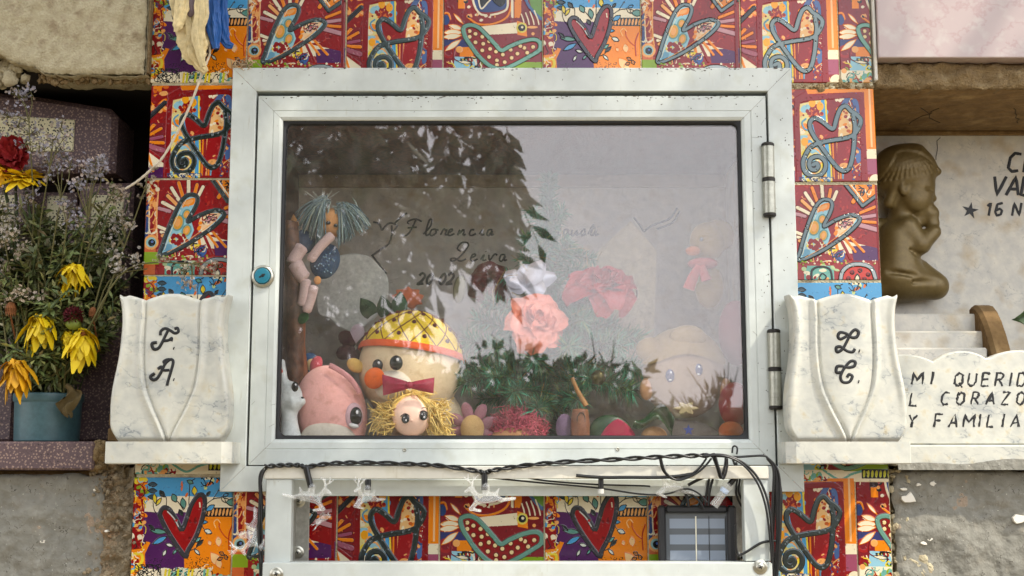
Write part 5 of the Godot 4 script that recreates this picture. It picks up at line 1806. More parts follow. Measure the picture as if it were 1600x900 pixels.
func cherub() -> void:
	var z := -0.245
	var g := func(x: float, y: float, dz := 0.0) -> Vector3: return P(x, y, z) + Vector3(0, 0, dz)
	var s := 0.001 * 1.12
	var lo: Vector3 = g.call(1352, 482) - Vector3(0, 0, 0.03)
	var hi: Vector3 = g.call(1484, 216) + Vector3(0, 0, 0.062)
	var f := Field.new(lo, hi, 0.0023)
	var r3 := func(a: float, b: float, c: float) -> Vector3: return Vector3(a, b, c) * s
	# body and robe
	f.cap(g.call(1402, 374, 0.004), g.call(1400, 432, 0.006), 32 * s, 38 * s, 0.012)
	f.ell(g.call(1404, 438, 0.006), r3.call(46, 26, 30), 0.016)
	f.cap(g.call(1400, 440, 0.008), g.call(1455, 447, 0.008), 25 * s, 19 * s, 0.014)
	f.cap(g.call(1370, 452, 0.006), g.call(1462, 452, 0.004), 19 * s, 15 * s, 0.012)
	f.cap(g.call(1440, 420, 0.0), g.call(1462, 446, 0.004), 13 * s, 17 * s, 0.012)
	# wing
	f.ell(g.call(1380, 372, -0.008), r3.call(26, 34, 11), 0.006, Basis(Vector3.BACK, 0.25))
	f.cap(g.call(1372, 352, -0.006), g.call(1402, 350, 0.0), 8 * s, 9 * s, 0.008)
	f.cap(g.call(1372, 352, -0.006), g.call(1384, 398, -0.01), 9 * s, 6 * s, 0.008)
	# shoulder, arm, hands
	f.cap(g.call(1412, 358, 0.022), g.call(1430, 386, 0.026), 18 * s, 15.5 * s, 0.008)
	f.cap(g.call(1430, 386, 0.026), g.call(1452, 366, 0.022), 15.5 * s, 12 * s, 0.006)
	f.cap(g.call(1428, 352, 0.010), g.call(1446, 336, 0.014), 11 * s, 12 * s, 0.006)
	f.ell(g.call(1449, 337, 0.018), r3.call(13.5, 14.5, 11), 0.005)
	f.ell(g.call(1452, 352, 0.018), r3.call(11, 11, 10), 0.005)
	# neck and head
	f.cap(g.call(1406, 338, 0.004), g.call(1408, 320, 0.006), 19 * s, 20 * s, 0.008)
	f.ell(g.call(1410, 274, 0.004), r3.call(49, 48, 37), 0.010)
	f.ell(g.call(1430, 300, 0.010), r3.call(27, 34, 27), 0.012)
	f.ell(g.call(1424, 317, 0.027), r3.call(20, 19, 13), 0.007)
	f.cap(g.call(1440, 336, 0.012), g.call(1432, 338, 0.014), 6 * s, 9 * s, 0.008)
	f.cap(g.call(1449, 303, 0.014), g.call(1454, 313, 0.015), 4 * s, 5.5 * s, 0.004)
	f.cap(g.call(1447, 325, 0.012), g.call(1443, 327, 0.018), 3.5 * s, 4 * s, 0.004)
	f.cap(g.call(1444, 331, 0.012), g.call(1441, 331, 0.018), 3.5 * s, 4 * s, 0.004)
	# hair with its peak and locks
	f.cap(g.call(1425, 252, 0.014), g.call(1460, 270, 0.012), 25 * s, 6 * s, 0.010)
	f.cap(g.call(1428, 272, 0.030), g.call(1462, 271, 0.014), 8 * s, 4 * s, 0.006)
	var hc := Vector2(1411, 266)
	var hr := Vector2(51, 41)
	f.ell(g.call(hc.x, hc.y, 0.004), r3.call(hr.x, hr.y, 41), 0.005)
	for k in 13:
		var e := Vector2(lerpf(1370, 1460, k / 12.0), 288 - 15.0 * pow(k / 12.0, 1.6))
		var from := Vector2(1393, 243)
		var mid := from.lerp(e, 0.45) + Vector2(7, -7 - 0.6 * k)
		var last := Vector3.ZERO
		for j in range(1, 9):
			var t := j / 8.0
			var p := from.lerp(mid, t).lerp(mid.lerp(e, t), t)
			var dd := (p - hc) / hr
			var h: float = 41.0 * s * sqrt(maxf(0.02, 1.0 - dd.length_squared()))
			var w: Vector3 = g.call(p.x, p.y, 0.004 + h)
			if j > 1 and dd.length_squared() < 0.97:
				f.cap(last, w, (1.5 if k % 2 == 0 else 1.0) * s, 1.1 * s, 0.0035, true)
			last = w
	f.cap(g.call(1384, 320, 0.018), g.call(1392, 296, 0.026), 9 * s, 8 * s, 0.006)
	# ear
	f.ell(g.call(1403, 300, 0.036), r3.call(9, 13, 6), 0.002)
	f.ell(g.call(1404, 300, 0.0435), r3.call(4.5, 7.5, 4), 0.002, Basis.IDENTITY, true)
	# folds
	f.cap(g.call(1436, 352, 0.040), g.call(1441, 372, 0.043), 1.8 * s, 1.6 * s, 0.004, true)
	f.cap(g.call(1428, 404, 0.034), g.call(1448, 404, 0.022), 2.4 * s, 2.0 * s, 0.006, true)
	f.cap(g.call(1412, 396, 0.037), g.call(1426, 404, 0.037), 2.2 * s, 2.2 * s, 0.006, true)
	f.cap(g.call(1378, 430, 0.044), g.call(1420, 437, 0.046), 2.6 * s, 2.4 * s, 0.008, true)
	f.cap(g.call(1416, 446, 0.041), g.call(1452, 444, 0.034), 2.4 * s, 2.2 * s, 0.007, true)
	f.cap(g.call(1437, 302, 0.0385), g.call(1447, 303, 0.031), 1.6 * s, 1.2 * s, 0.005, true)
	f.cap(g.call(1441, 328.3, 0.028), g.call(1452, 328, 0.018), 1.2 * s, 1.2 * s, 0.003, true)
	f.cap(g.call(1398, 342, 0.032), g.call(1436, 343, 0.030), 2.0 * s, 2.0 * s, 0.005, true)
	var mb := MB.new()
	f.net(mb)
	solo("praying_child_figure", mb, M.bronze, g.call(1415, 470), "bronze coloured kneeling child figure with folded hands on the marble plaque", "statue")


func left_niche() -> void:
	var sl := thing("terrazzo_sill", Vector3(-0.8, 1.296, 0.0), "dark purple terrazzo sill under the flower pot", "sill")
	var mb := MB.new()
	mb.span(Vector3(-1.28, 1.2965, -0.44), Vector3(-0.638, 1.340, 0.030), 0.003)
	part(sl, "slab", mb, M.terrazzo)
	var ch := MB.new()
	lumps(ch, 30, func(r): return Vector3(-0.640 + r.randf_range(-0.006, 0.010), r.randf_range(1.30, 1.336), r.randf_range(0.0, 0.026)), 0.004, 0.010, 21)
	part(sl, "broken_end", ch, M.earth)
	# the headstone that stands in the niche
	var h := thing("terrazzo_headstone", Vector3(-0.8, 1.340, -0.14), "dark terrazzo headstone with cream speckled inlays, standing in the left niche", "headstone")
	var z := -0.085
	var t0 := P(-120, 132, z)
	var t1 := P(60, 150, z)
	var t2 := P(171, 168, z)
	var bt := P(171, 269, z)
	var hi := PackedVector2Array([Vector2(t0.x, t0.y), Vector2(t1.x, t1.y), Vector2(t2.x, t2.y), Vector2(t2.x + 0.013, t2.y - 0.014), Vector2(t2.x + 0.013, bt.y), Vector2(t0.x, bt.y)])
	mb = MB.new()
	mb.prism(hi, z - 0.10, z, 0.009)
	part(h, "head", mb, M.terrazzo)
	mb = MB.new()
	var i0 := P(-100, 184, z)
	var i1 := P(115, 237, z)
	mb.prism(PackedVector2Array([Vector2(i0.x, i0.y + 0.012), Vector2(i1.x, i0.y - 0.004), Vector2(i1.x, i1.y), Vector2(i0.x, i1.y)]), z - 0.005, z + 0.0025, 0.0012)
	part(h, "inlay", mb, M.speckled)
	for q in [[124, 192], [-60, 20]]:
		mb = MB.new()
		var a := P(q[0], 285, z - 0.02)
		var b := P(q[1], 690, z - 0.02)
		mb.span(Vector3(a.x, 1.3405, z - 0.09), Vector3(b.x, a.y, z - 0.02), 0.006)
		part(h, "side_column", mb, M.terrazzo)
		mb = MB.new()
		var c := P(q[0] + 20, 305, z - 0.02)
		var d := P(q[1] - 7, 520, z - 0.02)
		mb.span(Vector3(c.x, d.y, z - 0.03), Vector3(d.x, c.y, z - 0.0175), 0.0015)
		part(h, "inlay", mb, M.speckled)
	mb = MB.new()
	var e0 := P(22, 300, z - 0.06)
	mb.span(Vector3(e0.x, 1.3405, z - 0.085), Vector3(P(122, 300, z - 0.06).x, e0.y, z - 0.06), 0.002)
	part(h, "back_panel", mb, M.terrazzo)
	mb = MB.new()
	var f0 := P(74, 306, z - 0.06)
	var f1 := P(102, 392, z - 0.06)
	mb.span(Vector3(f0.x, f1.y, z - 0.07), Vector3(f1.x, f0.y, z - 0.0585), 0.0015)
	part(h, "inlay", mb, M.speckled)
	mb = MB.new()
	for k in 3:
		mb.span(Vector3(-0.635 + 0.001 * k, 1.3405 + 0.024 * k, -0.05), Vector3(-0.613, 1.3405 + 0.024 * k + 0.022, -0.02), 0.003)
	solo("brick_stub", mb, M.brown, Vector3(-0.62, 1.3405, -0.03), "small stub of brown bricks in the gap beside the left marble vase", "bricks")


# ------------------------------------------------------------------ the bouquet
func petal(mb: MB, at: Vector3, out: Vector3, down: Vector3, l: float, w: float, droop: float) -> void:
	var side := out.cross(down).normalized()
	var rows := []
	for j in 6:
		var t := j / 5.0
		var c := at + out * l * (t - 0.5 * droop * t * t) + down * l * droop * t * t
		var ww := w * (0.35 + 0.9 * sin(PI * minf(1.0, t * 0.80 + 0.08))) * 0.5
		if j == 5:
			ww = w * 0.16
		var dip := (out * 0.3 + down).normalized() * w * 0.12
		rows.append([c - side * ww, c + dip, c + side * ww])
	mb.grid(rows)


func yellow_flower(px: float, py: float, z: float, r: float, face: Vector3, droop: float, tone: Color, label: String, foot: Vector2) -> void:
	var at := P(px, py, z)
	var o := thing("yellow_flower", at, label, "flower", "wilting yellow flowers in the pot")
	var pet := MB.new()
	var a := face.cross(Vector3.UP if absf(face.y) < 0.9 else Vector3.RIGHT).normalized()
	var b := a.cross(face).normalized()
	for ring in 3:
		var n: int = [15, 12, 8][ring]
		for k in n:
			var ang := TAU * (k + 0.37 * ring) / n + rng.randfn(0, 0.12)
			var out := (a * cos(ang) + b * sin(ang) + face * (0.15 + 0.25 * ring)).normalized()
			pet.tint = Color(1, 1, 1) * rng.randf_range(0.78, 1.05)
			petal(pet, at + face * (0.002 * ring) + out * r * 0.08, out, Vector3(rng.randfn(0, 0.15), -1, rng.randfn(0, 0.15)).normalized(), r * rng.randf_range(0.8, 1.15) * (1.0 - 0.18 * ring), r * 0.34, clampf(droop + rng.randfn(0, 0.12), 0.0, 1.0))
	var pm := mat(tone, 0.6)
	pm.vertex_color_use_as_albedo = true
	pm.backlight_enabled = true
	pm.backlight = Color(0.45, 0.38, 0.04)
	part(o, "petals", pet, pm)
	var ce := MB.new()
	ce.ball(at + face * r * 0.10, Vector3.ONE * r * 0.17, Basis.IDENTITY, 12, 8, func(d): return 1.0 + 0.2 * sin(d.x * 23.0) * sin(d.y * 19.0))
	part(o, "centre", ce, mat(Color(0.46, 0.25, 0.05), 0.9))
	var st := MB.new()
	var f := P(foot.x, foot.y, -0.02)
	var path := []
	for k in 9:
		var t := k / 8.0
		path.append((at - face * r * 0.15).lerp(f, t) + Vector3(0.006 * sin(t * 5.0), 0.012 * sin(t * PI), -0.012 * sin(t * PI)))
	st.tube(path, 0.0026, 7)
	part(o, "stem", st, M.stem)


func floret(mb: MB, at: Vector3, r: float) -> void:
	var up := Vector3(rng.randfn(0, 1), rng.randfn(0, 1), rng.randfn(0, 1) + 0.4).normalized()
	var a := up.cross(Vector3(0.3, 0.5, 0.8)).normalized()
	var b := up.cross(a)
	var c := mb.vert(at - up * r * 0.4)
	var n := 5
	for k in n:
		var t0 := TAU * k / n
		var d := a * cos(t0) + b * sin(t0)
		var e := (a * -sin(t0) + b * cos(t0)) * r * 0.5
		var p := mb.vert(at + d * r - e + up * r * 0.5)
		var q := mb.vert(at + d * r * 1.25 + up * r * 0.25)
		var s := mb.vert(at + d * r + e + up * r * 0.5)
		mb.tri_i(c, p, q)
		mb.tri_i(c, q, s)


func statice(foot: Vector3, pts: Array, z: float, heads: Array, tone: int, label: String) -> void:
	var o := thing("dried_sprig", foot, label, "sprig", "dried statice sprigs in the pot")
	var path := []
	var ctl := [foot]
	for k in range(0, pts.size(), 2):
		ctl.append(P(pts[k], pts[k + 1], z + 0.02 * sin(k * 1.7)))
	for k in ctl.size() - 1:
		for j in 5:
			var t := j / 5.0
			path.append(ctl[k].cubic_interpolate(ctl[k + 1], ctl[maxi(0, k - 1)], ctl[mini(ctl.size() - 1, k + 2)], t))
	path.append(ctl[-1])
	var rad := []
	for k in path.size():
		rad.append(lerpf(0.0022, 0.0008, float(k) / path.size()))
	var st := MB.new()
	st.tube(path, rad, 6)
	var fl := MB.new()
	for h in heads:
		var c := P(h[0], h[1], z + rng.randfn(0, 0.012))
		var from: Vector3 = path[path.size() - 1]
		var bd := 1e9
		for p in path:
			var dd: float = p.distance_to(c) + (0.0 if p.y < c.y else 0.03)
			if dd < bd and p.distance_to(c) > 0.006:
				bd = dd
				from = p
		st.tube([from, from.lerp(c, 0.5) + Vector3(rng.randfn(0, 0.003), 0.003, rng.randfn(0, 0.003)), c], [0.0010, 0.0008, 0.0006], 5)
		for k in int(h[2] * 1.25):
			var d := Vector3(rng.randfn(0, h[3]), rng.randfn(0, h[3] * 0.8), rng.randfn(0, h[3] * 0.8)) * 0.001
			var q := c + d
			if k % 3 == 0:
				st.tube([c - Vector3(0, 0.004, 0), q], [0.0006, 0.0004], 4, false)
			var base: Color = [Color(0.30, 0.28, 0.32), Color(0.38, 0.31, 0.24), Color(0.41, 0.37, 0.32)][tone]
			fl.tint = (base * rng.randf_range(0.6, 1.25)).lerp(Color(0.40, 0.30, 0.2), 0.7 if rng.randf() < 0.25 else 0.0)
			floret(fl, q, rng.randf_range(0.0016, 0.0028))
	part(o, "stem", st, M.dry_stem)
	part(o, "florets", fl, M.floret).set_meta("kind", "stuff")


func leafy(foot: Vector3, tip: Vector3, n: int, size: float, tone: float) -> void:
	var o := thing("leafy_stem", foot, "leafy green stem among the flowers in the blue pot", "stem", "leafy stems in the blue pot")
	var st := MB.new()
	var lf := MB.new()
	var path := []
	var bend := Vector3(rng.randfn(0, 0.02), 0.02, rng.randfn(0, 0.02))
	for k in 10:
		var t := k / 9.0
		path.append(foot.lerp(tip, t) + bend * sin(t * PI))
	st.tube(path, 0.0014, 5)
	for k in n:
		var t := rng.randf_range(0.18, 1.0)
		var at: Vector3 = path[clampi(int(t * 9), 0, 8)].lerp(path[clampi(int(t * 9) + 1, 0, 9)], fmod(t * 9, 1.0))
		var d := Vector3(rng.randfn(0, 1), rng.randfn(0.1, 0.7), rng.randfn(0.25, 0.8)).normalized()
		at += d * rng.randf_range(0.0, 0.012)
		var g := rng.randf_range(0.6, 1.3) * tone
		lf.tint = Color(0.10 * g, 0.135 * g, 0.04 * g).lerp([Color(0.22, 0.20, 0.06), Color(0.20, 0.14, 0.06)][rng.randi() % 2] * g, rng.randf() * rng.randf())
		lf.leaf(at, d, Vector3(rng.randfn(0, 0.5), 1, rng.randfn(0.4, 0.5)).normalized(), size * rng.randf_range(0.6, 1.4), size * rng.randf_range(0.28, 0.48))
	part(o, "stem", st, M.stem)
	part(o, "leaves", lf, M.leaf).set_meta("kind", "stuff")


func bouquet() -> void:
	rng.seed = 300
	M.stem = mat(Color(0.21, 0.26, 0.10), 0.6)
	M.dry_stem = mat(Color(0.33, 0.31, 0.14), 0.7)
	M.floret = mat(Color.WHITE, 0.8)
	M.floret.vertex_color_use_as_albedo = true
	M.leaf = mat(Color.WHITE, 0.5)
	M.leaf.vertex_color_use_as_albedo = true
	M.leaf.backlight_enabled = true
	M.leaf.backlight = Color(0.10, 0.13, 0.03)
	# the pot
	var zc := -0.045
	var c := P(73, 688, zc)
	var base := Vector3(c.x, 1.3402, zc)
	var pot := thing("flower_pot", base, "blue green plastic flower pot on the terrazzo sill", "pot")
	var mb := MB.new()
	var hh := 0.076
	var prof := []
	for q in [[0.0, 0.0], [0.0535, 0.0], [0.0565, 0.003], [0.0585, hh * 0.80], [0.0588, hh * 0.83], [0.0612, hh * 0.85], [0.0618, hh * 0.96], [0.0608, hh], [0.0585, hh], [0.057, hh * 0.9], [0.056, 0.05], [0.0, 0.05]]:
		prof.append(Vector2(q[0] * 0.875, q[1]))
	mb.lathe(prof, 56, Transform3D(Basis.IDENTITY, base))
	part(pot, "body", mb, dusty(Color(0.27, 0.39, 0.41), 0.42, 0.01))
	var soil := MB.new()
	soil.lathe([Vector2(0.0495, 0.066), Vector2(0.03, 0.072), Vector2(0.0, 0.074)], 24, Transform3D(Basis.IDENTITY, base))
	part(pot, "soil", soil, M.dark)
	var top := base + Vector3(0, 0.07, 0)
	# foliage
	for k in 44:
		var tx := rng.randf_range(-45, 190)
		var ty := rng.randf_range(330, 570)
		if tx > 130 and ty > 520:
			tx -= 70
		if rng.randf() < 0.25:
			ty = rng.randf_range(280, 400)
		var tip := P(tx, ty, rng.randf_range(-0.075, 0.03))
		leafy(top + Vector3(rng.randf_range(-0.04, 0.04), 0, rng.randf_range(-0.03, 0.03)), tip, 150, 0.019, rng.randf_range(0.55, 1.0))
	for q in [[178, 285, 40, 0.016], [170, 330, 40, 0.016], [205, 300, 18, 0.012], [190, 480, 34, 0.014], [175, 460, 26, 0.014], [150, 300, 30, 0.015], [135, 345, 24, 0.018], [60, 570, 40, 0.016], [20, 545, 46, 0.016], [225, 415, 26, 0.012], [40, 600, 36, 0.014]]:
		leafy(top + Vector3(rng.randf_range(-0.02, 0.045), 0, rng.randf_range(-0.01, 0.03)), P(q[0], q[1], rng.randf_range(-0.03, 0.02)), int(q[2] * 1.7), q[3], 1.35)
	for k in 26:
		leafy(top + Vector3(rng.randf_range(-0.035, 0.035), 0, rng.randf_range(-0.02, 0.03)), P(rng.randf_range(-20, 165), rng.randf_range(340, 560), rng.randf_range(-0.02, 0.035)), 90, 0.017, rng.randf_range(0.9, 1.5))
	# yellow flowers
	var dn := Vector3(0.1, -0.25, 0.95).normalized()
	yellow_flower(117, 420, 0.02, 0.034, Vector3(0.15, -0.2, 0.95).normalized(), 0.85, Color(0.88, 0.76, 0.03), "yellow wilted flower hanging in the middle of the bouquet", Vector2(85, 615))
	yellow_flower(62, 500, 0.03, 0.036, Vector3(-0.1, 0.15, 0.95).normalized(), 0.9, Color(0.89, 0.77, 0.03), "yellow wilted flower hanging above the pot's left half", Vector2(88, 612))
	yellow_flower(128, 524, 0.03, 0.038, Vector3(0.45, 0.35, 0.8).normalized(), 0.92, Color(0.90, 0.78, 0.03), "yellow drooping flower nearest to the marble vase", Vector2(112, 612))
	yellow_flower(112, 524, 0.02, 0.025, Vector3(-0.7, 0.3, 0.6).normalized(), 0.7, Color(0.87, 0.75, 0.04), "thin yellow flower losing petals under the dark red one", Vector2(104, 612))
	yellow_flower(25, 572, 0.045, 0.038, Vector3(0.05, 0.0, 1.0).normalized(), 0.85, Color(0.84, 0.62, 0.03), "yellow and brown withered flower hanging over the pot's rim", Vector2(55, 612))
	yellow_flower(38, 278, 0.0, 0.036, Vector3(0.1, 0.75, 0.6).normalized(), 0.25, Color(0.89, 0.75, 0.04), "open yellow flower right under the large red bloom", Vector2(45, 610))
	yellow_flower(-2, 262, 0.0, 0.03, Vector3(0.1, 0.5, 0.8).normalized(), 0.4, Color(0.86, 0.64, 0.03), "yellow flower cut by the left edge beside the red bloom", Vector2(40, 610))
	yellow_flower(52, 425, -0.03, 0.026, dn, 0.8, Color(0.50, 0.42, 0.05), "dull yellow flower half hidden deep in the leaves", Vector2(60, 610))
	# red bloom
	var rp := P(20, 246, -0.005)
	var red := thing("red_flower", rp, "large ragged red fabric flower at the left edge", "flower")
	var pm := MB.new()
	for ring in 3:
		for k in 6:
			var ang := TAU * (k + 0.4 * ring) / 6 + rng.randfn(0, 0.15)
			var face := Vector3(0.15, 0.15, 0.95).normalized()
			var out := (Vector3(cos(ang), sin(ang), 0) + face * (0.1 + 0.45 * ring)).normalized()
			var sd := out.cross(face).normalized()
			var l := 0.031 * (1.0 - 0.22 * ring)
			var rows := []
			for j in 6:
				var t := j / 5.0
				var row := []
				for m in 7:
					var u := m / 3.0 - 1.0
					var w := l * 0.52 * pow(sin(PI * (0.12 + 0.62 * t)), 0.7)
					row.append(rp + out * l * t * (1.0 - 0.12 * u * u) + sd * u * w + face * (0.006 * sin(u * 6.0 + k) * t + 0.012 * t * t * (1 - ring * 0.4)) + face * 0.003 * ring)
				rows.append(row)
			pm.tint = Color(1, 1, 1) * rng.randf_range(0.75, 1.1)
			pm.grid(rows)
	var rm := mat(Color(0.52, 0.01, 0.025), 0.7)
	rm.vertex_color_use_as_albedo = true
	part(red, "petals", pm, rm)
	var rs := MB.new()
	rs.tube([rp - Vector3(0, 0, 0.006), P(30, 420, -0.02), P(55, 612, -0.04)], 0.0025, 6)
	part(red, "stem", rs, M.stem)
	# dark red pompon with its green cup
	var dp := P(115, 494, 0.035)
	var dr := thing("dark_red_flower", dp, "small round dark red flower above the drooping yellow ones", "flower")
	var db := MB.new()
	for k in 70:
		var y := 1.0 - 1.75 * (k + 0.5) / 70.0
		var a := k * 2.39996
		var rr := sqrt(1.0 - y * y)
		var d := Vector3(cos(a) * rr, sin(a) * rr, y)
		db.tint = Color(1, 1, 1) * rng.randf_range(0.6, 1.2)
		db.leaf(dp + d * 0.009, (d + Vector3(0, 0, 0.3)).normalized(), Vector3(0, 0, 1).cross(d).normalized() + d * 0.2, 0.0085, 0.007, 0.5)
	var dm := mat(Color(0.36, 0.015, 0.06), 0.75)
	dm.vertex_color_use_as_albedo = true
	part(dr, "petals", db, dm)
	var cup := MB.new()
	cup.ball(dp + Vector3(0.0, -0.012, 0.0), Vector3(0.012, 0.010, 0.010))
	part(dr, "cup", cup, mat(Color(0.40, 0.44, 0.12), 0.6))
	var ds := MB.new()
	ds.tube([dp + Vector3(0, -0.015, -0.002), P(112, 560, 0.01), P(100, 614, -0.03)], 0.0022, 6)
	part(dr, "stem", ds, M.stem)
	# dry seed heads
	var di := 0
	for q in [[17, 482, 0.011], [145, 487, 0.008]]:
		var p := P(q[0], q[1], 0.03)
		var sb := MB.new()
		for k in 16:
			var a := TAU * k / 16
			var d := Vector3(cos(a), 0, sin(a))
			sb.leaf(p + Vector3(0, q[2] * 0.8, 0) + d * q[2] * 0.5, (Vector3.DOWN + d * 0.25).normalized(), d, q[2] * 2.0, q[2] * 0.5, 0.3)
		sb.ball(p, Vector3(q[2] * 0.7, q[2] * 0.95, q[2] * 0.7))
		sb.tube([p + Vector3(0, -q[2], 0), P(q[0] + 10, q[1] + 60, 0.0), P(75, 614, -0.04)], 0.0015, 5)
		solo("dry_seed_head", sb, mat(Color(0.42, 0.24, 0.08), 0.85), p, ["orange brown dried flower head at the left edge of the bouquet", "small brown dried flower head right of the dark red flower"][di], "flower")
		di += 1
	# withered leaf over the rim
	var wl := MB.new()
	var rows := []
	for j in 14:
		var t := j / 13.0
		var row := []
		var cpos := P(lerpf(104, 112, t) + 10 * sin(t * 6.0), lerpf(602, 650, t), 0.022)
		for k in 7:
			var u := k / 3.0 - 1.0
			row.append(cpos + Vector3(u * 0.011 * (0.4 + sin(t * PI)), 0.004 * sin(u * 5.0 + t * 9.0), 0.005 * cos(u * 4.0 + t * 7.0)))
		rows.append(row)
	wl.grid(rows)
	solo("withered_leaf", wl, dusty(Color(0.34, 0.28, 0.14), 0.85), P(105, 600, 0.02), "brown withered leaf curling over the blue pot's rim", "leaf")
	# dried sprigs: foot, way points, heads (x, y, florets, spread in mm)
	var sp := [
		[[40, 500, 52, 340, 45, 190], [[15, 180, 26, 9], [30, 150, 30, 9], [48, 140, 16, 7], [10, 215, 24, 9], [28, 195, 30, 10], [55, 205, 28, 9], [70, 230, 18, 8], [40, 222, 26, 9], [25, 145, 14, 6]], 0],
		[[62, 520, 60, 380, 78, 260], [[62, 235, 22, 8], [82, 215, 26, 9], [95, 200, 22, 8], [75, 255, 24, 8], [96, 232, 16, 7], [104, 210, 12, 6]], 0],
		[[75, 520, 78, 420, 95, 310], [[90, 258, 26, 8], [110, 258, 22, 9], [75, 275, 14, 7], [100, 245, 16, 7]], 0],
		[[100, 520, 125, 400, 138, 340], [[138, 262, 30, 8], [150, 252, 26, 8], [160, 248, 20, 7], [145, 275, 26, 8], [156, 268, 22, 7], [125, 292, 24, 8], [118, 285, 18, 7]], 0],
		[[110, 520, 140, 380, 160, 330], [[180, 292, 22, 7], [190, 305, 18, 7], [176, 310, 18, 7]], 1],
		[[120, 560, 165, 420, 195, 370], [[185, 340, 26, 8], [195, 350, 22, 8], [180, 360, 16, 6], [204, 352, 12, 5]], 2],
		[[140, 520, 200, 370, 228, 290], [[228, 292, 10, 4], [236, 278, 10, 4], [222, 308, 8, 4], [240, 262, 7, 3]], 1],
		[[130, 540, 170, 440, 230, 420], [[178, 395, 26, 8], [186, 415, 24, 8], [212, 400, 18, 6], [172, 385, 20, 8], [190, 425, 18, 7], [214, 412, 12, 5]], 2],
		[[135, 520, 200, 420, 300, 412], [[250, 402, 12, 5], [270, 410, 14, 6], [290, 420, 18, 7], [308, 412, 16, 7], [325, 420, 16, 7], [340, 415, 12, 6], [288, 440, 14, 6], [300, 445, 10, 5]], 1],
		[[30, 560, 22, 470, 8, 380], [[5, 340, 24, 9], [12, 355, 26, 9], [18, 370, 24, 8], [4, 320, 16, 7], [2, 375, 22, 9], [22, 345, 18, 8]], 2],
		[[25, 580, 35, 450, 45, 410], [[32, 390, 18, 7], [42, 385, 16, 6], [28, 398, 14, 6], [8, 420, 24, 8], [14, 432, 20, 8], [2, 440, 20, 8]], 1],
		[[48, 600, 40, 520, 32, 475], [[20, 462, 22, 7], [35, 458, 18, 7], [48, 460, 14, 6], [60, 464, 12, 6], [12, 470, 12, 5]], 1],
		[[85, 560, 96, 420, 105, 350], [[105, 322, 20, 7], [115, 335, 22, 8], [122, 345, 18, 7], [98, 318, 14, 6], [110, 350, 14, 6]], 0],
		[[20, 590, 5, 500, -12, 400], [[-8, 300, 24, 9], [5, 292, 16, 7], [-12, 410, 24, 10]], 0],
		[[70, 540, 68, 420, 30, 330], [[25, 322, 20, 7], [35, 318, 14, 6], [52, 300, 16, 7], [45, 312, 18, 7]], 0],
	]
	var words := ["tall lavender dried sprig at the far left top of the bouquet", "lavender dried sprig before the cream inlay", "dried sprig rising just right of the red bloom", "dense lavender dried sprig below the headstone's top block", "thin dried sprig by the end of the white string", "dried sprig before the dark gap beside the tiles", "bare thin sprig reaching up to the tiles' eye motif", "whitish dried sprig before the cream column inlay", "long brown sprig lying across the ray heart tile", "pale dried sprig at the left edge, halfway up", "beige dried sprig curling left above the seed head", "beige dried sprig arching over the orange seed head", "grey lavender sprig between the columns", "sprig half outside the left edge", "lavender sprig leaning left under the open yellow flower"]
	for k in sp.size():
		statice(top + Vector3(rng.randf_range(-0.035, 0.035), 0, rng.randf_range(-0.03, 0.03)), sp[k][0], 0.015 if k != 8 else 0.03, sp[k][1], sp[k][2], words[k])


# ------------------------------------------------------------------ inside the niche
func fuzzy(col: Color, rough := 0.95) -> StandardMaterial3D:
	var m := skin(T.plush, 7.0, rough, T.fine, 0.14)
	m.albedo_color = col
	m.rim_enabled = true
	m.rim = 0.5
	m.rim_tint = 0.6
	return m


func eye(root: Node3D, at: Vector3, r: Vector3, col := Color(0.02, 0.02, 0.022)) -> void:
	var mb := MB.new()
	mb.ball(at, r, Basis.IDENTITY, 18, 12)
	var e := part(root, "eye", mb, mat(col, 0.12))
	var hl := MB.new()
	hl.ball(at + Vector3(r.x * 0.25, r.y * 0.4, r.z * 0.88), Vector3(r.x * 0.22, r.y * 0.22, r.z * 0.2), Basis.IDENTITY, 10, 6)
	part(e, "glint", hl, mat(Color(0.9, 0.9, 0.9), 0.3))


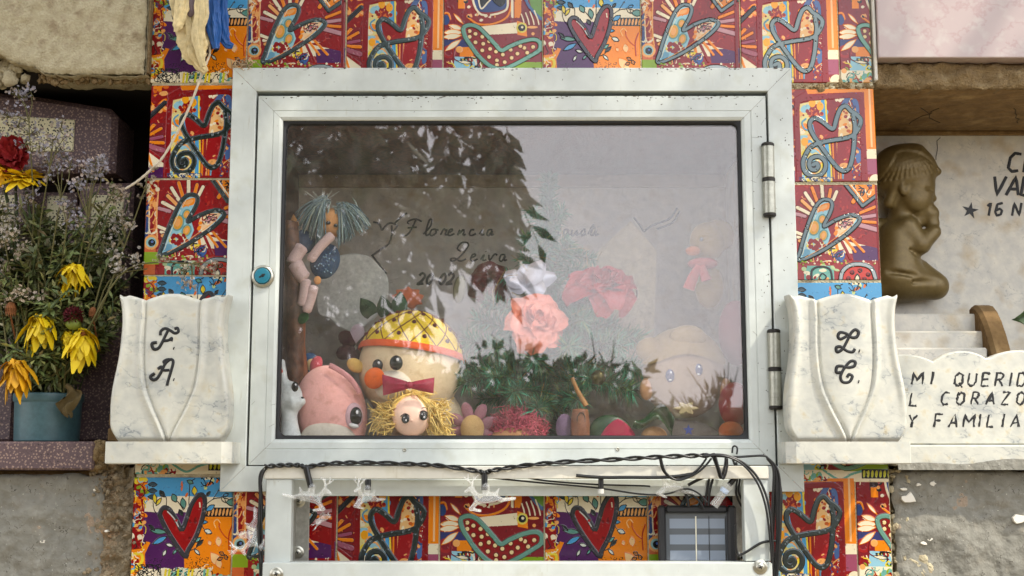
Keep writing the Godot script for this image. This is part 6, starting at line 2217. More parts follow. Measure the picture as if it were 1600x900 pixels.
func lining() -> void:
	var o := thing("niche_lining", Vector3(0, 1.338, -0.2), "wooden and marble lining of the glazed middle niche", "lining")
	var mb := MB.new()
	mb.span(Vector3(-0.4095, 1.3385, -0.371), Vector3(0.4095, 1.345, 0.0))
	part(o, "floor", mb, M.marble_old)
	mb = MB.new()
	mb.span(Vector3(-0.4095, 1.8465, -0.371), Vector3(0.4095, 1.8525, 0.002))
	var wm: StandardMaterial3D = M.wood.duplicate()
	wm.albedo_color = Color(0.95, 0.82, 0.80)
	part(o, "ceiling_board", mb, wm)
	mb = MB.new()
	mb.span(Vector3(-0.4095, 1.3455, -0.371), Vector3(-0.401, 1.846, 0.0))
	part(o, "left_board", mb, M.wood)
	mb = MB.new()
	mb.span(Vector3(0.401, 1.3455, -0.371), Vector3(0.4095, 1.846, 0.0))
	part(o, "right_board", mb, M.marble_old)
	mb = MB.new()
	mb.span(Vector3(-0.4005, 1.822, -0.3705), Vector3(0.4005, 1.846, -0.352), 0.001)
	part(o, "trim", mb, dusty(Color(0.62, 0.52, 0.38), 0.6))
	# marble back with painted writing
	var b := thing("inner_plaque", Vector3(0, 1.3455, -0.36), "grey marble back of the glazed niche with black script lettering", "plaque")
	mb = MB.new()
	mb.span(Vector3(-0.4005, 1.3455, -0.3705), Vector3(0.4005, 1.8215, -0.358))
	var bm: StandardMaterial3D = M.marble_old.duplicate()
	bm.albedo_color = Color(0.95, 0.93, 0.91)
	part(b, "slab", mb, bm)
	var script_font := {
		"F": [[14, -22, 2, -26, -8, -22, -6, -18], [4, -26, 0, -8, -6, 0, -12, -2], [-6, -12, 8, -13]], "l": [[0, -2, 8, -14, 8, -24, 4, -24, 3, -8, 5, 0, 10, -3]], "o": [[7, -10, 1, -9, 0, -2, 4, 0, 9, -4, 8, -9, 12, -8]],
		"r": [[0, -1, 3, -10, 6, -8, 8, -9, 7, -2, 11, -1]], "e": [[0, -4, 6, -7, 6, -10, 2, -9, 1, -2, 5, 0, 11, -3]], "n": [[0, 0, 1, -9, 2, -3, 6, -9, 8, -7, 8, -1, 12, -2]], "c": [[7, -9, 2, -9, 1, -2, 5, 0, 11, -3]],
		"i": [[0, -2, 3, -9, 3, -1, 8, -2], [4, -14, 4.5, -13]], "a": [[8, -9, 2, -9, 1, -2, 5, 0, 8, -8, 8, -1, 12, -2]], "A": [[-8, 0, -2, -6, 6, -26, 9, -26, 9, -4, 14, 0], [-4, -10, 12, -11]], "u": [[0, -9, 0, -2, 4, 0, 8, -8, 8, -1, 12, -2]],
		"g": [[8, -9, 2, -9, 1, -2, 5, 0, 8, -8, 8, 8, 3, 9, 4, 4, 12, -2]], "s": [[0, -1, 5, -11, 7, -4, 3, 0, 10, -2]], "t": [[0, -2, 5, -18, 4, -2, 9, -1], [0, -12, 9, -12]], "L": [[4, -14, -2, -18, 2, -26, 10, -26, 12, -20, 4, -6, -4, 0, -8, -3, -2, -4, 6, 0, 14, -3]],
		"v": [[0, -9, 3, -1, 8, -10, 12, -8]], "2": [[0, -14, 4, -18, 9, -14, 6, -6, 0, 0, 10, -1]], "0": [[5, -17, 1, -10, 2, -2, 6, 0, 10, -8, 8, -16, 5, -17]], ".": [[0, -8, 1, -7]], "3": [[1, -16, 6, -18, 8, -12, 4, -9, 9, -5, 5, 0, 0, -2]],
	}
	var z := -0.3576
	var words := [["Florencia", 640, 368, 19.5, 1.0, 0.0019], ["Agusti", 862, 368, 15.5, 1.0, 0.0019], ["Leiva", 712, 408, 20.0, 1.1, 0.0018], ["20.02", 652, 444, 14.5, 0.95, 0.0026]]
	for w in words:
		var x: float = w[1]
		for ch in w[0]:
			var le := MB.new()
			for st in script_font.get(ch, []):
				var path := []
				for q in Brush.new(1, Color.BLACK).curve(V(st), false, 4):
					path.append(P(x + (q.x - q.y * 0.25) * w[4], w[2] + q.y * w[4], z))
				le.tube(path, w[5], 5, true, Vector2(1, 0.3))
			part(b, "letter", le, M.ink)
			x += w[3] * (0.62 if ch in "il.rt" else 1.0) * (1.25 if ch in "FAL" else 1.0) * 0.86
	for st in [[583, 347, 592, 350, 597, 360], [597, 360, 606, 350, 614, 349, 620, 352], [617, 349, 628, 338, 636, 333], [612, 352, 613, 362, 622, 352], [613, 362, 608, 380, 594, 390, 580, 400], [582, 400, 594, 415, 604, 428], [990, 340, 1000, 352, 1006, 362], [1006, 362, 1020, 352, 1046, 342, 1058, 325], [1062, 330, 1050, 348, 1026, 358]]:
		var path := []
		for q in Brush.new(1, Color.BLACK).curve(V(st), false, 5):
			path.append(P(q.x, q.y, z))
		var bird := MB.new()
		bird.tube(path, 0.0020, 5, true, Vector2(1, 0.3))
		part(b, "painted_line", bird, M.ink)


func plush_pineapple() -> void:
	rng.seed = 500
	var z := -0.105
	var c := P(641, 572, z)
	var o := thing("pineapple_plush", P(641, 690, z), "cream plush toy with a yellow pineapple cap and an orange nose", "plush toy")
	var r := 0.083
	var cream := fuzzy(Color(0.95, 0.86, 0.70))
	var head := MB.new()
	head.ball(c, Vector3(r * 1.02, r * 1.02, r * 0.85), Basis.IDENTITY, 40, 26, func(d): return 1.0 + 0.08 * maxf(0.0, -d.y) - 0.03 * d.y * d.y)
	part(o, "head", head, cream)
	var body := MB.new()
	body.ball(c + Vector3(0.02, -0.10, -0.01), Vector3(0.07, 0.075, 0.055), Basis.IDENTITY, 28, 18)
	part(o, "body", body, cream)
	# cap: tilted shell
	var tilt := Basis(Vector3.BACK, -0.13) * Basis(Vector3.RIGHT, -0.10)
	var RR := Vector3(r * 1.07, r * 1.12, r * 0.92)
	var shell := func(az: float, el: float, k: float) -> Vector3:
		var d := Vector3(cos(el) * sin(az), sin(el), cos(el) * cos(az))
		return c + tilt * (d * RR * k)
	var rows := []
	for j in 17:
		var el := lerpf(0.24, PI / 2, j / 16.0)
		var row := []
		for k in 41:
			row.append(shell.call(TAU * k / 40, el, 1.0))
		rows.append(row)
	var cap := MB.new()
	cap.grid(rows)
	var ym := fuzzy(Color(0.95, 0.80, 0.08), 0.85)
	var cp := part(o, "cap", cap, ym)
	var band := MB.new()
	rows = []
	for q in [[0.17, 1.0], [0.175, 1.02], [0.22, 1.03], [0.29, 1.02], [0.295, 1.0]]:
		var row := []
		for k in 48:
			row.append(shell.call(TAU * k / 48, q[0], q[1]))
		rows.append(row)
	band.grid(rows, true)
	part(o, "cap_band", band, fuzzy(Color(0.90, 0.36, 0.12)))
	var seams := MB.new()
	for s in [-1, 1]:
		for k in 12:
			var path := []
			for j in 12:
				var t := j / 11.0
				path.append(shell.call(TAU * k / 12 + s * t * 0.95, lerpf(0.28, 1.38, t), 1.004))
			seams.tube(path, 0.0009, 5)
	part(cp, "stitched_lines", seams, mat(Color(0.42, 0.20, 0.06), 0.9))
	var dots := MB.new()
	for k in 12:
		for j in 3:
			var p: Vector3 = shell.call(TAU * (k + (0.5 if j % 2 == 0 else 0.0) + 0.02) / 12, [0.44, 0.74, 1.05][j], 1.004)
			dots.ball(p, Vector3(0.0036, 0.0036, 0.0036), Basis.IDENTITY, 10, 6)
	part(cp, "stitched_dots", dots, mat(Color(0.32, 0.08, 0.06), 0.9)).set_meta("kind", "stuff")
	for l in [[572, 478, 0.6, Color(0.05, 0.19, 0.06)], [600, 476, 0.25, Color(0.05, 0.20, 0.06)], [625, 470, -0.1, Color(0.18, 0.32, 0.22)]]:
		var p := P(l[0], l[1], z - 0.005)
		var lf := MB.new()
		var lr := []
		for j in 7:
			var t := j / 6.0
			var row := []
			for k in 7:
				var u := k / 3.0 - 1.0
				row.append(p + Basis(Vector3.BACK, l[2]) * Vector3(u * 0.014 * sin(PI * (0.25 + 0.72 * t)), -0.020 + 0.034 * t, 0.008 * (1 - u * u) + 0.006 * t))
			lr.append(row)
		lf.grid(lr)
		part(o, "cap_leaf", lf, fuzzy(l[3]))
	eye(o, P(590, 571, z + 0.070), Vector3(0.0085, 0.0100, 0.005))
	eye(o, P(619, 567, z + 0.083), Vector3(0.0105, 0.0120, 0.0055))
	var mz := MB.new()
	mz.ball(P(614, 603, z + 0.068), Vector3(0.030, 0.025, 0.020), Basis.IDENTITY, 26, 16)
	part(o, "muzzle", mz, fuzzy(Color(0.88, 0.84, 0.76)))
	var ns := MB.new()
	ns.ball(P(585, 591, z + 0.086), Vector3(0.0160, 0.0172, 0.012), Basis(Vector3.BACK, -0.4), 22, 14)
	part(o, "nose", ns, fuzzy(Color(0.92, 0.40, 0.06)))
	var er := MB.new()
	er.ball(P(555, 571, z + 0.03), Vector3(0.015, 0.011, 0.007), Basis(Vector3.BACK, -0.6), 16, 10)
	part(o, "ear", er, fuzzy(Color(0.86, 0.70, 0.36)))


func pink_plush() -> void:
	var z := -0.062
	var o := thing("pink_plush", P(517, 690, z), "pink plush toy with white belly and one large black eye, lower left", "plush toy")
	var c := P(517, 640, z)
	var pk := fuzzy(Color(0.98, 0.73, 0.69))
	var b := MB.new()
	b.ball(c, Vector3(0.056, 0.072, 0.045), Basis(Vector3.BACK, 0.25), 36, 24, func(d): return 1.0 + 0.10 * maxf(0, -d.y))
	part(o, "body", b, pk)
	var w := MB.new()
	w.ball(P(512, 692, z + 0.026), Vector3(0.046, 0.036, 0.034), Basis.IDENTITY, 28, 18)
	part(o, "belly", w, fuzzy(Color(0.84, 0.81, 0.74)))
	var e := P(494, 570, z - 0.012)
	var f := MB.new()
	f.ball(e, Vector3(0.010, 0.015, 0.008), Basis(Vector3.BACK, -0.3), 14, 10)
	part(o, "fin", f, fuzzy(Color(0.75, 0.30, 0.34)))
	var ring := MB.new()
	ring.ball(P(553, 650, z + 0.032), Vector3(0.015, 0.021, 0.008), Basis(Vector3.UP, 0.5), 20, 12)
	part(o, "eye_patch", ring, fuzzy(Color(0.86, 0.72, 0.74)))
	eye(o, P(556, 650, z + 0.040), Vector3(0.0098, 0.0142, 0.005))
	var wh := MB.new()
	wh.ball(P(553, 665, z + 0.0405), Vector3(0.008, 0.0035, 0.004), Basis(Vector3.BACK, -0.25), 12, 8)
	part(o, "eye_white", wh, mat(Color(0.85, 0.85, 0.83), 0.4))
	var s := MB.new()
	var path := []
	for k in 14:
		var t := k / 13.0
		path.append(P(lerpf(515, 562, t), 571 + 46.0 * t * t + 3.0 * sin(t * 5.0), z + 0.036 + 0.006 * sin(t * PI)))
	s.tube(path, 0.0042, 8, true, Vector2(1, 0.5))
	part(o, "ribbed_seam", s, fuzzy(Color(0.88, 0.62, 0.62)))


func rabbit() -> void:
	var z := -0.022
	var o := thing("white_rabbit_figurine", P(458, 688, z), "small white rabbit figurine with black eye at the glass's lower left corner", "figurine")
	var f := Field.new(P(425, 700, z) - Vector3(0, 0, 0.024), P(486, 548, z) + Vector3(0, 0, 0.024), 0.0016)
	var g := func(x: float, y: float, d := 0.0) -> Vector3: return P(x, y, z) + Vector3(0, 0, d)
	f.ell(g.call(452, 622), Vector3(0.021, 0.027, 0.015), 0.006)
	f.cap(g.call(462, 630, 0.004), g.call(472, 628, 0.006), 0.013, 0.0065, 0.006)
	f.cap(g.call(444, 604), g.call(440, 566), 0.0075, 0.0055, 0.005)
	f.cap(g.call(452, 650), g.call(452, 690), 0.012, 0.016, 0.006)
	f.cap(g.call(455, 660), g.call(466, 688, 0.003), 0.008, 0.007, 0.005)
	f.cap(g.call(462, 640, 0.012), g.call(474, 636, 0.010), 0.0006, 0.0006, 0.001, true)
	var mb := MB.new()
	f.net(mb)
	part(o, "body", mb, dusty(Color(0.84, 0.86, 0.84), 0.3, 0.004))
	eye(o, g.call(463, 605, 0.0125), Vector3(0.0055, 0.0080, 0.0032))
	var n := MB.new()
	n.ball(g.call(474, 622, 0.009), Vector3(0.0025, 0.002, 0.002), Basis.IDENTITY, 8, 6)
	part(o, "nose", n, M.ink)
	var br := MB.new()
	br.ball(g.call(441, 580, 0.0055), Vector3(0.0025, 0.005, 0.0012), Basis(Vector3.BACK, 0.3), 8, 6)
	part(o, "ear_mark", br, mat(Color(0.75, 0.25, 0.2), 0.6))


func curl_hair(mb: MB, from: Vector3, to: Vector3, r: float, turns: float, coil: float, n := 22) -> void:
	var path := []
	var rad := []
	var ph := rng.randf() * TAU
	var ax := (to - from).normalized()
	var a := ax.cross(Vector3(0.2, 0.3, 0.9)).normalized()
	var b := ax.cross(a)
	for k in n:
		var t := float(k) / (n - 1)
		var an := ph + t * turns * TAU
		path.append(from.lerp(to, t) + (a * cos(an) + b * sin(an)) * coil * minf(1.0, t * 4.0))
		rad.append(r * (1.0 - 0.5 * t))
	mb.tube(path, rad, 5)


func blonde_doll() -> void:
	rng.seed = 510
	var z := -0.034
	var o := thing("blonde_doll", P(640, 690, z), "small doll with blonde curls and a magenta bow at the foot of the glass", "doll")
	var c := P(643, 649, z)
	var skinm := mat(Color(1.0, 0.84, 0.74), 0.45)
	var h := MB.new()
	h.ball(c, Vector3(0.0325, 0.0350, 0.0310), Basis.IDENTITY, 36, 24, func(d): return 1.0 - 0.10 * maxf(0, -d.y - 0.3) + 0.03 * maxf(0, -d.y) * (1.0 - absf(d.x)))
	part(o, "head", h, skinm)
	var ns := MB.new()
	ns.ball(c + Vector3(0.003, -0.009, 0.0305), Vector3(0.002, 0.0018, 0.0016), Basis.IDENTITY, 8, 6)
	part(o, "nose", ns, skinm)
	var bd := MB.new()
	bd.ball(P(640, 700, z - 0.008), Vector3(0.022, 0.020, 0.018), Basis.IDENTITY, 18, 12)
	part(o, "dress", bd, fuzzy(Color(0.75, 0.15, 0.30)))
	for e in [[633.5, 654.5, -0.13], [661.5, 649.5, 0.18]]:
		var p := P(e[0], e[1], z + 0.0302)
		if e[0] > 650:
			p.z -= 0.004
		var w := MB.new()
		w.ball(p, Vector3(0.0066, 0.0072, 0.0030), Basis(Vector3.UP, e[2] * 2.0), 16, 10)
		var we := part(o, "eye", w, mat(Color(0.07, 0.075, 0.08), 0.2))
		var ir := MB.new()
		ir.ball(p + Vector3(0.0002, -0.0014, 0.0009), Vector3(0.0046, 0.0050, 0.0026), Basis.IDENTITY, 14, 8)
		part(we, "iris", ir, mat(Color(0.26, 0.30, 0.30), 0.2))
		var pu := MB.new()
		pu.ball(p + Vector3(0.0002, -0.0004, 0.0017), Vector3(0.0032, 0.0034, 0.0022), Basis.IDENTITY, 12, 8)
		part(we, "pupil", pu, M.ink)
		var gl := MB.new()
		gl.ball(p + Vector3(0.0012, -0.0022, 0.0036), Vector3(0.0014, 0.0016, 0.0006), Basis.IDENTITY, 8, 6)
		gl.ball(p + Vector3(-0.002, 0.0022, 0.0034), Vector3(0.0009, 0.0009, 0.0005), Basis.IDENTITY, 8, 6)
		part(we, "glint", gl, mat(Color(0.92, 0.92, 0.92), 0.3))
		var bw := MB.new()
		var path := []
		for k in 8:
			var t := k / 7.0
			path.append(p + Vector3(-0.0065 + 0.013 * t, 0.0095 + 0.0035 * sin(t * PI) + e[2] * 0.012 * (t - 0.5), -0.0016 - 0.002 * absf(t - 0.5)))
		bw.tube(path, 0.0005, 4)
		var ls := []
		for k in 8:
			var t := k / 7.0
			ls.append(p + Vector3(-0.0075 + 0.0145 * t, 0.0035 + 0.0045 * sin(t * PI), 0.0012 - 0.002 * absf(t - 0.5)))
		bw.tube(ls, 0.0008, 4)
		part(we, "brow", bw, mat(Color(0.2, 0.1, 0.06), 0.7))
	# hair
	var hair := MB.new()
	hair.tint = Color(0.60, 0.40, 0.08)
	hair.ball(c + Vector3(0, 0.006, -0.009), Vector3(0.0325, 0.0335, 0.027), Basis.IDENTITY, 30, 18)
	for k in 270:
		var az := rng.randf_range(0.50, TAU - 0.50)
		if rng.randf() < 0.72:
			az = (1.0 if rng.randf() < 0.5 else -1.0) * rng.randf_range(0.75, 2.0)
		var s := signf(sin(az))
		var root := c + Vector3(sin(az) * 0.029, rng.randf_range(-0.014, 0.026), cos(az) * 0.022)
		var to := c + Vector3(s * rng.randf_range(0.032, 0.066) + sin(az) * 0.004, rng.randf_range(-0.040, 0.020), rng.randf_range(-0.02, 0.022))
		if rng.randf() < 0.16:
			to = c + Vector3(rng.randf_range(-0.04, 0.04), 0.036 + rng.randf() * 0.006, rng.randf_range(-0.01, 0.024))
			root = c + Vector3(to.x - c.x, 0, 0) * 0.6 + Vector3(0, 0.026, 0.006)
		hair.tint = Color(0.86, 0.62, 0.18) * rng.randf_range(0.6, 1.25)
		curl_hair(hair, root, to, rng.randf_range(0.0009, 0.0017), rng.randf_range(0.5, 1.3), rng.randf_range(0.004, 0.0085), 22)
	for k in 110:
		var sd := 1.0 if k % 2 == 0 else -1.0
		var f := rng.randf()
		hair.tint = Color(0.86, 0.62, 0.15) * rng.randf_range(0.65, 1.2)
		var p0 := c + Vector3(0.004 + sd * 0.002, 0.0335, 0.010 - 0.012 * f)
		var p1 := c + Vector3(sd * (0.014 + 0.006 * f), 0.0315 + 0.004 * f, 0.0225 - 0.012 * f)
		var p2 := c + Vector3(sd * (0.0285 + 0.003 * f), 0.012 + rng.randf_range(-0.012, 0.008), 0.0165 - 0.010 * f)
		var path := []
		for j in 7:
			var t := j / 6.0
			path.append(p0.lerp(p1, t).lerp(p1.lerp(p2, t), t))
		hair.tube(path, [0.0008, 0.0012, 0.0014, 0.0014, 0.0013, 0.0012, 0.0008], 5, false)
	var hm := mat(Color.WHITE, 0.38)
	hm.vertex_color_use_as_albedo = true
	part(o, "hair", hair, hm)
	# bow
	var bow := MB.new()
	var q := P(640, 602, z + 0.036)
	for s in [-1, 1]:
		var rows := []
		for j in 9:
			var t := j / 8.0
			var row := []
			for k in 9:
				var u := k / 4.0 - 1.0
				var hgt := lerpf(0.004, 0.0125 if s > 0 else 0.0165, pow(t, 0.8))
				row.append(q + Basis(Vector3.BACK, -0.06 * s) * Vector3(s * t * (0.038 if s > 0 else 0.042), u * hgt + (0.002 if s > 0 else 0.003) * t, 0.006 * sin(t * PI) * (1.0 - u * u) + 0.0016 * sin(u * 7.0) * (1.0 - t)))
			rows.append(row)
		bow.grid(rows, false, s < 0)
	bow.ball(q + Vector3(0, 0, 0.002), Vector3(0.0065, 0.0055, 0.005), Basis.IDENTITY, 12, 8)
	var bm := dusty(Color(0.62, 0.07, 0.22), 0.5)
	part(o, "bow", bow, bm)


func blue_haired_doll() -> void:
	rng.seed = 520
	var z := -0.06
	var o := thing("blue_haired_doll", P(485, 490, z), "hanging rag doll with pale blue hair and long limbs at the niche's left side", "doll")
	var c := P(520, 348, z)
	var sk := fuzzy(Color(0.92, 0.66, 0.40), 0.8)
	var h := MB.new()
	h.ball(c, Vector3(0.024, 0.024, 0.020), Basis.IDENTITY, 24, 16)
	part(o, "head", h, sk)
	eye(o, P(513, 348, z + 0.0205), Vector3(0.0038, 0.0030, 0.0016))
	eye(o, P(524.5, 352.5, z + 0.0205), Vector3(0.0035, 0.0030, 0.0016))
	var hair := MB.new()
	for k in 190:
		var right := rng.randf() < 0.5
		var crown := P(506 + rng.randfn(0, 4), 312 + rng.randfn(0, 3), z + 0.012) if not right else P(535 + rng.randfn(0, 7), 322 + rng.randfn(0, 4), z + 0.014)
		var a := rng.randf_range(0.0, 1.0)
		var tip := P(lerpf(460, 512, a), lerpf(340, 378, sin(a * 2.0)) + rng.randf_range(-12, 8), z + rng.randf_range(-0.01, 0.024)) if not right else P(lerpf(528, 580, a), lerpf(384, 350, a) + rng.randf_range(-6, 6), z + rng.randf_range(0.0, 0.024))
		var mid := crown.lerp(tip, 0.45) + Vector3(0, 0.012 + 0.008 * rng.randf(), 0.008)
		hair.tint = Color(0.15, 0.22, 0.22).lerp([Color(0.34, 0.38, 0.30), Color(0.10, 0.16, 0.20)][rng.randi() % 2], rng.randf() * 0.8) * rng.randf_range(0.7, 1.1)
		var path := []
		for j in 7:
			var t := j / 6.0
			path.append(crown.lerp(mid, t).lerp(mid.lerp(tip, t), t))
		hair.tube(path, [0.0009, 0.0013, 0.0014, 0.0013, 0.0012, 0.001, 0.0006], 5, false)
	for k in 26:
		hair.tint = Color(0.62, 0.64, 0.54) * rng.randf_range(0.6, 1.2)
		var p := P(502, 318, z + 0.006)
		hair.tube([p, p + Vector3(rng.randfn(0, 0.012), rng.randf_range(0.004, 0.022), rng.randfn(0, 0.004))], [0.0010, 0.0004], 4, false)
	var hm := mat(Color.WHITE, 0.5)
	hm.vertex_color_use_as_albedo = true
	part(o, "hair", hair, hm)
	var lim := fuzzy(Color(0.88, 0.76, 0.73), 0.85)
	var dress := MB.new()
	dress.ball(P(508, 408, z), Vector3(0.024, 0.030, 0.016), Basis(Vector3.BACK, -0.3), 22, 14)
	dress.ball(P(474, 378, z - 0.004), Vector3(0.020, 0.020, 0.014), Basis.IDENTITY, 18, 12)
	part(o, "dress", dress, fuzzy(Color(0.20, 0.30, 0.42)))
	var sp := MB.new()
	for k in 26:
		var d := Vector3(rng.randfn(0, 0.5), rng.randfn(0, 0.5), 1).normalized()
		sp.ball(P(508, 408, z) + Basis(Vector3.BACK, -0.3) * (d * Vector3(0.0242, 0.0302, 0.0162)), Vector3.ONE * 0.0018, Basis.IDENTITY, 6, 4)
	part(o, "sequins", sp, mat(Color(0.5, 0.62, 0.7), 0.2, 0.6))
	for l in [[[520, 366, 500, 386, 484, 408], 8.5, 7.5], [[474, 384, 462, 400, 458, 412], 11, 12], [[460, 410, 470, 428, 478, 436], 13, 11], [[478, 436, 476, 455, 472, 478], 9, 8], [[490, 446, 486, 465, 478, 488], 8.5, 8]]:
		var mb := MB.new()
		var path := []
		for q in Brush.new(1, Color.BLACK).curve(V(l[0]), false, 5):
			path.append(P(q.x, q.y, z + 0.020))
		var rad := []
		for k in path.size():
			rad.append(lerpf(l[1], l[2], float(k) / (path.size() - 1)) * 0.001 * (1.0 if k > 0 and k < path.size() - 1 else 0.6))
		mb.tube(path, rad, 12)
		part(o, "limb", mb, lim)
	var ear := MB.new()
	ear.lathe([Vector2(0.008, 0.0), Vector2(0.0065, 0.008), Vector2(0.0, 0.020)], 14, Transform3D(Basis(Vector3.BACK, 0.1), P(460, 353, z + 0.006)))
	part(o, "hand", ear, sk)
	var ft := MB.new()
	ft.ball(P(496, 438, z + 0.018), Vector3(0.006, 0.007, 0.005), Basis.IDENTITY, 12, 8)
	part(o, "foot", ft, sk)
	var st := MB.new()
	st.ball(P(474, 497, z + 0.012), Vector3(0.008, 0.011, 0.006), Basis(Vector3.BACK, -0.7), 12, 8)
	part(o, "green_tip", st, fuzzy(Color(0.12, 0.30, 0.09)))


func needles(mb: MB, path: Array, n: int, l: float, spread: float, tone: Array) -> void:
	for k in n:
		var t := rng.randf() * (path.size() - 1.001)
		var a: Vector3 = path[int(t)]
		var b: Vector3 = path[int(t) + 1]
		var p := a.lerp(b, t - int(t))
		var ax := (b - a).normalized()
		var u := ax.cross(Vector3(0.31, 0.53, 0.79)).normalized()
		var w := ax.cross(u)
		var g := rng.randf() * TAU
		var d := (ax * rng.randf_range(0.0, 0.9) + (u * cos(g) + w * sin(g)) * spread).normalized()
		var s := d.cross(Vector3(rng.randfn(0, 1), rng.randfn(0, 1), rng.randfn(0, 1))).normalized() * 0.00095
		var ll := l * rng.randf_range(0.6, 1.25)
		mb.tint = tone[rng.randi() % tone.size()] * rng.randf_range(0.6, 1.3)
		var q := p + d * ll + Vector3(0, -0.0015, 0)
		var m := p + d * ll * 0.5
		mb.tri(p - s, m + s * 1.2, q)
		mb.tri(p - s, m - s * 0.4, m + s * 1.2)


func christmas_tree() -> void:
	rng.seed = 530
	var z := -0.15
	var o := thing("tinsel_tree", P(868, 690, z), "small green tinsel Christmas tree in the middle of the niche", "tree")
	var tr := MB.new()
	tr.tube([P(868, 700, z), P(866, 600, z), P(858, 450, z - 0.01), P(853, 285, z - 0.02)], [0.007, 0.006, 0.004, 0.002], 8)
	part(o, "trunk", tr, mat(Color(0.10, 0.12, 0.07), 0.8))
	var tw := MB.new()
	for s in 2:
		var path := []
		for k in 60:
			var t := k / 59.0
			path.append(P(867, lerpf(700, 560, t), z) + Vector3(cos(t * 60.0 + PI * s), 0, sin(t * 60.0 + PI * s)) * 0.0085)
		tw.tube(path, 0.0022, 5)
	part(o, "twisted_wire", tw, mat(Color(0.12, 0.26, 0.17), 0.5))
	var nm := mat(Color.WHITE, 0.35)
	nm.vertex_color_use_as_albedo = true
	var green := [Color(0.02, 0.15, 0.06), Color(0.03, 0.23, 0.11), Color(0.02, 0.12, 0.05), Color(0.07, 0.32, 0.20), Color(0.15, 0.21, 0.05)]
	var pale := [Color(0.04, 0.2, 0.12), Color(0.06, 0.24, 0.16), Color(0.12, 0.18, 0.06)]
	var br := [[866, 610, 706, 572, 0.06, 420], [866, 600, 728, 530, 0.02, 380], [864, 560, 745, 500, 0.0, 320], [866, 620, 770, 590, 0.09, 420], [866, 630, 800, 612, 0.10, 380], [866, 600, 830, 560, 0.09, 340], [866, 620, 925, 590, 0.09, 420], [866, 590, 1000, 575, 0.05, 520], [866, 600, 990, 610, 0.07, 420], [866, 610, 945, 540, 0.04, 420], [864, 550, 960, 510, 0.0, 320], [862, 520, 905, 470, 0.03, 260], [862, 540, 800, 540, 0.08, 320], [866, 640, 905, 625, 0.08, 260], [866, 640, 750, 625, 0.03, 260], [858, 470, 815, 400, 0.0, 160], [858, 450, 912, 425, 0.0, 160], [856, 420, 928, 405, -0.02, 120], [856, 400, 832, 330, 0.0, 140], [855, 380, 880, 330, 0.0, 120], [866, 590, 890, 540, 0.09, 300], [866, 640, 840, 640, 0.09, 260], [862, 530, 760, 470, 0.02, 300], [860, 500, 792, 432, 0.01, 260], [862, 530, 912, 500, 0.07, 300], [864, 560, 972, 540, 0.06, 360], [860, 480, 935, 482, 0.05, 260], [864, 550, 820, 520, 0.06, 260], [866, 580, 720, 600, 0.07, 420], [866, 560, 770, 545, 0.09, 340], [864, 540, 1000, 530, 0.02, 300], [858, 440, 890, 380, 0.03, 200], [858, 430, 822, 370, 0.03, 200]]
	for b in br:
		var path := []
		for k in 7:
			var t := k / 6.0
			path.append(P(b[0], b[1], z).lerp(P(b[2], b[3], z + b[4]), t) + Vector3(0, 0.012 * sin(t * PI), 0))
		var mb := MB.new()
		mb.tint = Color(0.06, 0.1, 0.04)
		mb.tube(path, 0.0012, 5)
		needles(mb, path, int(b[5] * (1.7 if b[3] > 540 else 2.6)), 0.029 if b[3] > 480 else 0.021, 0.9, green if b[3] > 480 else pale + green)
		part(o, "branch", mb, nm)
	var top := MB.new()
	var tp := []
	for k in 9:
		tp.append(P(858, lerpf(480, 276, k / 8.0), z - 0.015))
	needles(top, tp, 2200, 0.022, 1.0, [Color(0.03, 0.16, 0.09), Color(0.05, 0.22, 0.14), Color(0.08, 0.16, 0.06)])
	part(o, "top_branch", top, nm)
	var gold := MB.new()
	for k in 46:
		var p := P(rng.randf_range(760, 960), rng.randf_range(380, 620), z + rng.randf_range(0.0, 0.07))
		var d := Vector3(rng.randfn(0, 1), rng.randfn(0, 0.6), rng.randfn(0, 0.4)).normalized()
		gold.tube([p, p + d * 0.018 + Vector3(0, 0.003, 0), p + d * rng.randf_range(0.025, 0.05)], [0.0005, 0.0005, 0.0003], 4, false)
	part(o, "gold_threads", gold, mat(Color(0.62, 0.50, 0.22), 0.4, 0.3))
	var cone := MB.new()
	cone.ball(P(935, 590, z + 0.10), Vector3(0.012, 0.012, 0.012), Basis.IDENTITY, 12, 8, func(d): return 1.0 + 0.15 * sin(d.x * 20) * sin(d.y * 20))
	part(o, "bauble", cone, mat(Color(0.25, 0.22, 0.05), 0.3, 0.6))


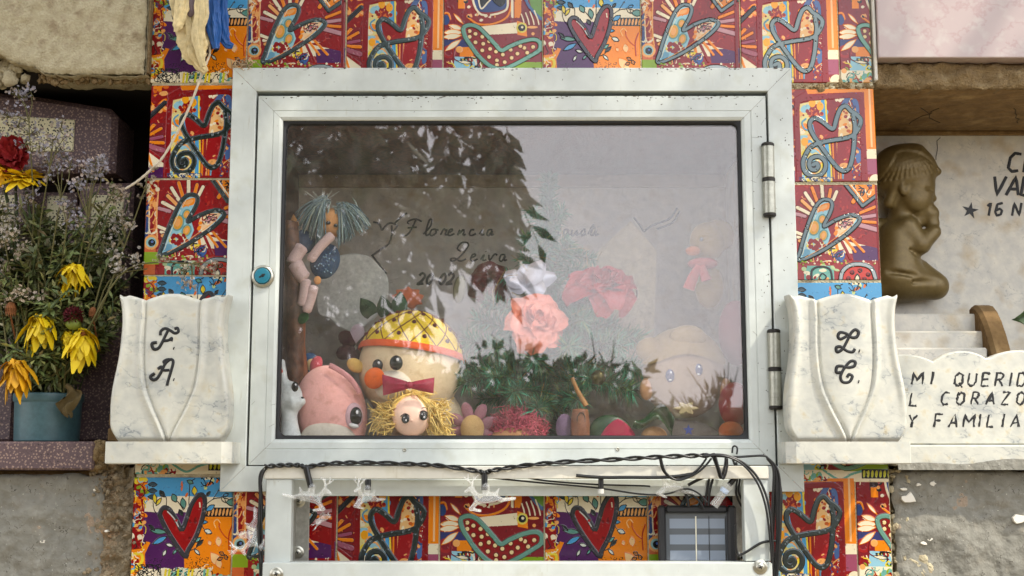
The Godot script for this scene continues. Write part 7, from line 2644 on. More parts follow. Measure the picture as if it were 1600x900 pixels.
func rose(called: String, c: Vector3, f: Vector3, r: float, m: Material, label: String, sd: int, squash := 1.0, petals := 5) -> void:
	rng.seed = sd
	var o := thing(called, c, label, "rose", "satin roses on the tinsel tree")
	var a := f.cross(Vector3.UP).normalized()
	var b := a.cross(f).normalized()
	var layers := [[0.30, 0.50, 3], [0.55, 0.60, 4], [0.85, 0.74, 4], [1.12, 0.90, petals], [1.38, 1.05, petals]]
	var li := 0
	for l in layers:
		for k in int(l[2]):
			var a0: float = TAU * (k + 0.5 * (li % 2) + rng.randf_range(-0.22, 0.22)) / l[2]
			var th: float = l[0] * rng.randf_range(0.82, 1.12)
			var ln: float = l[1] * rng.randf_range(0.85, 1.12)
			var w: float = ln * (1.05 - 0.05 * li) * rng.randf_range(0.9, 1.15)
			var e := a * cos(a0) + b * sin(a0) * squash
			var sd2 := (a * -sin(a0) + b * cos(a0) * squash)
			var nz := rng.randf() * 10.0
			var rows := []
			for j in 11:
				var t := j / 10.0
				var row := []
				for q in 17:
					var u := q / 8.0 - 1.0
					var bend := th * pow(t, 0.45) + 0.55 * pow(t, 6.0) * (0.5 + 0.5 * sin(u * 3.0 + nz))
					var along := ln * t * (1.0 - 0.16 * u * u * t)
					var p := f * cos(bend) * along + e * sin(bend) * along
					p += sd2 * u * w * 0.62 * pow(sin(PI * (0.10 + 0.56 * t)), 0.8)
					p += (f * 0.28 - e * 0.34) * u * u * w * (0.75 if li < 3 else 0.35)
					p += f * (0.045 * sin(u * 5.0 + nz) * t + 0.03 * sin(u * 11.0 + nz * 2.0 + t * 4.0) * t) + e * 0.03 * sin(u * 7.0 + nz * 3.0) * t
					row.append(c + (p - f * (0.10 + 0.05 * li)) * r)
				rows.append(row)
			var mb := MB.new()
			mb.grid(rows)
			part(o, "petal", mb, m)
		li += 1
	var bud := MB.new()
	var rows2 := []
	for j in 7:
		var row := []
		for q in 40:
			var s := q / 39.0
			var ang := s * TAU * 2.3
			var rad := 0.03 + 0.11 * s
			row.append(c + (a * cos(ang) * rad + b * sin(ang) * rad * squash + f * (0.1 + 0.46 * j / 6.0 - 0.06 * s)) * r)
		rows2.append(row)
	bud.grid(rows2)
	part(o, "bud", bud, m)


func roses() -> void:
	var satin := func(col: Color) -> StandardMaterial3D:
		var m := dusty(col, 0.34, 0.01)
		m.backlight_enabled = true
		m.backlight = Color(col.r * 0.35, col.g * 0.35, col.b * 0.35)
		return m
	rose("pink_rose", P(838, 503, -0.055), Vector3(0.22, 0.42, 0.88).normalized(), 0.054, satin.call(Color(0.93, 0.55, 0.45)), "large pale pink satin rose in front of the tinsel tree", 541)
	rose("red_rose", P(945, 447, -0.11), Vector3(0.10, 0.72, 0.68).normalized(), 0.062, satin.call(Color(0.66, 0.0, 0.012)), "bright red satin rose right of the tree's stem", 542)
	rose("dark_red_rose", P(768, 446, -0.16), Vector3(-0.1, 0.15, 0.98).normalized(), 0.042, satin.call(Color(0.36, 0.03, 0.06)), "dark red satin rose behind the silver ribbon flower", 543)
	# silver ribbon flower
	rng.seed = 544
	var c := P(822, 446, -0.12)
	var o := thing("silver_ribbon_flower", c, "silvery white ribbon flower above the pink rose", "flower")
	for q in [[0.9, 0.05, 0.3], [0.35, 0.055, -0.2], [-0.4, 0.038, 0.5], [1.5, 0.036, 0.2], [2.7, 0.042, 0.3], [3.3, 0.034, 0.5]]:
		var d := Vector3(cos(q[0]), sin(q[0]), q[2]).normalized()
		var s := d.cross(Vector3(0, 0.3, 1)).normalized()
		var rows := []
		for j in 9:
			var t := j / 8.0
			var row := []
			for k in 7:
				var u := k / 3.0 - 1.0
				row.append(c + d * q[1] * t + s * u * 0.017 * sin(PI * (0.1 + 0.8 * t)) + Vector3(0, 0, 0.006 * u * u + 0.004 * sin(t * 4.0)))
			rows.append(row)
		var mb := MB.new()
		mb.grid(rows)
		part(o, "ribbon_petal", mb, mat(Color(0.74, 0.74, 0.78), 0.3, 0.25))


func other_toys() -> void:
	rng.seed = 550
	# white heart-shaped card
	var z := -0.20
	var c := MB.new()
	var poly := PackedVector2Array()
	for q in [[498, 432], [520, 404], [548, 396], [575, 400], [592, 415], [606, 436], [604, 470], [590, 492], [566, 512], [548, 518], [532, 512], [514, 498], [497, 490], [494, 462]]:
		var p := P(q[0], q[1], z)
		poly.append(Vector2(p.x, p.y))
	var sm := PackedVector2Array()
	for k in poly.size():
		for j in 4:
			sm.append(poly[k].cubic_interpolate(poly[(k + 1) % poly.size()], poly[(k + poly.size() - 1) % poly.size()], poly[(k + 2) % poly.size()], j / 4.0))
	c.prism(sm, z - 0.006, z, 0.002)
	solo("white_card", c, dusty(Color(0.80, 0.80, 0.76), 0.6), P(545, 515, z), "rounded white card leaning behind the pineapple plush", "card")
	# tall cream card at the right
	z = -0.24
	c = MB.new()
	poly = PackedVector2Array()
	for q in [[900, 540], [905, 420], [985, 345], [1026, 392], [1022, 520], [1012, 560], [930, 565]]:
		var p := P(q[0], q[1], z)
		poly.append(Vector2(p.x, p.y))
	c.prism(poly, z - 0.003, z)
	var p0 := P(985, 345, z)
	c.tri(Vector3(p0.x, p0.y, z + 0.003), Vector3(P(930, 440, z).x, P(930, 440, z).y, z + 0.006), Vector3(P(1026, 392, z).x, P(1026, 392, z).y, z + 0.003))
	solo("cream_envelope", c, dusty(Color(0.74, 0.69, 0.58), 0.7), P(960, 560, z), "tall cream paper envelope behind the red rose", "envelope")
	# baby-faced plush on the right
	z = -0.10
	var o := thing("blue_eyed_plush", P(1065, 690, z), "large soft doll with peach face, blue eyes and yellow hair, behind the reflection", "plush doll")
	var h := MB.new()
	var hc := P(1068, 585, z)
	h.ball(hc, Vector3(0.068, 0.072, 0.05), Basis.IDENTITY, 36, 24)
	part(o, "head", h, fuzzy(Color(0.64, 0.54, 0.43)))
	var hr := MB.new()
	var rows := []
	for j in 9:
		var el := lerpf(0.28, PI / 2, j / 8.0)
		var row := []
		for k in 41:
			var az := TAU * k / 40
			var d := Vector3(cos(el) * sin(az), sin(el + 0.10 * cos(az * 3.0) * cos(el)), cos(el) * cos(az))
			row.append(hc + d * Vector3(0.073, 0.078, 0.055))
		rows.append(row)
	hr.grid(rows)
	hr.ball(hc + Vector3(0.004, 0.058, 0.030), Vector3(0.030, 0.020, 0.018), Basis.IDENTITY, 18, 12)
	hr.ball(hc + Vector3(-0.055, 0.040, 0.012), Vector3(0.024, 0.020, 0.018), Basis.IDENTITY, 16, 10)
	part(o, "hair", hr, fuzzy(Color(0.60, 0.50, 0.32)))
	for e in [[1047, 587], [1091, 578]]:
		var p := P(e[0], e[1], z + 0.046)
		var w := MB.new()
		w.ball(p, Vector3(0.0075, 0.0105, 0.004), Basis.IDENTITY, 16, 10)
		var ew := part(o, "eye", w, mat(Color(0.10, 0.16, 0.34), 0.25))
		var g := MB.new()
		g.ball(p + Vector3(0.001, 0.005, 0.0032), Vector3(0.0016, 0.002, 0.0012), Basis.IDENTITY, 8, 6)
		g.ball(p + Vector3(0, -0.0065, 0.0024), Vector3(0.003, 0.0014, 0.001), Basis.IDENTITY, 8, 6)
		part(ew, "glint", g, mat(Color(0.9, 0.92, 0.95), 0.3))
	for x in [1010.0, 1134.0]:
		var er := MB.new()
		er.ball(P(x, 608, z + 0.018), Vector3(0.011, 0.018, 0.009), Basis.IDENTITY, 14, 10)
		part(o, "ear", er, fuzzy(Color(0.78, 0.56, 0.36)))
	var bd := MB.new()
	bd.ball(P(1068, 690, z - 0.01), Vector3(0.065, 0.035, 0.045), Basis.IDENTITY, 22, 14)
	part(o, "body", bd, fuzzy(Color(0.52, 0.48, 0.44)))
	# duck plush upper right
	z = -0.16
	o = thing("yellow_duck_plush", P(1105, 480, z), "yellow plush duck with a pink scarf, high on the right", "plush toy")
	var ym := fuzzy(Color(0.64, 0.52, 0.28))
	h = MB.new()
	h.ball(P(1105, 378, z), Vector3(0.030, 0.034, 0.027), Basis.IDENTITY, 24, 16)
	h.ball(P(1122, 368, z - 0.01), Vector3(0.028, 0.028, 0.024), Basis.IDENTITY, 20, 14)
	part(o, "head", h, ym)
	var bk := MB.new()
	bk.ball(P(1083, 392, z + 0.022), Vector3(0.013, 0.008, 0.012), Basis.IDENTITY, 14, 10)
	part(o, "beak", bk, fuzzy(Color(0.84, 0.45, 0.14)))
	eye(o, P(1096, 374, z + 0.027), Vector3(0.0032, 0.0034, 0.002))
	bd = MB.new()
	bd.ball(P(1108, 448, z - 0.005), Vector3(0.025, 0.038, 0.022), Basis.IDENTITY, 20, 14)
	part(o, "body", bd, ym)
	var sf := MB.new()
	sf.ball(P(1098, 412, z + 0.008), Vector3(0.026, 0.010, 0.022), Basis.IDENTITY, 18, 10)
	sf.tube([P(1092, 415, z + 0.026), P(1082, 435, z + 0.03), P(1076, 452, z + 0.028)], [0.006, 0.009, 0.010], 8, true, Vector2(1, 0.4))
	sf.tube([P(1096, 415, z + 0.026), P(1104, 438, z + 0.03)], [0.006, 0.009], 8, true, Vector2(1, 0.4))
	part(o, "scarf", sf, fuzzy(Color(0.80, 0.36, 0.34)))
	# round pink-haired doll at the foot
	z = -0.06
	o = thing("crimson_haired_doll", P(808, 690, z), "doll with fuzzy crimson hair sunk low behind the bottom rail", "doll")
	h = MB.new()
	h.ball(P(800, 690, z), Vector3(0.036, 0.026, 0.030), Basis.IDENTITY, 24, 16)
	part(o, "face", h, fuzzy(Color(0.72, 0.52, 0.34)))
	hr = MB.new()
	hr.tint = Color(0.34, 0.05, 0.08)
	hr.ball(P(808, 680, z - 0.012), Vector3(0.045, 0.040, 0.030), Basis.IDENTITY, 24, 16)
	for k in 420:
		var d := Vector3(rng.randfn(0, 1), absf(rng.randfn(0, 0.8)), rng.randfn(0.2, 0.6)).normalized()
		var p := P(808, 680, z - 0.012) + d * Vector3(0.044, 0.039, 0.030)
		hr.tint = Color(0.42, 0.07, 0.10) * rng.randf_range(0.6, 1.4)
		hr.tube([p, p + d * 0.005 + Vector3(rng.randfn(0, 0.004), rng.randfn(0, 0.004), 0.003), p + Vector3(rng.randfn(0, 0.007), rng.randfn(0, 0.007), 0.006)], [0.0011, 0.0010, 0.0005], 4, false)
	var hm := mat(Color.WHITE, 0.9)
	hm.vertex_color_use_as_albedo = true
	part(o, "hair", hr, hm)
	# flower-like lilac toy beside the blonde doll
	z = -0.05
	o = thing("lilac_petal_toy", P(728, 690, z), "small toy with lilac cloth petals round a tan face, right of the blonde doll", "toy")
	h = MB.new()
	h.ball(P(738, 670, z + 0.006), Vector3(0.019, 0.022, 0.016), Basis.IDENTITY, 20, 14)
	part(o, "face", h, fuzzy(Color(0.76, 0.62, 0.40)))
	for k in 8:
		var a := TAU * k / 8 + 0.3
		var mb := MB.new()
		mb.ball(P(738, 668, z - 0.006) + Vector3(cos(a) * 0.027, sin(a) * 0.026, 0), Vector3(0.016, 0.009, 0.004), Basis(Vector3.BACK, a), 14, 8)
		part(o, "petal", mb, fuzzy(Color(0.66, 0.46, 0.50)))
	# wooden finger puppet
	z = -0.04
	var fp := P(907, 690, z)
	o = thing("wooden_peg_doll", fp, "brown wooden peg with a scratched face at the foot of the tree", "peg doll")
	h = MB.new()
	h.lathe([Vector2(0.0, 0.0), Vector2(0.0145, 0.0), Vector2(0.0150, 0.03), Vector2(0.0128, 0.048), Vector2(0.0118, 0.051), Vector2(0.0, 0.052)], 28, Transform3D(Basis.IDENTITY, fp))
	part(o, "peg", h, dusty(Color(0.46, 0.27, 0.15), 0.5, 0.01))
	var mk := MB.new()
	for st in [[902, 664, 902, 652, 906, 645, 911, 645, 914, 652, 914, 664, 902, 664], [903, 658, 913, 658], [906, 663, 909, 659], [900, 675, 916, 672]]:
		var path := []
		for q in V(st):
			var p := P(q.x, q.y, z + 0.0145)
			p.z = z + sqrt(maxf(0.0, 0.0142 * 0.0142 - pow(p.x - fp.x, 2.0)))
			path.append(p)
		mk.tube(path, 0.0009, 5)
	part(o, "face_marks", mk, M.ink)
	var stick := MB.new()
	stick.tube([P(894, 590, z), P(902, 610, z), P(916, 634, z)], [0.0030, 0.0036, 0.0044], 8)
	solo("wooden_pick", stick, dusty(Color(0.60, 0.42, 0.20), 0.5), P(916, 634, z), "small yellowish wooden pick hanging above the brown peg", "pick")
	# green leaves with a magenta heart
	z = -0.05
	o = thing("magenta_heart_toy", P(962, 690, z), "magenta felt heart wrapped in a shiny green leaf", "toy")
	h = MB.new()
	h.ball(P(966, 690, z + 0.012), Vector3(0.031, 0.036, 0.010), Basis.IDENTITY, 24, 16, func(d): return 1.0 - 0.25 * maxf(0, d.y) * absf(d.x))
	part(o, "heart", h, fuzzy(Color(0.58, 0.06, 0.22)))
	h = MB.new()
	h.ball(P(955, 678, z - 0.004), Vector3(0.036, 0.030, 0.012), Basis(Vector3.BACK, -0.25), 22, 14)
	part(o, "leaf", h, dusty(Color(0.07, 0.22, 0.09), 0.35))
	# green ribbon
	o = thing("green_ribbon_bow", P(1025, 665, z), "glossy green ribbon bow over a tan ball, below the blue eyed doll", "ribbon")
	rows = []
	for j in 21:
		var t := j / 20.0
		var row := []
		var q := P(lerpf(990, 1052, t), 662 - 12.0 * sin(t * PI) + 8.0 * sin(t * 7.0), z + 0.018)
		for k in 9:
			var u := k / 4.0 - 1.0
			row.append(q + Vector3(0.002 * u, u * 0.013 * (0.45 + 0.75 * t), 0.007 * sin(u * 3.0 + t * 6.0)))
		rows.append(row)
	h = MB.new()
	h.grid(rows)
	part(o, "ribbon", h, mat(Color(0.03, 0.20, 0.07), 0.25))
	h = MB.new()
	h.ball(P(1022, 682, z), Vector3(0.021, 0.016, 0.015), Basis.IDENTITY, 18, 12)
	part(o, "ball", h, fuzzy(Color(0.66, 0.48, 0.30)))
	# star-shaped biscuit charm, blue charm, red toy, lilac scrap
	h = MB.new()
	poly = PackedVector2Array()
	var sc := P(1072, 638, -0.02)
	for k in 24:
		var r := 0.014 + 0.004 * cos(k * TAU / 24 * 6.0)
		poly.append(Vector2(sc.x, sc.y) + Vector2.from_angle(TAU * k / 24) * Vector2(r * 1.15, r * 0.62))
	h.prism(poly, -0.024, -0.020, 0.0015)
	solo("biscuit_charm", h, dusty(Color(0.62, 0.56, 0.40), 0.6), sc, "tan biscuit-like star charm under the blue eyed doll", "charm")
	h = MB.new()
	poly = PackedVector2Array()
	sc = P(1076, 672, -0.02)
	for k in 10:
		poly.append(Vector2(sc.x, sc.y) + Vector2.from_angle(PI / 2 + PI * k / 5) * (0.009 if k % 2 == 0 else 0.004))
	h.prism(poly, -0.023, -0.020, 0.001)
	solo("blue_star_charm", h, mat(Color(0.10, 0.18, 0.45), 0.4), sc, "tiny blue star charm below the biscuit charm", "charm")
	o = thing("red_plush", P(1145, 690, -0.06), "red plush toy with an orange paw, cut off at the glass's lower right corner", "plush toy")
	h = MB.new()
	h.ball(P(1148, 632, -0.06), Vector3(0.026, 0.036, 0.024), Basis.IDENTITY, 20, 14)
	part(o, "body", h, fuzzy(Color(0.55, 0.10, 0.07)))
	h = MB.new()
	h.ball(P(1142, 674, -0.05), Vector3(0.020, 0.016, 0.018), Basis.IDENTITY, 18, 12)
	part(o, "paw", h, fuzzy(Color(0.72, 0.36, 0.14)))
	h = MB.new()
	h.ball(P(1150, 520, -0.14), Vector3(0.03, 0.055, 0.03), Basis.IDENTITY, 18, 12)
	solo("pink_cushion", h, fuzzy(Color(0.58, 0.30, 0.34)), P(1150, 560, -0.14), "dusky pink cushion standing at the right side of the niche", "cushion")
	h = MB.new()
	h.ball(P(882, 668, -0.05), Vector3(0.014, 0.022, 0.010), Basis.IDENTITY, 16, 10)
	solo("lilac_scrap", h, fuzzy(Color(0.42, 0.34, 0.44)), P(882, 690, -0.05), "lilac cloth scrap between the tree's stem and the brown peg", "cloth")
	# dark red flower with pale rims behind the plush's ear
	rng.seed = 560
	var fc := P(556, 542, -0.13)
	o = thing("maroon_cloth_flower", fc, "maroon cloth flower with pale rims beside the plush's ear", "flower")
	for k in 6:
		var a := TAU * k / 6 + 0.4
		var mb := MB.new()
		mb.ball(fc + Vector3(cos(a) * 0.018, sin(a) * 0.022, 0), Vector3(0.017, 0.013, 0.006), Basis(Vector3.BACK, a), 14, 8)
		part(o, "petal", mb, fuzzy(Color(0.26, 0.06, 0.10) if k != 1 else Color(0.78, 0.70, 0.74)))
	# stick, dummy, wooden strip
	h = MB.new()
	h.tube([P(472, 494, -0.06), P(470, 540, -0.07), P(479, 610, -0.08), P(482, 690, -0.09)], [0.006, 0.007, 0.0065, 0.006], 10)
	solo("wooden_stick", h, dusty(Color(0.50, 0.26, 0.10), 0.6, 0.02), P(482, 690, -0.09), "orange brown wooden stick standing under the hanging doll", "stick")
	o = thing("blue_dummy", P(488, 570, -0.10), "small blue baby's dummy with a cream middle above the pink plush", "dummy")
	h = MB.new()
	h.ball(P(484, 568, -0.11), Vector3(0.016, 0.018, 0.005), Basis.IDENTITY, 20, 12)
	part(o, "shield", h, mat(Color(0.13, 0.28, 0.44), 0.3))
	h = MB.new()
	h.ball(P(486, 570, -0.104), Vector3(0.008, 0.010, 0.004), Basis.IDENTITY, 16, 10)
	part(o, "button", h, mat(Color(0.80, 0.68, 0.48), 0.4))
	h = MB.new()
	rows = []
	for j in 12:
		var t := j / 11.0
		var q := P(lerpf(452, 462, t) + 5.0 * sin(t * 4.0), lerpf(345, 690, t), -0.03 - 0.04 * t)
		rows.append([q + Vector3(-0.016, 0, -0.01), q + Vector3(-0.006, 0, 0.004), q + Vector3(0.006, 0, 0.002), q + Vector3(0.012, 0, -0.012)])
	h.grid(rows)
	solo("driftwood_strip", h, M.wood, P(455, 690, -0.07), "long strip of weathered brown wood along the niche's left side", "wood")
	# glittered leaf ornament and sprinkled tag
	h = MB.new()
	h.ball(P(718, 452, -0.14), Vector3(0.011, 0.024, 0.004), Basis(Vector3.BACK, -0.1), 16, 12)
	solo("glitter_leaf", h, dusty(Color(0.42, 0.40, 0.28), 0.3, 0.05, 0.5), P(718, 470, -0.14), "glittering olive leaf ornament left of the dark red rose", "ornament")
	h = MB.new()
	var py := P(637, 466, -0.17)
	h.ball(py, Vector3(0.026, 0.018, 0.008), Basis.IDENTITY, 20, 12, func(d): return 1.0 + 0.15 * sin(atan2(d.y, d.x) * 9.0))
	solo("orange_cloth_flower", h, fuzzy(Color(0.80, 0.42, 0.26)), py, "faded orange cloth flower peeping over the pineapple cap", "flower")


# ------------------------------------------------------------------ cables, lights, balloons
func cables() -> void:
	rng.seed = 600
	var o := thing("light_string_cable", P(800, 735, 0.09), "black twisted cable of the light string, wound round the white rack", "cable")
	var mb := MB.new()
	var run := func(pts: Array, r: float, z: float) -> void:
		var path := []
		for q in Brush.new(1, Color.BLACK).curve(V(pts), false, 7):
			path.append(P(q.x, q.y, z))
		mb.tube(path, r, 7)
	var main := Brush.new(1, Color.BLACK).curve(V([414, 729, 440, 727, 468, 727, 478, 731, 482, 729, 520, 724, 570, 723, 640, 725, 690, 728, 745, 736, 757, 739, 770, 735, 815, 728, 880, 722, 960, 718, 1030, 714, 1090, 712, 1120, 712]), false, 9)
	for s in 2:
		var path := []
		for k in main.size():
			var a := k * 0.75 + PI * s
			path.append(P(main[k].x, main[k].y, 0.096) + Vector3(0, cos(a) * 0.0022, sin(a) * 0.0022 + 0.001))
		mb.tube(path, 0.0019, 7)
	run.call([820, 746, 860, 752, 930, 757, 1000, 759, 1016, 760], 0.0014, 0.075)
	run.call([770, 747, 840, 754, 930, 762, 1000, 772, 1040, 772, 1070, 764, 1090, 770, 1105, 785], 0.0014, 0.078)
	run.call([900, 743, 940, 746, 980, 746, 1030, 746, 1060, 744, 1085, 740], 0.0026, 0.097)
	run.call([1031, 717, 1036, 735, 1050, 748, 1070, 746, 1090, 734, 1104, 716], 0.0016, 0.098)
	run.call([1033, 717, 1040, 738, 1058, 750, 1080, 744, 1098, 732, 1112, 716], 0.0016, 0.1)
	run.call([1114, 714, 1120, 730, 1126, 747, 1132, 730, 1134, 714], 0.0018, 0.1)
	run.call([1118, 714, 1124, 734, 1130, 748, 1136, 730, 1136, 716], 0.0018, 0.103)
	run.call([1100, 712, 1130, 711, 1160, 722, 1185, 748, 1200, 785, 1206, 830, 1207, 870], 0.0019, 0.101)
	run.call([1100, 713, 1128, 712, 1158, 724, 1182, 752, 1196, 790, 1203, 840, 1206, 880], 0.0017, 0.102)
	run.call([1110, 712, 1150, 714, 1190, 712, 1200, 716, 1214, 732, 1219, 760, 1218, 820, 1216, 880, 1213, 905], 0.0018, 0.093)
	for k in 9:
		var x := 1203 + k * 1.9
		run.call([1198 + k, 716 + k * 1.2, 1208 + k * 0.8, 732 + k, x + rng.randf_range(0, 5), 780 + rng.randf_range(-12, 12), x + rng.randf_range(-2, 4), 840, x * 0.5 + 605 + rng.randf_range(-2, 2), 880, 1208 + rng.randf_range(-1, 4), 915], 0.0017, 0.084 + rng.randf_range(-0.012, 0.010))
	run.call([1212, 845, 1190, 848, 1165, 863, 1154, 866, 1150, 855, 1149, 820], 0.0020, 0.094)
	run.call([1145, 718, 1152, 742, 1150, 770, 1158, 790, 1168, 800], 0.0017, 0.060)
	run.call([1150, 722, 1156, 745, 1154, 768, 1162, 785, 1170, 796], 0.0017, 0.062)
	run.call([1108, 748, 1104, 770, 1102, 790], 0.0018, 0.058)
	run.call([1114, 748, 1109, 768, 1107, 790], 0.0018, 0.060)
	run.call([1110, 742, 1090, 750, 1075, 758], 0.0024, 0.070)
	run.call([1062, 766, 1078, 772, 1092, 782, 1100, 795], 0.0019, 0.062)
	run.call([1070, 768, 1074, 780, 1076, 792], 0.0024, 0.058)
	run.call([1144, 708, 1145, 699, 1149, 697, 1152, 701, 1151, 710], 0.0014, 0.075)
	for k in 7:
		run.call([418 - k * 0.6, 730, 409 - k * 0.7 + rng.randf(), 745, 406 + rng.randf_range(-3, 4), 790, 407 + rng.randf_range(-3, 4), 850, 408 + rng.randf_range(-3, 4), 912], 0.0016, 0.094 - k * 0.004)
	part(o, "strands", mb, M.cable)
	for q in [[478, 730, 486, 762, 0.098], [575, 749, 575, 766, 0.085], [757, 738, 757, 766, 0.096], [939, 746, 939, 766, 0.09], [1160, 733, 1139, 758, 0.078]]:
		var dr := MB.new()
		dr.tube([P(q[0], q[1], q[4]), P(q[2], q[3], q[4])], 0.0046 if q[0] < 900 else 0.0040, 10)
		part(o, "lamp_socket", dr, M.cable)
	var rim := MB.new()
	rim.tube([P(939, 764, 0.09), P(939, 771, 0.09)], 0.0048, 12)
	part(o, "open_socket", rim, mat(Color(0.75, 0.75, 0.72), 0.4))


func reindeer(px: float, py: float, z: float, turn: float, tip: float, s: float, label: String) -> void:
	var at := P(px, py, z)
	var B := Basis(Vector3.BACK, tip) * Basis(Vector3.UP, turn)
	var lo := Vector3.ONE * -0.052 * s
	var f := Field.new(lo, -lo, 0.0013)
	var q := func(x: float, y: float, d := 0.0) -> Vector3: return B * (Vector3(x, y, d) * 0.001 * s)
	f.cap(q.call(-8, 0), q.call(12, 3), 7.0 * 0.001 * s, 8.0 * 0.001 * s, 0.004)
	f.cap(q.call(-10, 3), q.call(-19, 15), 5.0 * 0.001 * s, 3.6 * 0.001 * s, 0.004)
	f.cap(q.call(-19, 16), q.call(-28, 11), 4.4 * 0.001 * s, 2.4 * 0.001 * s, 0.003)
	for d in [-3.5, 3.5]:
		f.cap(q.call(14, 4, d), q.call(25, -1, d), 5.0 * 0.001 * s, 3.0 * 0.001 * s, 0.003)
		f.cap(q.call(25, -1, d), q.call(44, 1, d), 2.8 * 0.001 * s, 2.4 * 0.001 * s, 0.002)
		f.cap(q.call(-10, -3, d), q.call(-20, -14, d), 4.0 * 0.001 * s, 2.6 * 0.001 * s, 0.003)
		f.cap(q.call(-20, -14, d), q.call(-6, -17, d), 2.6 * 0.001 * s, 2.0 * 0.001 * s, 0.002)
		f.cap(q.call(-18, 20, d * 0.6), q.call(-16, 34, d * 2.0), 1.5 * 0.001 * s, 1.2 * 0.001 * s, 0.0015)
		f.cap(q.call(-17, 27, d * 1.2), q.call(-9, 35, d * 1.8), 1.3 * 0.001 * s, 1.1 * 0.001 * s, 0.0015)
		f.cap(q.call(-18, 22, d * 0.8), q.call(-30, 32, d * 1.8), 1.3 * 0.001 * s, 1.1 * 0.001 * s, 0.0015)
		f.cap(q.call(-24, 27, d * 1.2), q.call(-24, 37, d * 1.8), 1.2 * 0.001 * s, 1.0 * 0.001 * s, 0.0015)
	f.cap(q.call(18, 9), q.call(21, 15), 2.4 * 0.001 * s, 1.5 * 0.001 * s, 0.002)
	f.cap(q.call(2, 6), q.call(2, 18), 5.6 * 0.001 * s, 6.0 * 0.001 * s, 0.002)
	var mb := MB.new()
	f.net(mb)
	for k in mb.v.size():
		mb.v[k] += at
	solo("reindeer_light", mb, M.clear, at, label, "string light", "clear reindeer lights on the light string")


func string_lights() -> void:
	M.clear = mat(Color(0.97, 0.97, 0.95, 0.15), 0.03)
	M.clear.transparency = BaseMaterial3D.TRANSPARENCY_ALPHA
	M.clear.metallic_specular = 1.0
	reindeer(487, 779, 0.098, PI, -0.12, 0.95, "clear plastic reindeer light at the rack's left end, facing right")
	reindeer(571, 779, 0.092, 0.9, -0.1, 0.85, "clear plastic reindeer light turned head-on, second from the left")
	reindeer(757, 780, 0.098, 0.0, 0.0, 1.0, "clear plastic reindeer light hanging in the middle of the rack")
	reindeer(1048, 762, 0.080, 0.4, -0.25, 0.9, "clear plastic reindeer light lying among cables above the solar panel")
	reindeer(396, 838, 0.085, 0.3, PI / 2, 0.95, "clear plastic reindeer light dangling head down left of the rack")
	reindeer(506, 808, 0.070, 1.3, 2.2, 0.62, "small clear reindeer light hanging upside down under the leftmost one")
	var o := thing("led_lamp", P(1126, 766, 0.075), "single bare LED lamp hanging above the solar panel", "string light")
	var a := P(1139, 756, 0.078)
	var b := P(1120, 784, 0.078)
	var mb := MB.new()
	mb.tube([a, a.lerp(b, 0.4)], 0.0085, 16)
	part(o, "cup", mb, M.clear)
	mb = MB.new()
	mb.tube([a.lerp(b, 0.28), a.lerp(b, 0.45), a.lerp(b, 0.5)], [0.0068, 0.0068, 0.005], 14)
	part(o, "lens", mb, mat(Color(0.75, 0.82, 0.92), 0.2))
	mb = MB.new()
	mb.tube([a.lerp(b, 0.5), b.lerp(a, -0.25)], [0.0062, 0.007], 14)
	part(o, "tip", mb, M.clear)


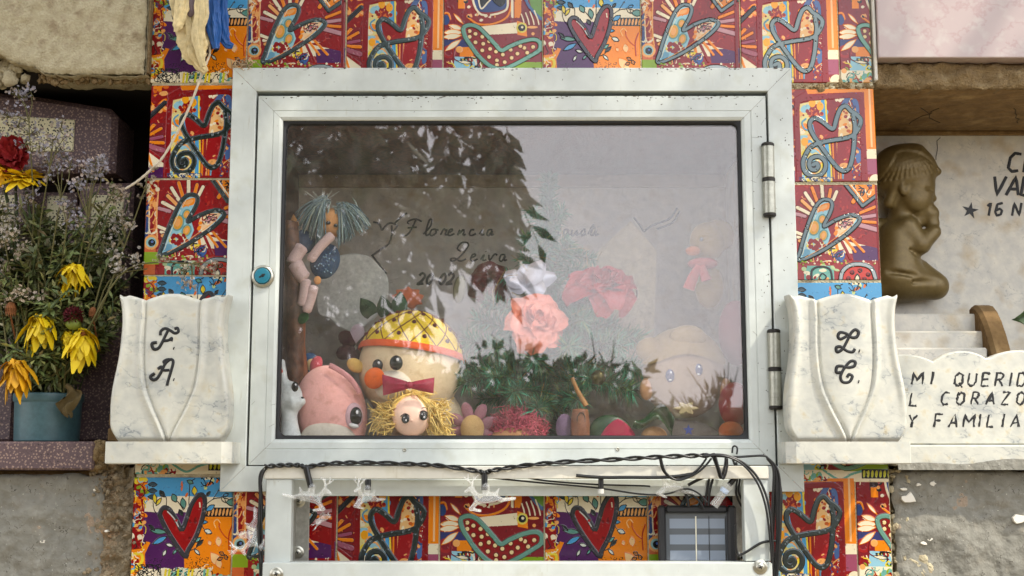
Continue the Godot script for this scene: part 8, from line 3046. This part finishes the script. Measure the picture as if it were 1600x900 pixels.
func balloons() -> void:
	rng.seed = 610
	var f := FastNoiseLite.new()
	f.seed = 3
	f.frequency = 0.9
	f.fractal_octaves = 3
	var rag := func(pts: Array, rad: Array, z: float, flat: float, folds: float, sd: float) -> MB:
		var ctl := []
		for k in range(0, pts.size(), 2):
			ctl.append(P(pts[k], pts[k + 1], z))
		var path := []
		var rr := []
		for k in ctl.size() - 1:
			for j in 9:
				var t := j / 9.0
				path.append(ctl[k].cubic_interpolate(ctl[k + 1], ctl[maxi(0, k - 1)], ctl[mini(ctl.size() - 1, k + 2)], t))
				rr.append(lerpf(rad[k], rad[k + 1], smoothstep(0, 1, t)) * 0.001)
		path.append(ctl[-1])
		rr.append(rad[-1] * 0.001)
		var mb := MB.new()
		mb.tube(path, rr, 110, true, Vector2(1, flat), func(a, t): return 1.0 + 0.16 * sin(a * folds + sd + 2.5 * sin(t * 5.0 + sd)) + 0.30 * f.get_noise_3d(cos(a) * 1.6 + sd, sin(a) * 1.6, t * 7.0) + 0.13 * f.get_noise_3d(cos(a) * 6.0 + sd, sin(a) * 6.0, t * 12.0) + 0.05 * sin(a * 19.0 + 3.0 * sin(t * 9.0 + sd)))
		return mb
	var cream := dusty(Color(0.86, 0.78, 0.58), 0.5, 0.03)
	cream.backlight_enabled = true
	cream.backlight = Color(0.30, 0.25, 0.14)
	var o := thing("cream_balloon", P(305, -20, 0.06), "limp deflated cream balloon hanging at the upper left tiles", "balloon")
	part(o, "skin", rag.call([297, -40, 292, 10, 300, 60, 305, 85, 312, 100, 322, 113], [22, 22, 22, 17, 8, 4.5], 0.055, 0.55, 7.0, 0.0), cream)
	part(o, "fold", rag.call([286, -30, 284, 10, 279, 36, 274, 50], [9, 10, 8, 2.5], 0.072, 0.45, 5.0, 2.0), cream)
	part(o, "fold", rag.call([313, -30, 314, 20, 309, 55, 312, 80, 318, 104], [8, 10, 8.5, 6, 3.5], 0.078, 0.5, 5.0, 4.0), cream)
	var inner := MB.new()
	inner.ball(P(298, 6, 0.066), Vector3(0.009, 0.022, 0.006), Basis.IDENTITY, 14, 10)
	part(o, "lilac_lining", inner, dusty(Color(0.50, 0.43, 0.45), 0.6))
	var blue := dusty(Color(0.0, 0.31, 0.60), 0.45, 0.03)
	o = thing("blue_balloon", P(338, -20, 0.05), "limp deflated blue balloon hanging beside the cream one", "balloon")
	part(o, "skin", rag.call([330, -40, 330, 10, 335, 45, 337, 76], [11, 11.5, 11, 5], 0.055, 0.6, 6.0, 1.0), blue)
	part(o, "fold", rag.call([345, -40, 346, 15, 349, 50, 354, 68, 364, 72], [9, 9, 8, 6, 4], 0.050, 0.6, 6.0, 3.0), blue)
	var s := MB.new()
	var path := []
	for q in Brush.new(1, Color.BLACK).curve(V([325, 62, 328, 82, 322, 100, 312, 126, 297, 165, 278, 205, 255, 245, 236, 265, 215, 283, 196, 295]), false, 8):
		path.append(P(q.x, q.y, 0.05 if q.x > 240 else 0.035))
	var tw := []
	for k in path.size():
		tw.append(0.0019 * (1.0 + 0.15 * sin(k * 2.1)))
	s.tube(path, tw, 7)
	solo("white_string", s, dusty(Color(0.80, 0.75, 0.66), 0.8), path[-1], "long white string trailing from the balloons down to the bouquet", "string")
	# dry litter caught on the frame's corner
	var l := MB.new()
	for k in 60:
		var p := P(rng.randf_range(362, 402), rng.randf_range(93, 110), rng.randf_range(0.014, 0.034))
		var d := Vector3(rng.randfn(0, 1), rng.randfn(0, 0.6), rng.randfn(0, 0.5)).normalized()
		l.tint = Color(0.36, 0.26, 0.15) * rng.randf_range(0.5, 1.6)
		if k % 3 == 0:
			l.leaf(p, d, Vector3(rng.randfn(0, 1), 0.3, 1).normalized(), rng.randf_range(0.005, 0.012), rng.randf_range(0.003, 0.006), 0.5)
		else:
			l.tube([p, p + d * 0.005 + Vector3(0, 0.002, 0), p + d * rng.randf_range(0.006, 0.016)], [0.0006, 0.0008, 0.0003], 4, false)
	var lm := mat(Color.WHITE, 0.9)
	lm.vertex_color_use_as_albedo = true
	var lo := solo("dry_litter", l, lm, P(382, 105, 0.03), "clump of dry leaf litter on the frame's upper left corner", "leaf litter")
	lo.set_meta("kind", "stuff")


# ------------------------------------------------------------------ what the glass reflects, behind the camera
func R(px: float, py: float, zr: float) -> Vector3:
	var p := P(px, py, 0.036 - zr)
	return Vector3(p.x, p.y, zr)


func frond(mb: MB, at: Vector3, dir: Vector3, l: float, n: int) -> void:
	var side := dir.cross(Vector3(rng.randfn(0, 0.5), rng.randfn(0, 0.3), 1)).normalized()
	var path := []
	for k in 6:
		var t := k / 5.0
		path.append(at + dir * l * t + Vector3(0, -0.06 * t * t, 0))
	mb.tint = Color(0.10, 0.10, 0.04)
	mb.tube(path, 0.002, 4, false)
	for k in n:
		var t := 0.2 + 0.8 * (k / 2) / maxf(1.0, (n - 1) / 2.0)
		var p: Vector3 = path[mini(5, int(t * 5))]
		var s := 1.0 if k % 2 == 0 else -1.0
		var d := (dir * 0.6 + side * s * 0.8 + Vector3(0, -0.55, 0)).normalized()
		if k == n - 1:
			d = (dir + Vector3(0, -0.5, 0)).normalized()
		mb.tint = Color(0.055, 0.085, 0.028) * rng.randf_range(0.6, 1.4)
		mb.leaf(p, d, Vector3(rng.randfn(0, 0.4), rng.randfn(0, 0.3), 1).normalized(), 0.115 * rng.randf_range(0.8, 1.25), 0.040, 0.15)


func opposite() -> void:
	rng.seed = 700
	# the hanging tree
	var t := thing("hanging_tree", Vector3(-2.1, 0, 4.4), "broad tree with drooping feathery leaves, mirrored in the glass door", "tree")
	var tr := MB.new()
	tr.tube([Vector3(-2.1, 0, 4.4), Vector3(-2.0, 1.2, 4.35), Vector3(-1.8, 2.6, 4.1), Vector3(-1.3, 3.8, 3.8)], [0.20, 0.16, 0.13, 0.07], 12)
	for q in [[-1.8, 2.6, 4.1, -0.9, 3.1, 3.4], [-1.6, 3.1, 4.0, -0.3, 3.4, 3.2], [-1.9, 2.0, 4.2, -1.0, 2.4, 3.7], [-1.8, 2.6, 4.1, -3.0, 3.6, 3.4], [-1.4, 3.6, 3.8, -1.2, 4.0, 2.4], [-1.2, 3.95, 2.4, -0.4, 3.4, 0.9], [-1.2, 3.95, 2.4, -1.3, 3.5, 0.8]]:
		tr.tube([Vector3(q[0], q[1], q[2]), Vector3((q[0] + q[3]) / 2, (q[1] + q[4]) / 2 + 0.15, (q[2] + q[5]) / 2), Vector3(q[3], q[4], q[5])], [0.07, 0.045, 0.015], 8)
	part(t, "trunk", tr, mat(Color(0.15, 0.115, 0.085), 0.9))
	var cr := MB.new()
	var put := func(px: float, py: float, zr: float, ax: float) -> void:
		frond(cr, R(px, py, zr), Vector3(ax, -0.65, rng.randfn(0, 0.25)).normalized(), rng.randf_range(0.20, 0.32), 11)
	for k in 150:
		var px := rng.randf_range(400, 730)
		var py := rng.randf_range(120, 400)
		if py > 330 and px > 640:
			continue
		if absf(px - 478 - (py - 250) * 0.25) < 17 and py > 130 and py < 330:
			continue
		if px > 590 and rng.randf() < 0.42:
			continue
		if px > 590 and py > 320 and py - 320 > (735 - px) * 0.45:
			continue
		if sin(px * 0.045 + 1.0) * sin(py * 0.05 + px * 0.01) > 0.62:
			continue
		put.call(px, py, rng.randf_range(2.9, 4.6), rng.randfn(0.2, 0.6))
	for q in [[700, 240, 0.5], [715, 285, 0.6], [735, 250, 0.3], [745, 190, 0.3], [760, 180, 0.2], [690, 320, 0.7], [705, 345, 0.6], [650, 365, 0.3], [628, 380, 0.1], [600, 390, 0.0], [730, 310, 0.6], [680, 300, 0.4], [660, 330, 0.5], [720, 200, 0.4], [770, 195, 0.25], [640, 395, 0.15], [585, 410, 0.0], [560, 420, 0.1], [745, 275, 0.35], [780, 215, 0.2], [775, 250, 0.4], [790, 185, 0.1], [755, 320, 0.5], [738, 345, 0.4]]:
		put.call(q[0], q[1], rng.randf_range(2.9, 3.2), q[2])
	for k in 240:
		put.call(rng.randf_range(180, 470), rng.randf_range(-60, 420), rng.randf_range(3.0, 4.6), rng.randfn(0, 0.6))
	for k in 150:
		put.call(rng.randf_range(230, 720), rng.randf_range(-80, 90), rng.randf_range(3.0, 4.4), rng.randfn(0, 0.6))
	for k in 420:
		frond(cr, Vector3(rng.randf_range(-3.8, -0.5), rng.randf_range(2.5, 4.4), rng.randf_range(1.0, 4.6)), Vector3(rng.randfn(0, 0.7), -0.7, rng.randfn(0, 0.7)).normalized(), rng.randf_range(0.22, 0.34), 11)
	for k in 620:
		var x := rng.randf_range(-1.5, 2.2)
		var z := rng.randf_range(0.15, 1.25)
		if x > 1.05 and z > 0.50:
			continue
		frond(cr, Vector3(x, rng.randf_range(3.0, 3.4), z), Vector3(rng.randfn(0, 0.9), -0.25, rng.randfn(0, 0.9)).normalized(), rng.randf_range(0.20, 0.32), 11)
	var lm := mat(Color.WHITE, 0.5)
	lm.vertex_color_use_as_albedo = true
	lm.backlight_enabled = true
	lm.backlight = Color(0.08, 0.10, 0.02)
	part(t, "crown", cr, lm)
	# the shrubs below it
	var words := ["leafy shrub mirrored behind the pineapple plush", "leafy shrub mirrored behind the tinsel tree", "low twiggy shrub mirrored near the blue eyed doll", "tall leafy shrub mirrored at the glass's left edge"]
	var i := 0
	for q in [[[575, 650, 85, 160], [680, 650, 80, 85], [640, 640, 70, 80]], [[790, 640, 70, 95], [860, 640, 70, 85], [930, 640, 60, 80], [980, 650, 40, 70]], [[1080, 670, 70, 40], [1120, 660, 30, 60]], [[450, 620, 70, 200], [520, 640, 60, 160]]]:
		var zr: float = 4.3 + 0.15 * i
		var foot := R(q[0][0], 740, zr)
		foot.y = 0
		var sh := thing("shrub", foot, words[i], "shrub", "shrubs across the path")
		var lf := MB.new()
		var st := MB.new()
		for e in q:
			var c := R(e[0], e[1], zr)
			var sc := 0.001 * (zr + 2.0) / 2.0
			st.tube([Vector3(c.x, 0, zr), c, c + Vector3(0, e[3] * sc * 0.7, 0)], [0.025, 0.016, 0.005], 6)
			for k in int(e[2] * e[3] / (9.0 if i != 2 else 26.0)):
				var d := Vector3(rng.randfn(0, 1), rng.randfn(0, 1), rng.randfn(0, 1)).normalized() * pow(rng.randf(), 0.4)
				var p := c + d * Vector3(e[2] * sc, e[3] * sc, 0.25) * (1.0 + 0.25 * sin(d.x * 7.0 + i) * sin(d.y * 5.0))
				lf.tint = Color(0.06, 0.09, 0.025) * rng.randf_range(0.5, 1.6)
				lf.leaf(p, Vector3(rng.randfn(0, 1), rng.randfn(0.4, 0.8), rng.randfn(0, 1)).normalized(), Vector3(rng.randfn(0, 1), rng.randfn(0, 1), 1).normalized(), rng.randf_range(0.06, 0.11), rng.randf_range(0.025, 0.045))
			for k in (14 if i == 2 else 5):
				var tip := c + Vector3(rng.randfn(0, e[2] * sc * 0.6), e[3] * sc * rng.randf_range(0.9, 1.5), rng.randfn(0, 0.1))
				st.tube([c, c.lerp(tip, 0.5) + Vector3(0.02, 0, 0), tip], [0.008, 0.005, 0.002], 5)
		part(sh, "stems", st, M.dark)
		part(sh, "leaves", lf, lm)
		i += 1
	# the opposite row of graves
	var ww := MB.new()
	var wy := R(800, 636, 5.6).y
	ww.span(Vector3(-7, 0, 5.6), Vector3(7, wy, 6.2), 0.02)
	solo("opposite_wall", ww, M.concrete, Vector3(0, 0, 5.9), "low concrete wall across the path, mirrored in the glass", "wall")


func _ready() -> void:
	scene_setup()
	textures()
	palette()
	tile_mats()
	niche_wall()
	door()
	bracket()
	right_niche()
	left_niche()
	lining()
	opposite()
	vases()
	cherub()
	plush_pineapple()
	pink_plush()
	rabbit()
	blonde_doll()
	blue_haired_doll()
	christmas_tree()
	roses()
	other_toys()
	bouquet()
	balloons()
	cables()
	string_lights()
